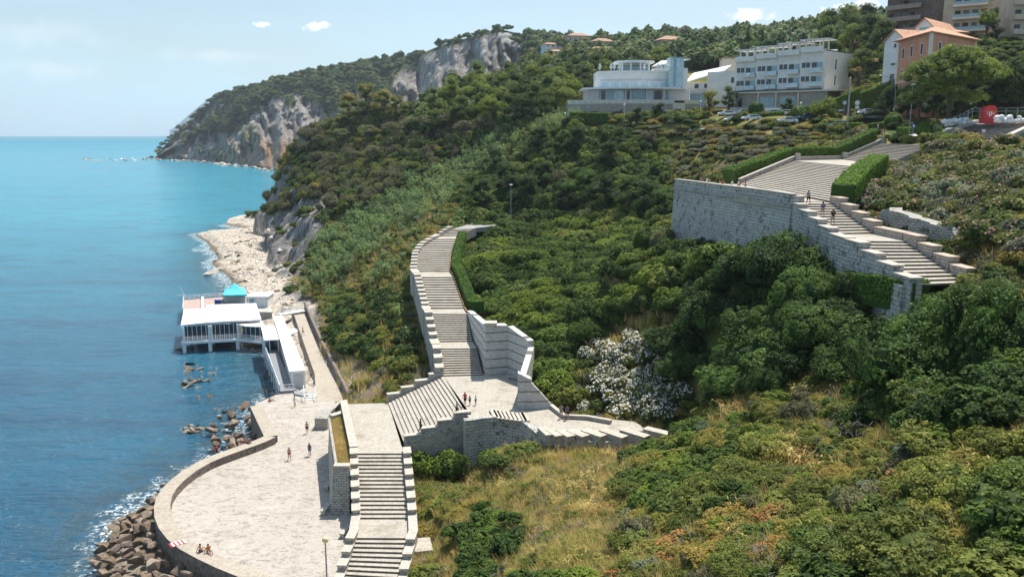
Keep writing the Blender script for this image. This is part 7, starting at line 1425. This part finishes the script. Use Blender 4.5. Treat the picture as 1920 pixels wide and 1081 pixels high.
person(z3(581, 854), 3.0, 'stand', 'person in a dark blue shirt standing on the plaza', 'cloth_navy', 'cloth_blue')
person(z3(576, 812), .2, 'walk', 'bare chested person in dark shorts walking on the far half of the plaza', None, 'cloth_black')
person(at(466, 830, z=SWZ), .9, 'sit', 'person in grey sitting on the inner edge of the sea wall', 'cloth_grey', 'cloth_navy'); person(at(458, 829, z=SWZ), -2.0, 'sitground', 'person in red swimwear sitting on the sea wall facing the sea', None, 'cloth_red', 'hair_brown', bikini=True)
person(at(405, 846, z=SWZ), -2.2, 'sitground', 'person with a red top sitting on the sea wall above the waterline', 'cloth_red', 'cloth_black'); person(at(391, 1035, z=SWZ), .8, 'sitground', 'person in an orange top sitting on the near curve of the sea wall', 'cloth_orange', 'cloth_grey')
person(at(376, 1034, z=SWZ), 2.4, 'sitground', 'sunbather with brown hair lying back on the near curve of the sea wall', None, 'cloth_navy', 'hair_brown', bikini=True)
tw_ = empty('towel', at(333, 1018, z=SWZ+.01), 'crumpled red and white towel spread on the sea wall', 'towel', None, .7); w = MB()
for k in range(8): w.box(-.75+k*.19, -.57+k*.19, -.45, .45, 0, .03+.02*(k % 2), m=k % 2)
w.build('cloth', [M['cloth_red'], M['cloth_white']], tw_)
L2p = lambda u, v: at(u, v, z=LZ2+.01)
person(at(789, 810, z=9.1), 1.6, 'walk', 'person all in black climbing the slanting flight', 'cloth_black', 'cloth_black', longp=True); person(at(857, 778, z=10.6), 1.2, 'walk', 'person in a grey top and dark trousers at the upper edge of the slanting flight', 'cloth_grey', 'cloth_black')
person(L2p(872, 760), .5, 'reach', 'tallest of the group on the middle landing, in a red top', 'cloth_red', 'cloth_black'); person(L2p(881, 759), -.6, 'stand', 'small person in a beige top in the group on the middle landing', 'cloth_khaki', 'cloth_navy', s=.72); person(L2p(892, 759), -.9, 'stand', 'child in white at the right of the group on the middle landing', 'cloth_white', 'cloth_grey', s=.72)
person(L2p(1063, 786), .3, 'walk', 'person in a purple shirt walking on the walkway under the oleanders', 'cloth_purple', 'cloth_black', bag='cloth_navy'); person(L2p(1052, 784), .2, 'walk', 'bare legged person walking left of the one in purple', 'cloth_khaki', 'cloth_grey', 'hair_brown')
person(at(826, 437, z=23.0)+Vector((-.6, 0, .2)), .6, 'sit', 'person in orange sitting on the parapet at the top bend of the long stair', 'cloth_orange', 'cloth_orange', 'hair_brown')
tz = lambda u, v, d=0: Vector(((u-960)/1600*at(u, v, z=TZ+1.0)[1]*1.0, 0, 0))
def behind(u, off=.75):
    v = np.interp(u, [p[0] for p in tpx], [p[1] for p in tpx]); q = at(u, v, z=TZ+1.0); return Vector((q.x+off, q.y+off*.4, TZ))
for u, tpn, lb, ps, hh, off in [(1304, 'cloth_khaki', 'first person from the left leaning on the terrace parapet', 'lean', 'hair_brown', .7), (1309, 'cloth_red', 'person in dark red behind the left end of the terrace parapet', 'stand', 'hair_dark', 1.5), (1316, 'cloth_white', 'person in white at the left end of the terrace parapet', 'lean', 'hair_dark', .7), (1336, 'cloth_black', 'person in black leaning at the middle of the terrace parapet', 'lean', 'hair_brown', .8), (1343, 'cloth_red', 'person in a brownish red shirt at the middle of the terrace parapet', 'lean', 'hair_dark', .8), (1361, 'cloth_white', 'person in a white shirt right of the middle of the parapet', 'lean', 'hair_brown', .8), (1366, 'cloth_white', 'second white shirt close behind on the terrace', 'stand', 'hair_dark', 1.4), (1376, 'cloth_orange', 'person in bright orange at the right of the terrace group', 'lean', 'hair_dark', .8), (1382, 'cloth_orange', 'person in paler orange beside the bright orange one on the terrace', 'stand', 'hair_brown', 1.2)]:
    person(behind(u, off), 1.2, ps, lb, tpn, 'cloth_navy', hh)
def onstair(x, y):
    if y > 97.6: return 36.1
    if y > 84.9: return 34+math.floor((y-84.9)/12.7*12+1)*2.1/12
    return 34
for u, y, lb, tpn, bt_ in [(1516, 96.0, 'person in a pale shirt and dark shorts at the head of the right hand stair', 'cloth_grey', 'cloth_black'), (1543, 91.0, 'person in a pink and purple top in the middle of the right hand stair', 'cloth_purple', 'cloth_khaki'), (1562, 87.8, 'person in black walking lowest on the right hand stair', 'cloth_black', 'cloth_khaki')]:
    z = onstair(0, y); t_ = y*CP-(z+.9-CH)*SP; person(Vector(((u-960)/1600*t_, y, z)), .1 if 'pale' in lb else 3.0, 'walk', lb, tpn, bt_)
fz = lerp(tfl[0][1], tfl[1][1], .55); person(Vector((fz.x-.8, fz.y, fz.z+.35)), -1.0, 'sit', 'person in black sitting beside the hedge on the broad steps', 'cloth_black', 'cloth_navy', longp=True)
for u, t, lb, c in [(1653, 162.5, 'person in orange standing at the top left corner of the broad steps', 'cloth_orange'), (1658, 163.5, 'person in pale red beside the orange one heading the broad steps', 'cloth_red'), (1645, 168, 'person in a light blue shirt by the box hedge of the piazza', 'cloth_white')]: g = ground(u, t); person(Vector((g.x, g.y, max(g.z, 42.0)+.05)), .8, 'stand', lb, c, 'cloth_grey')
for u, t, lb, c in [(1845, 128, 'person in dark clothes at the foot of the grey steps', 'cloth_black'), (1860, 128.5, 'person in a light blue shirt at the foot of the grey steps', 'cloth_white')]: q = P2(u, t); person(Vector((q.x, q.y, 42.95)), 3.0, 'stand', lb, c, 'cloth_grey')
person(at(553, 762, z=3.02), 1.0, 'stand', 'person in white beside the posts of the raised walkway', 'cloth_white', 'cloth_white'); person(at(568, 628, z=3.02), 1.6, 'walk', 'person in orange on the shaded shore path behind the cabins', 'cloth_orange', 'cloth_khaki'); person(at(506, 752, z=3.02)+Vector((0, 0, 0)), 2.0, 'sitground', 'sunbather in red at the far corner of the plaza', None, 'cloth_red', bikini=True)
# ================================================================= CARS
def car(loc, rz, paint, label, group='cars parked above the shrubs', van=0):
    c = empty('parked_car', loc, label, 'car', group, rz); h = 1.45+van*.35
    prof = [(-2.1, .45), (-2.15, .75), (-1.9, .92), (-1.15, 1.0), (-.35, h-.04), (.3, h), (1.2, h-.06), (1.85, 1.05), (2.1, .95), (2.12, .45)]
    def side(y, sc_=1.0): return [(x, y*(1 if z < 1.0 else .84), z) for x, z in prof]
    w = MB(); n = len(prof); vs = side(-.86)+side(.86); w.add(vs, [(i, (i+1) % n, n+(i+1) % n, n+i) for i in range(n)]+[tuple(range(n)), tuple(range(n, 2*n))]); b = w.build('body', M[paint], c, bevel=.05)
    w = MB()
    for s in (-1, 1):
        for x0, x1, t0, t1 in ((-.95, -.05, -.42, -.02), (.05, .8, .05, .78), (.9, 1.6, .88, 1.2)): w.add([(x0, s*.874, 1.0), (x1, s*.874, 1.0), (t1, s*.752, h-.12), (t0, s*.752, h-.12)], [(0, 1, 2, 3)])
    w.add([(-1.17, -.74, 1.03), (-1.17, .74, 1.03), (-.45, .64, h-.08), (-.45, -.64, h-.08)], [(0, 1, 2, 3)]); w.v = [(x-(.02 if i >= 24 else 0), y, z+(.012 if i >= 24 else 0)) for i, (x, y, z) in enumerate(w.v)]; w.add([(1.86, -.7, 1.1), (1.86, .7, 1.1), (1.32, .64, h-.09), (1.32, -.64, h-.09)], [(0, 1, 2, 3)]); w.build('windows', M['dark_glass'], c)
    for x in (-1.35, 1.3):
        for s in (-1, 1):
            w = MB(); w.tube([(x, s*.68, .33), (x, s*.89, .33)], .33, 16); wh = w.build('wheel', M['tyre'], c); w = MB(); w.tube([(x, s*.885, .33), (x, s*.90, .33)], .2, 10); w.build('rim', M['rim'], wh)
    for s in (-1, 1):
        w = MB(); w.box(-2.17, -2.02, s*.62-.16, s*.62+.16, .66, .82); w.build('headlight', M['headlight'], c); w = MB(); w.box(2.06, 2.15, s*.66-.13, s*.66+.13, .72, .92); w.build('tail_light', M['tail_light'], c); w = MB(); w.box(-.95, -.8, s*.90-.08, s*.90+.08, .95, 1.08); w.build('mirror', M[paint], c)
    return c
for u, t, rz, pt, lb in [(1362, 212, .2, 'car_white', 'white car on the highest spot left among the parked cars'), (1374, 200, .3, 'car_white', 'white car seen from the side below the golden topped tree'), (1392, 203, .1, 'car_silver', 'silver blue car beside the low wall of the car park'), (1408, 192, .25, 'car_white', 'white roofed car half sunk behind the shrub edge'), (1330, 205, .4, 'car_silver', 'silver roofed car left of the white parked ones'), (1308, 214, .2, 'car_grey', 'grey car in front of the restaurant corner'), (1243, 233, .1, 'car_white', 'white car roof showing in front of the restaurant'), (1470, 205, .1, 'car_white', 'white estate car behind the ball bush'), (1448, 206, .1, 'car_silver', 'silver car half hidden left of the white estate'), (1475, 183, .15, 'car_white', 'white car nearest the shrubs below the ball bush'), (1500, 187, .1, 'car_red', 'dark red car beside the reddish bush tree'), (1512, 184, .2, 'car_blue', 'blue car partly hidden by the reddish bush tree'), (1572, 176, -.2, 'car_teal', 'pale teal car behind the low box hedge'), (1580, 195, .5, 'car_black', 'black car left of the white hatchback'), (1624, 186, .15, 'car_white', 'white hatchback shown sideways beside the lawn'), (1612, 200, .4, 'car_silver', 'silver car behind the white hatchback'), (1653, 192, .6, 'car_blue', 'dark blue car facing the ball clipped bush'), (1643, 204, .7, 'car_grey', 'dark grey car in the back row by the tall hedge'), (1665, 203, .5, 'car_silver', 'silver car at the far end beside the tall hedge')]:
    g = ground(u, t); car(Vector((g.x, g.y, g.z+.07)), rz, pt, lb)
# ================================================================= LAMPS, POLES, SIGNS
def lamp(u, t, h, label, kind, z=None, mat='grey_metal', group=None, arm=-1, r=.09):
    g = ground(u, t); z = g.z if z is None else z; l = empty('street_lamp' if kind != 'pole' else 'pole', (g.x, g.y, z), label, 'street lamp' if kind != 'pole' else 'pole', group); w = MB()
    if kind == 'curve':
        w.tube([(0, 0, -.5), (0, 0, h*.55), (arm*.3, 0, h*.78), (arm*1.6, 0, h*.95), (arm*3.2, 0, h)], [r, r, r*.8, r*.7, r*.5], 8); w.build('post', M[mat], l); w = MB(); w.lathe([(.08, .12), (.32, .05), (.34, -.05), (.22, -.16)], 12, (arm*3.4, 0)); w.v = [(x, y, zz+h) for x, y, zz in w.v]; w.build('lamp_head', M['lamp_white'], l)
    elif kind == 'globe': w.tube([(0, 0, -.5), (0, 0, h-.25)], [r, r*.7], 8); w.build('post', M[mat], l); w = MB(); w.lathe([(.10, h-.30), (.24, h-.2), (.30, h), (.22, h+.18), (.05, h+.26)], 14); w.build('globe', M['lamp_globe' if 'yellow' in label else 'lamp_white'], l, smooth=True)
    elif kind == 'flat': w.tube([(0, 0, -.5), (0, 0, h)], [r, r*.7], 8); w.build('post', M[mat], l); w = MB(); w.lathe([(.05, h+.15), (.35, h+.1), (.42, h-.02), (.2, h-.08)], 12); w.build('lamp_head', M['lamp_white'], l)
    else: w.tube([(0, 0, -.5), (0, 0, h)], [r, r*.7], 8); w.build('post', M[mat], l); w = MB(); w.lathe([(.03, h+.12), (r*1.1, h+.02), (r*1.1, h-.1)], 8); w.build('cap', M[mat], l)
    return l
p = at(613.5, 1100, z=3); lp = lamp(613.5, 84, 1, 'x', 'pole') if False else None
t_ = p.y*CP-(3-CH)*SP; l = lamp(613.5, t_, 4.7, 'plaza lamp with a yellow glass globe beside the foot of the straight stair', 'globe', 3.0, 'grey_metal'); l.location = (p.x, p.y, 3.0)
g = at(958, 412, z=24.0); l = lamp(958, 190, 8.2, 'tall thin lamp post standing alone by the garden path on the slope', 'flat', 24.0, r=.11); l.location = (g.x, g.y, 23.9)
lamp(1676, 178, 8.2, 'lamp with a long curved arm over the ball clipped bush', 'curve', arm=-1); lamp(1704, 156, 9.4, 'tall straight lamp with a flat head and a small box on the lawn', 'flat'); lamp(1588, 174, 10.5, 'bare tapering pole left of the box hedges', 'pole', r=.2, mat='pale_pavement'); lamp(1668, 198, 9, 'thin pole behind the curved lamp', 'pole', r=.08)
lamp(1376, 232, 11, 'tall curved lamp in front of the left end of the hotel', 'curve', arm=1); lamp(1440, 228, 11, 'pole of the lamp in front of the hotel middle', 'curve', arm=-1); lamp(1500, 216, 3.6, 'globe lamp on a short post by the tall leafy hedge', 'globe', mat='white_paint')
for u, t, lb in [(965, 262, 'short globe lamp under the pines left of the restaurant'), (912, 275, 'short globe lamp at the edge of the dark pines'), (1059, 240, 'globe lamp at the left corner of the restaurant base'), (1170, 236, 'globe lamp in front of the restaurant windows'), (1313, 234, 'globe lamp at the right corner of the restaurant')]: lamp(u, t, 4.0, lb, 'globe', mat='white_paint')
g = ground(1605, 180); sg = empty('traffic_sign', g, 'round white sign on a dark post between the parked cars', 'sign'); w = MB(); w.tube([(0, 0, 0), (0, 0, 3.3)], .12, 8); w.build('post', M['dark_metal'], sg); w = MB(); w.tube([(0, -.14, 3.5), (0, -.19, 3.5)], .5, 16); w.box(-.4, .4, -.19, -.14, 2.3, 2.85); w.build('panel', M['lamp_white'], sg)
g = ground(1582, 190); sg = empty('traffic_sign', g, 'small square pale blue sign above the black car', 'sign'); w = MB(); w.tube([(0, 0, 0), (0, 0, 3.0)], .06, 8); w.build('post', M['grey_metal'], sg); w = MB(); w.box(-.4, .4, -.12, -.07, 2.5, 3.3); w.build('panel', M['pale_glass'], sg)
g = ground(1711, 158); sg = empty('traffic_sign', g, 'blue square sign on the lawn post right of the tall lamp', 'sign'); w = MB(); w.tube([(0, 0, 0), (0, 0, 2.2)], .06, 8); w.build('post', M['grey_metal'], sg); w = MB(); w.box(-.35, .35, -.12, -.07, 1.6, 2.3, m=0); w.box(-.12, .12, -.14, -.121, 1.75, 2.15, m=1); w.build('panel', [M['blue_cloth'], M['white_paint']], sg)
for u, t, lb in [(1680, 158, 'left of the two pale stone blocks at the head of the broad steps'), (1713, 150, 'right of the two pale stone blocks at the head of the broad steps')]: g = ground(u, t); b = empty('stone_block', (g.x, g.y, max(g.z, 42.4)), lb, 'stone block'); w = MB(); w.box(-.9, .9, -.35, .35, -.3, .5); w.build('block', M['cap_stone'], b, bevel=.04)
# low car park wall
cwl = empty('low_wall', ground(1420, 214), 'low pink stone wall between the parked cars and the hotel', 'wall'); ga, gb, gc_ = ground(1368, 218), ground(1424, 212), ground(1462, 211); wallrun(cwl, [(ga, ga.z-.5, ga.z+2.2), (gb, gb.z-.5, gb.z+2.2)], .4, 'house_stone'); wallrun(cwl, [(lerp(gb, gc_, .25), gb.z-.5, gb.z+2.0), (gc_, gc_.z-.5, gc_.z+2.0)], .4, 'white_plaster')
# red booth on the upper platform
bt0 = at(1851, 230, t=141); bt0.z = 45.4; BO = empty('red_booth', bt0, 'red portable booth with a rounded top and a white mark standing behind white sacks', 'booth'); w = MB(); prof = [(-1.15, 0), (1.15, 0), (1.15, 2.3), (.95, 2.8), (.5, 3.0), (-.5, 3.0), (-.95, 2.8), (-1.15, 2.3)]; n = 8
w.add([(x, -1, z) for x, z in prof]+[(x, 1, z) for x, z in prof], [tuple(range(n)), tuple(range(n, 2*n))]+[(i, (i+1) % n, n+(i+1) % n, n+i) for i in range(n)]); w.build('cabin', M['red_plastic'], BO, bevel=.06)
w = MB(); w.box(-.35, -.2, -1.05, -1.0, 1.2, 2.0); w.box(.1, .25, -1.05, -1.0, 1.4, 2.0); w.box(-.2, .1, -1.05, -1.0, 1.85, 2.0); w.box(-.2, .1, -1.05, -1.0, 1.35, 1.5); w.box(-.75, -.6, -1.05, -1.0, 1.6, 1.85); w.box(.5, .65, -1.05, -1.0, 1.6, 1.85); w.build('white_mark', M['white_paint'], BO); w = MB(); w.box(-.9, .9, -1.03, -1.0, .15, 1.1); w.build('door_panel', M['cloth_red'], BO); w = MB(); w.box(-1.2, 1.2, -1.06, 1.06, 2.05, 2.15); w.build('roof_band', M['rust_rail'], BO); BO.scale = (.82, .82, .95)
# sacks
sm = []
for i in range(3):
    r = random.Random(70+i); bm = bmesh.new(); bmesh.ops.create_icosphere(bm, subdivisions=3, radius=1)
    for v in bm.verts: q = 1+.28*(vnoise(v.co.x*2.3+i*9, v.co.y*2.3+v.co.z*2.9, i)-.5)*2; v.co = Vector((v.co.x*.62*q, v.co.y*.5*q, max(-.35, v.co.z*.5*q)))
    me = bpy.data.meshes.new('sack'); bm.to_mesh(me); bm.free(); me.materials.append(M['bag_white']); me.polygons.foreach_set('use_smooth', [True]*len(me.polygons)); sm.append(me)
for k in range(46):
    if k < 20: u = random.uniform(1770, 1822); p = at(u, 225, t=143+random.uniform(-1, 2)); z = 45.0+(u-1770)/52*.5+random.choice((0, .55))*.9; gl = 'bulging white sack in the heap left of the red booth'; gg = 'white sacks left of the booth'
    else: u = random.uniform(1866, 1925); p = at(u, 225, t=137+random.uniform(-1, 2)); z = 45.6+random.choice((0, .5)); gl = 'bulging white sack in the row right of the red booth'; gg = 'white sacks right of the booth'
    o = bpy.data.objects.new('sack', random.choice(sm)); COL.objects.link(o); o.location = (p.x, p.y, z+.2); o.rotation_euler = (random.uniform(-.2, .2), random.uniform(-.2, .2), random.uniform(0, 6)); s = random.uniform(.6, .9); o.scale = (s, s, s); tag(o, gl, 'sack', gg)
# railings by the booth
RA = empty('railing', at(1765, 226, t=146), 'dark metal railing climbing from the lawn and running behind the red booth', 'railing'); w = WB(); pts_ = [at(1758, 232, t=147), at(1800, 216, t=148), at(1824, 203, t=148), at(1866, 203, t=147), at(1930, 202, t=143)]
for a, b in zip(pts_[:-1], pts_[1:]):
    for dz in (0, -.5): w.bar(a+Vector((0, 0, dz)), b+Vector((0, 0, dz)), .09, .09)
    for k in range(3): m = lerp(a, b, k/3); w.bar(m, m-Vector((0, 0, 1.6)), .1, .1)
w.build('rails', M['grey_metal'], RA)
# ================================================================= LIGHT, SKY, AIR
w_ = bpy.data.worlds.new('World'); sc.world = w_; w_.use_nodes = True; nt = w_.node_tree; nt.nodes.clear(); N = NT(nt)
SUN = Vector((.24, .42, 1.0)).normalized(); el = math.asin(SUN.z); az = math.atan2(SUN.x, SUN.y)
sky = N('TexSky', sky_type='NISHITA'); sky.sun_disc = False; sky.sun_elevation = el; sky.sun_rotation = az; sky.air_density = 1.1; sky.dust_density = 1.6; sky.ozone_density = 1.6; sky.altitude = 50
d = N('TexCoord').outputs['Generated']; s3 = N('SeparateXYZ', {0: d}); 
def blob(az_, el_, wa, we, sc1, lo=.42, hi=.62):
    """a small cloud in one direction of the sky"""
    a = N.math('ARCTAN2', s3.outputs[0], s3.outputs[1]); e = N.math('ARCSINE', s3.outputs[2])
    x = N.math('DIVIDE', N.math('SUBTRACT', a, az_), wa); y = N.math('DIVIDE', N.math('SUBTRACT', e, el_), we); r = N.math('SQRT', N.math('ADD', N.math('MULTIPLY', x, x), N.math('MULTIPLY', y, y)))
    n = N.noise(d, sc1, 6, .65, .3); return N.ramp(N.math('SUBTRACT', N.math('ADD', n, .25), N.math('MULTIPLY', r, .42)), lo, hi)
def ang(u, v): q = at(u, v, 1.0)-Vector((0, 0, CH)); q.normalize(); return math.atan2(q.x, q.y), math.asin(q.z)
c = None
for u, v, wa, we, k in ((592, 49, .020, .0075, 60), (490, 46, .012, .004, 70), (1405, 28, .035, .010, 40), (1600, 14, .045, .008, 40)):
    a_, e_ = ang(u, v); b = blob(a_, e_, wa, we, k); c = b if c is None else N.math('MAXIMUM', c, b)
for u, v, wa, we in ((410, 105, .085, .010), (110, 130, .06, .014), (60, 60, .10, .02)):
    a_, e_ = ang(u, v); b = N.math('MULTIPLY', blob(a_, e_, wa, we, 26, .35, .8), .22); c = N.math('MAXIMUM', c, b)
hz = N.ramp(s3.outputs[2], .16, -.01)
veil = N.math('MULTIPLY', N.ramp(N.noise(N('VectorMath', {0: d, 1: (1, 1, 5)}, operation='MULTIPLY').outputs[0], 3, 5, .55), .35, .75), .30)
base = N.mix(N.math('ADD', N.math('ADD', N.math('MULTIPLY', hz, .45), .12), veil, clamp=True), sky.outputs[0], (4.6, 7.2, 9.2))
col = N.mix(N.math('MULTIPLY', c, .85), base, (9.3, 9.5, 9.6))
bg = N('Background', {'Color': col, 'Strength': .098}); N('OutputWorld', {'Surface': bg.outputs[0]})
sl = bpy.data.lights.new('sun', 'SUN'); sl.energy = 5.0; sl.angle = R(.5); sl.color = (1, .95, .87); so = bpy.data.objects.new('sun', sl); COL.objects.link(so); so.rotation_euler = SUN.to_track_quat('Z', 'Y').to_euler()
# air: one even box of thin haze
m, N = newmat('air'); v = N('VolumePrincipled', {'Color': (.80, .91, 1.0, 1), 'Density': HAZE, 'Anisotropy': .3}); N('OutputMaterial', {'Volume': v.outputs[0]})
if HAZE > 0:
    hb = MB(); hb.box(-9800, 2200, -900, 10200, -6, 270); o = hb.build('haze', m, kind='stuff', uv=False)
sc.view_settings.view_transform = 'Standard'; sc.view_settings.look = 'None'; sc.view_settings.exposure = EXPO; sc.view_settings.gamma = 1
sc.render.engine = 'CYCLES'; sc.cycles.max_bounces = 6; sc.cycles.transparent_max_bounces = 8; sc.cycles.volume_bounces = 0; sc.cycles.diffuse_bounces = 3; sc.cycles.glossy_bounces = 2
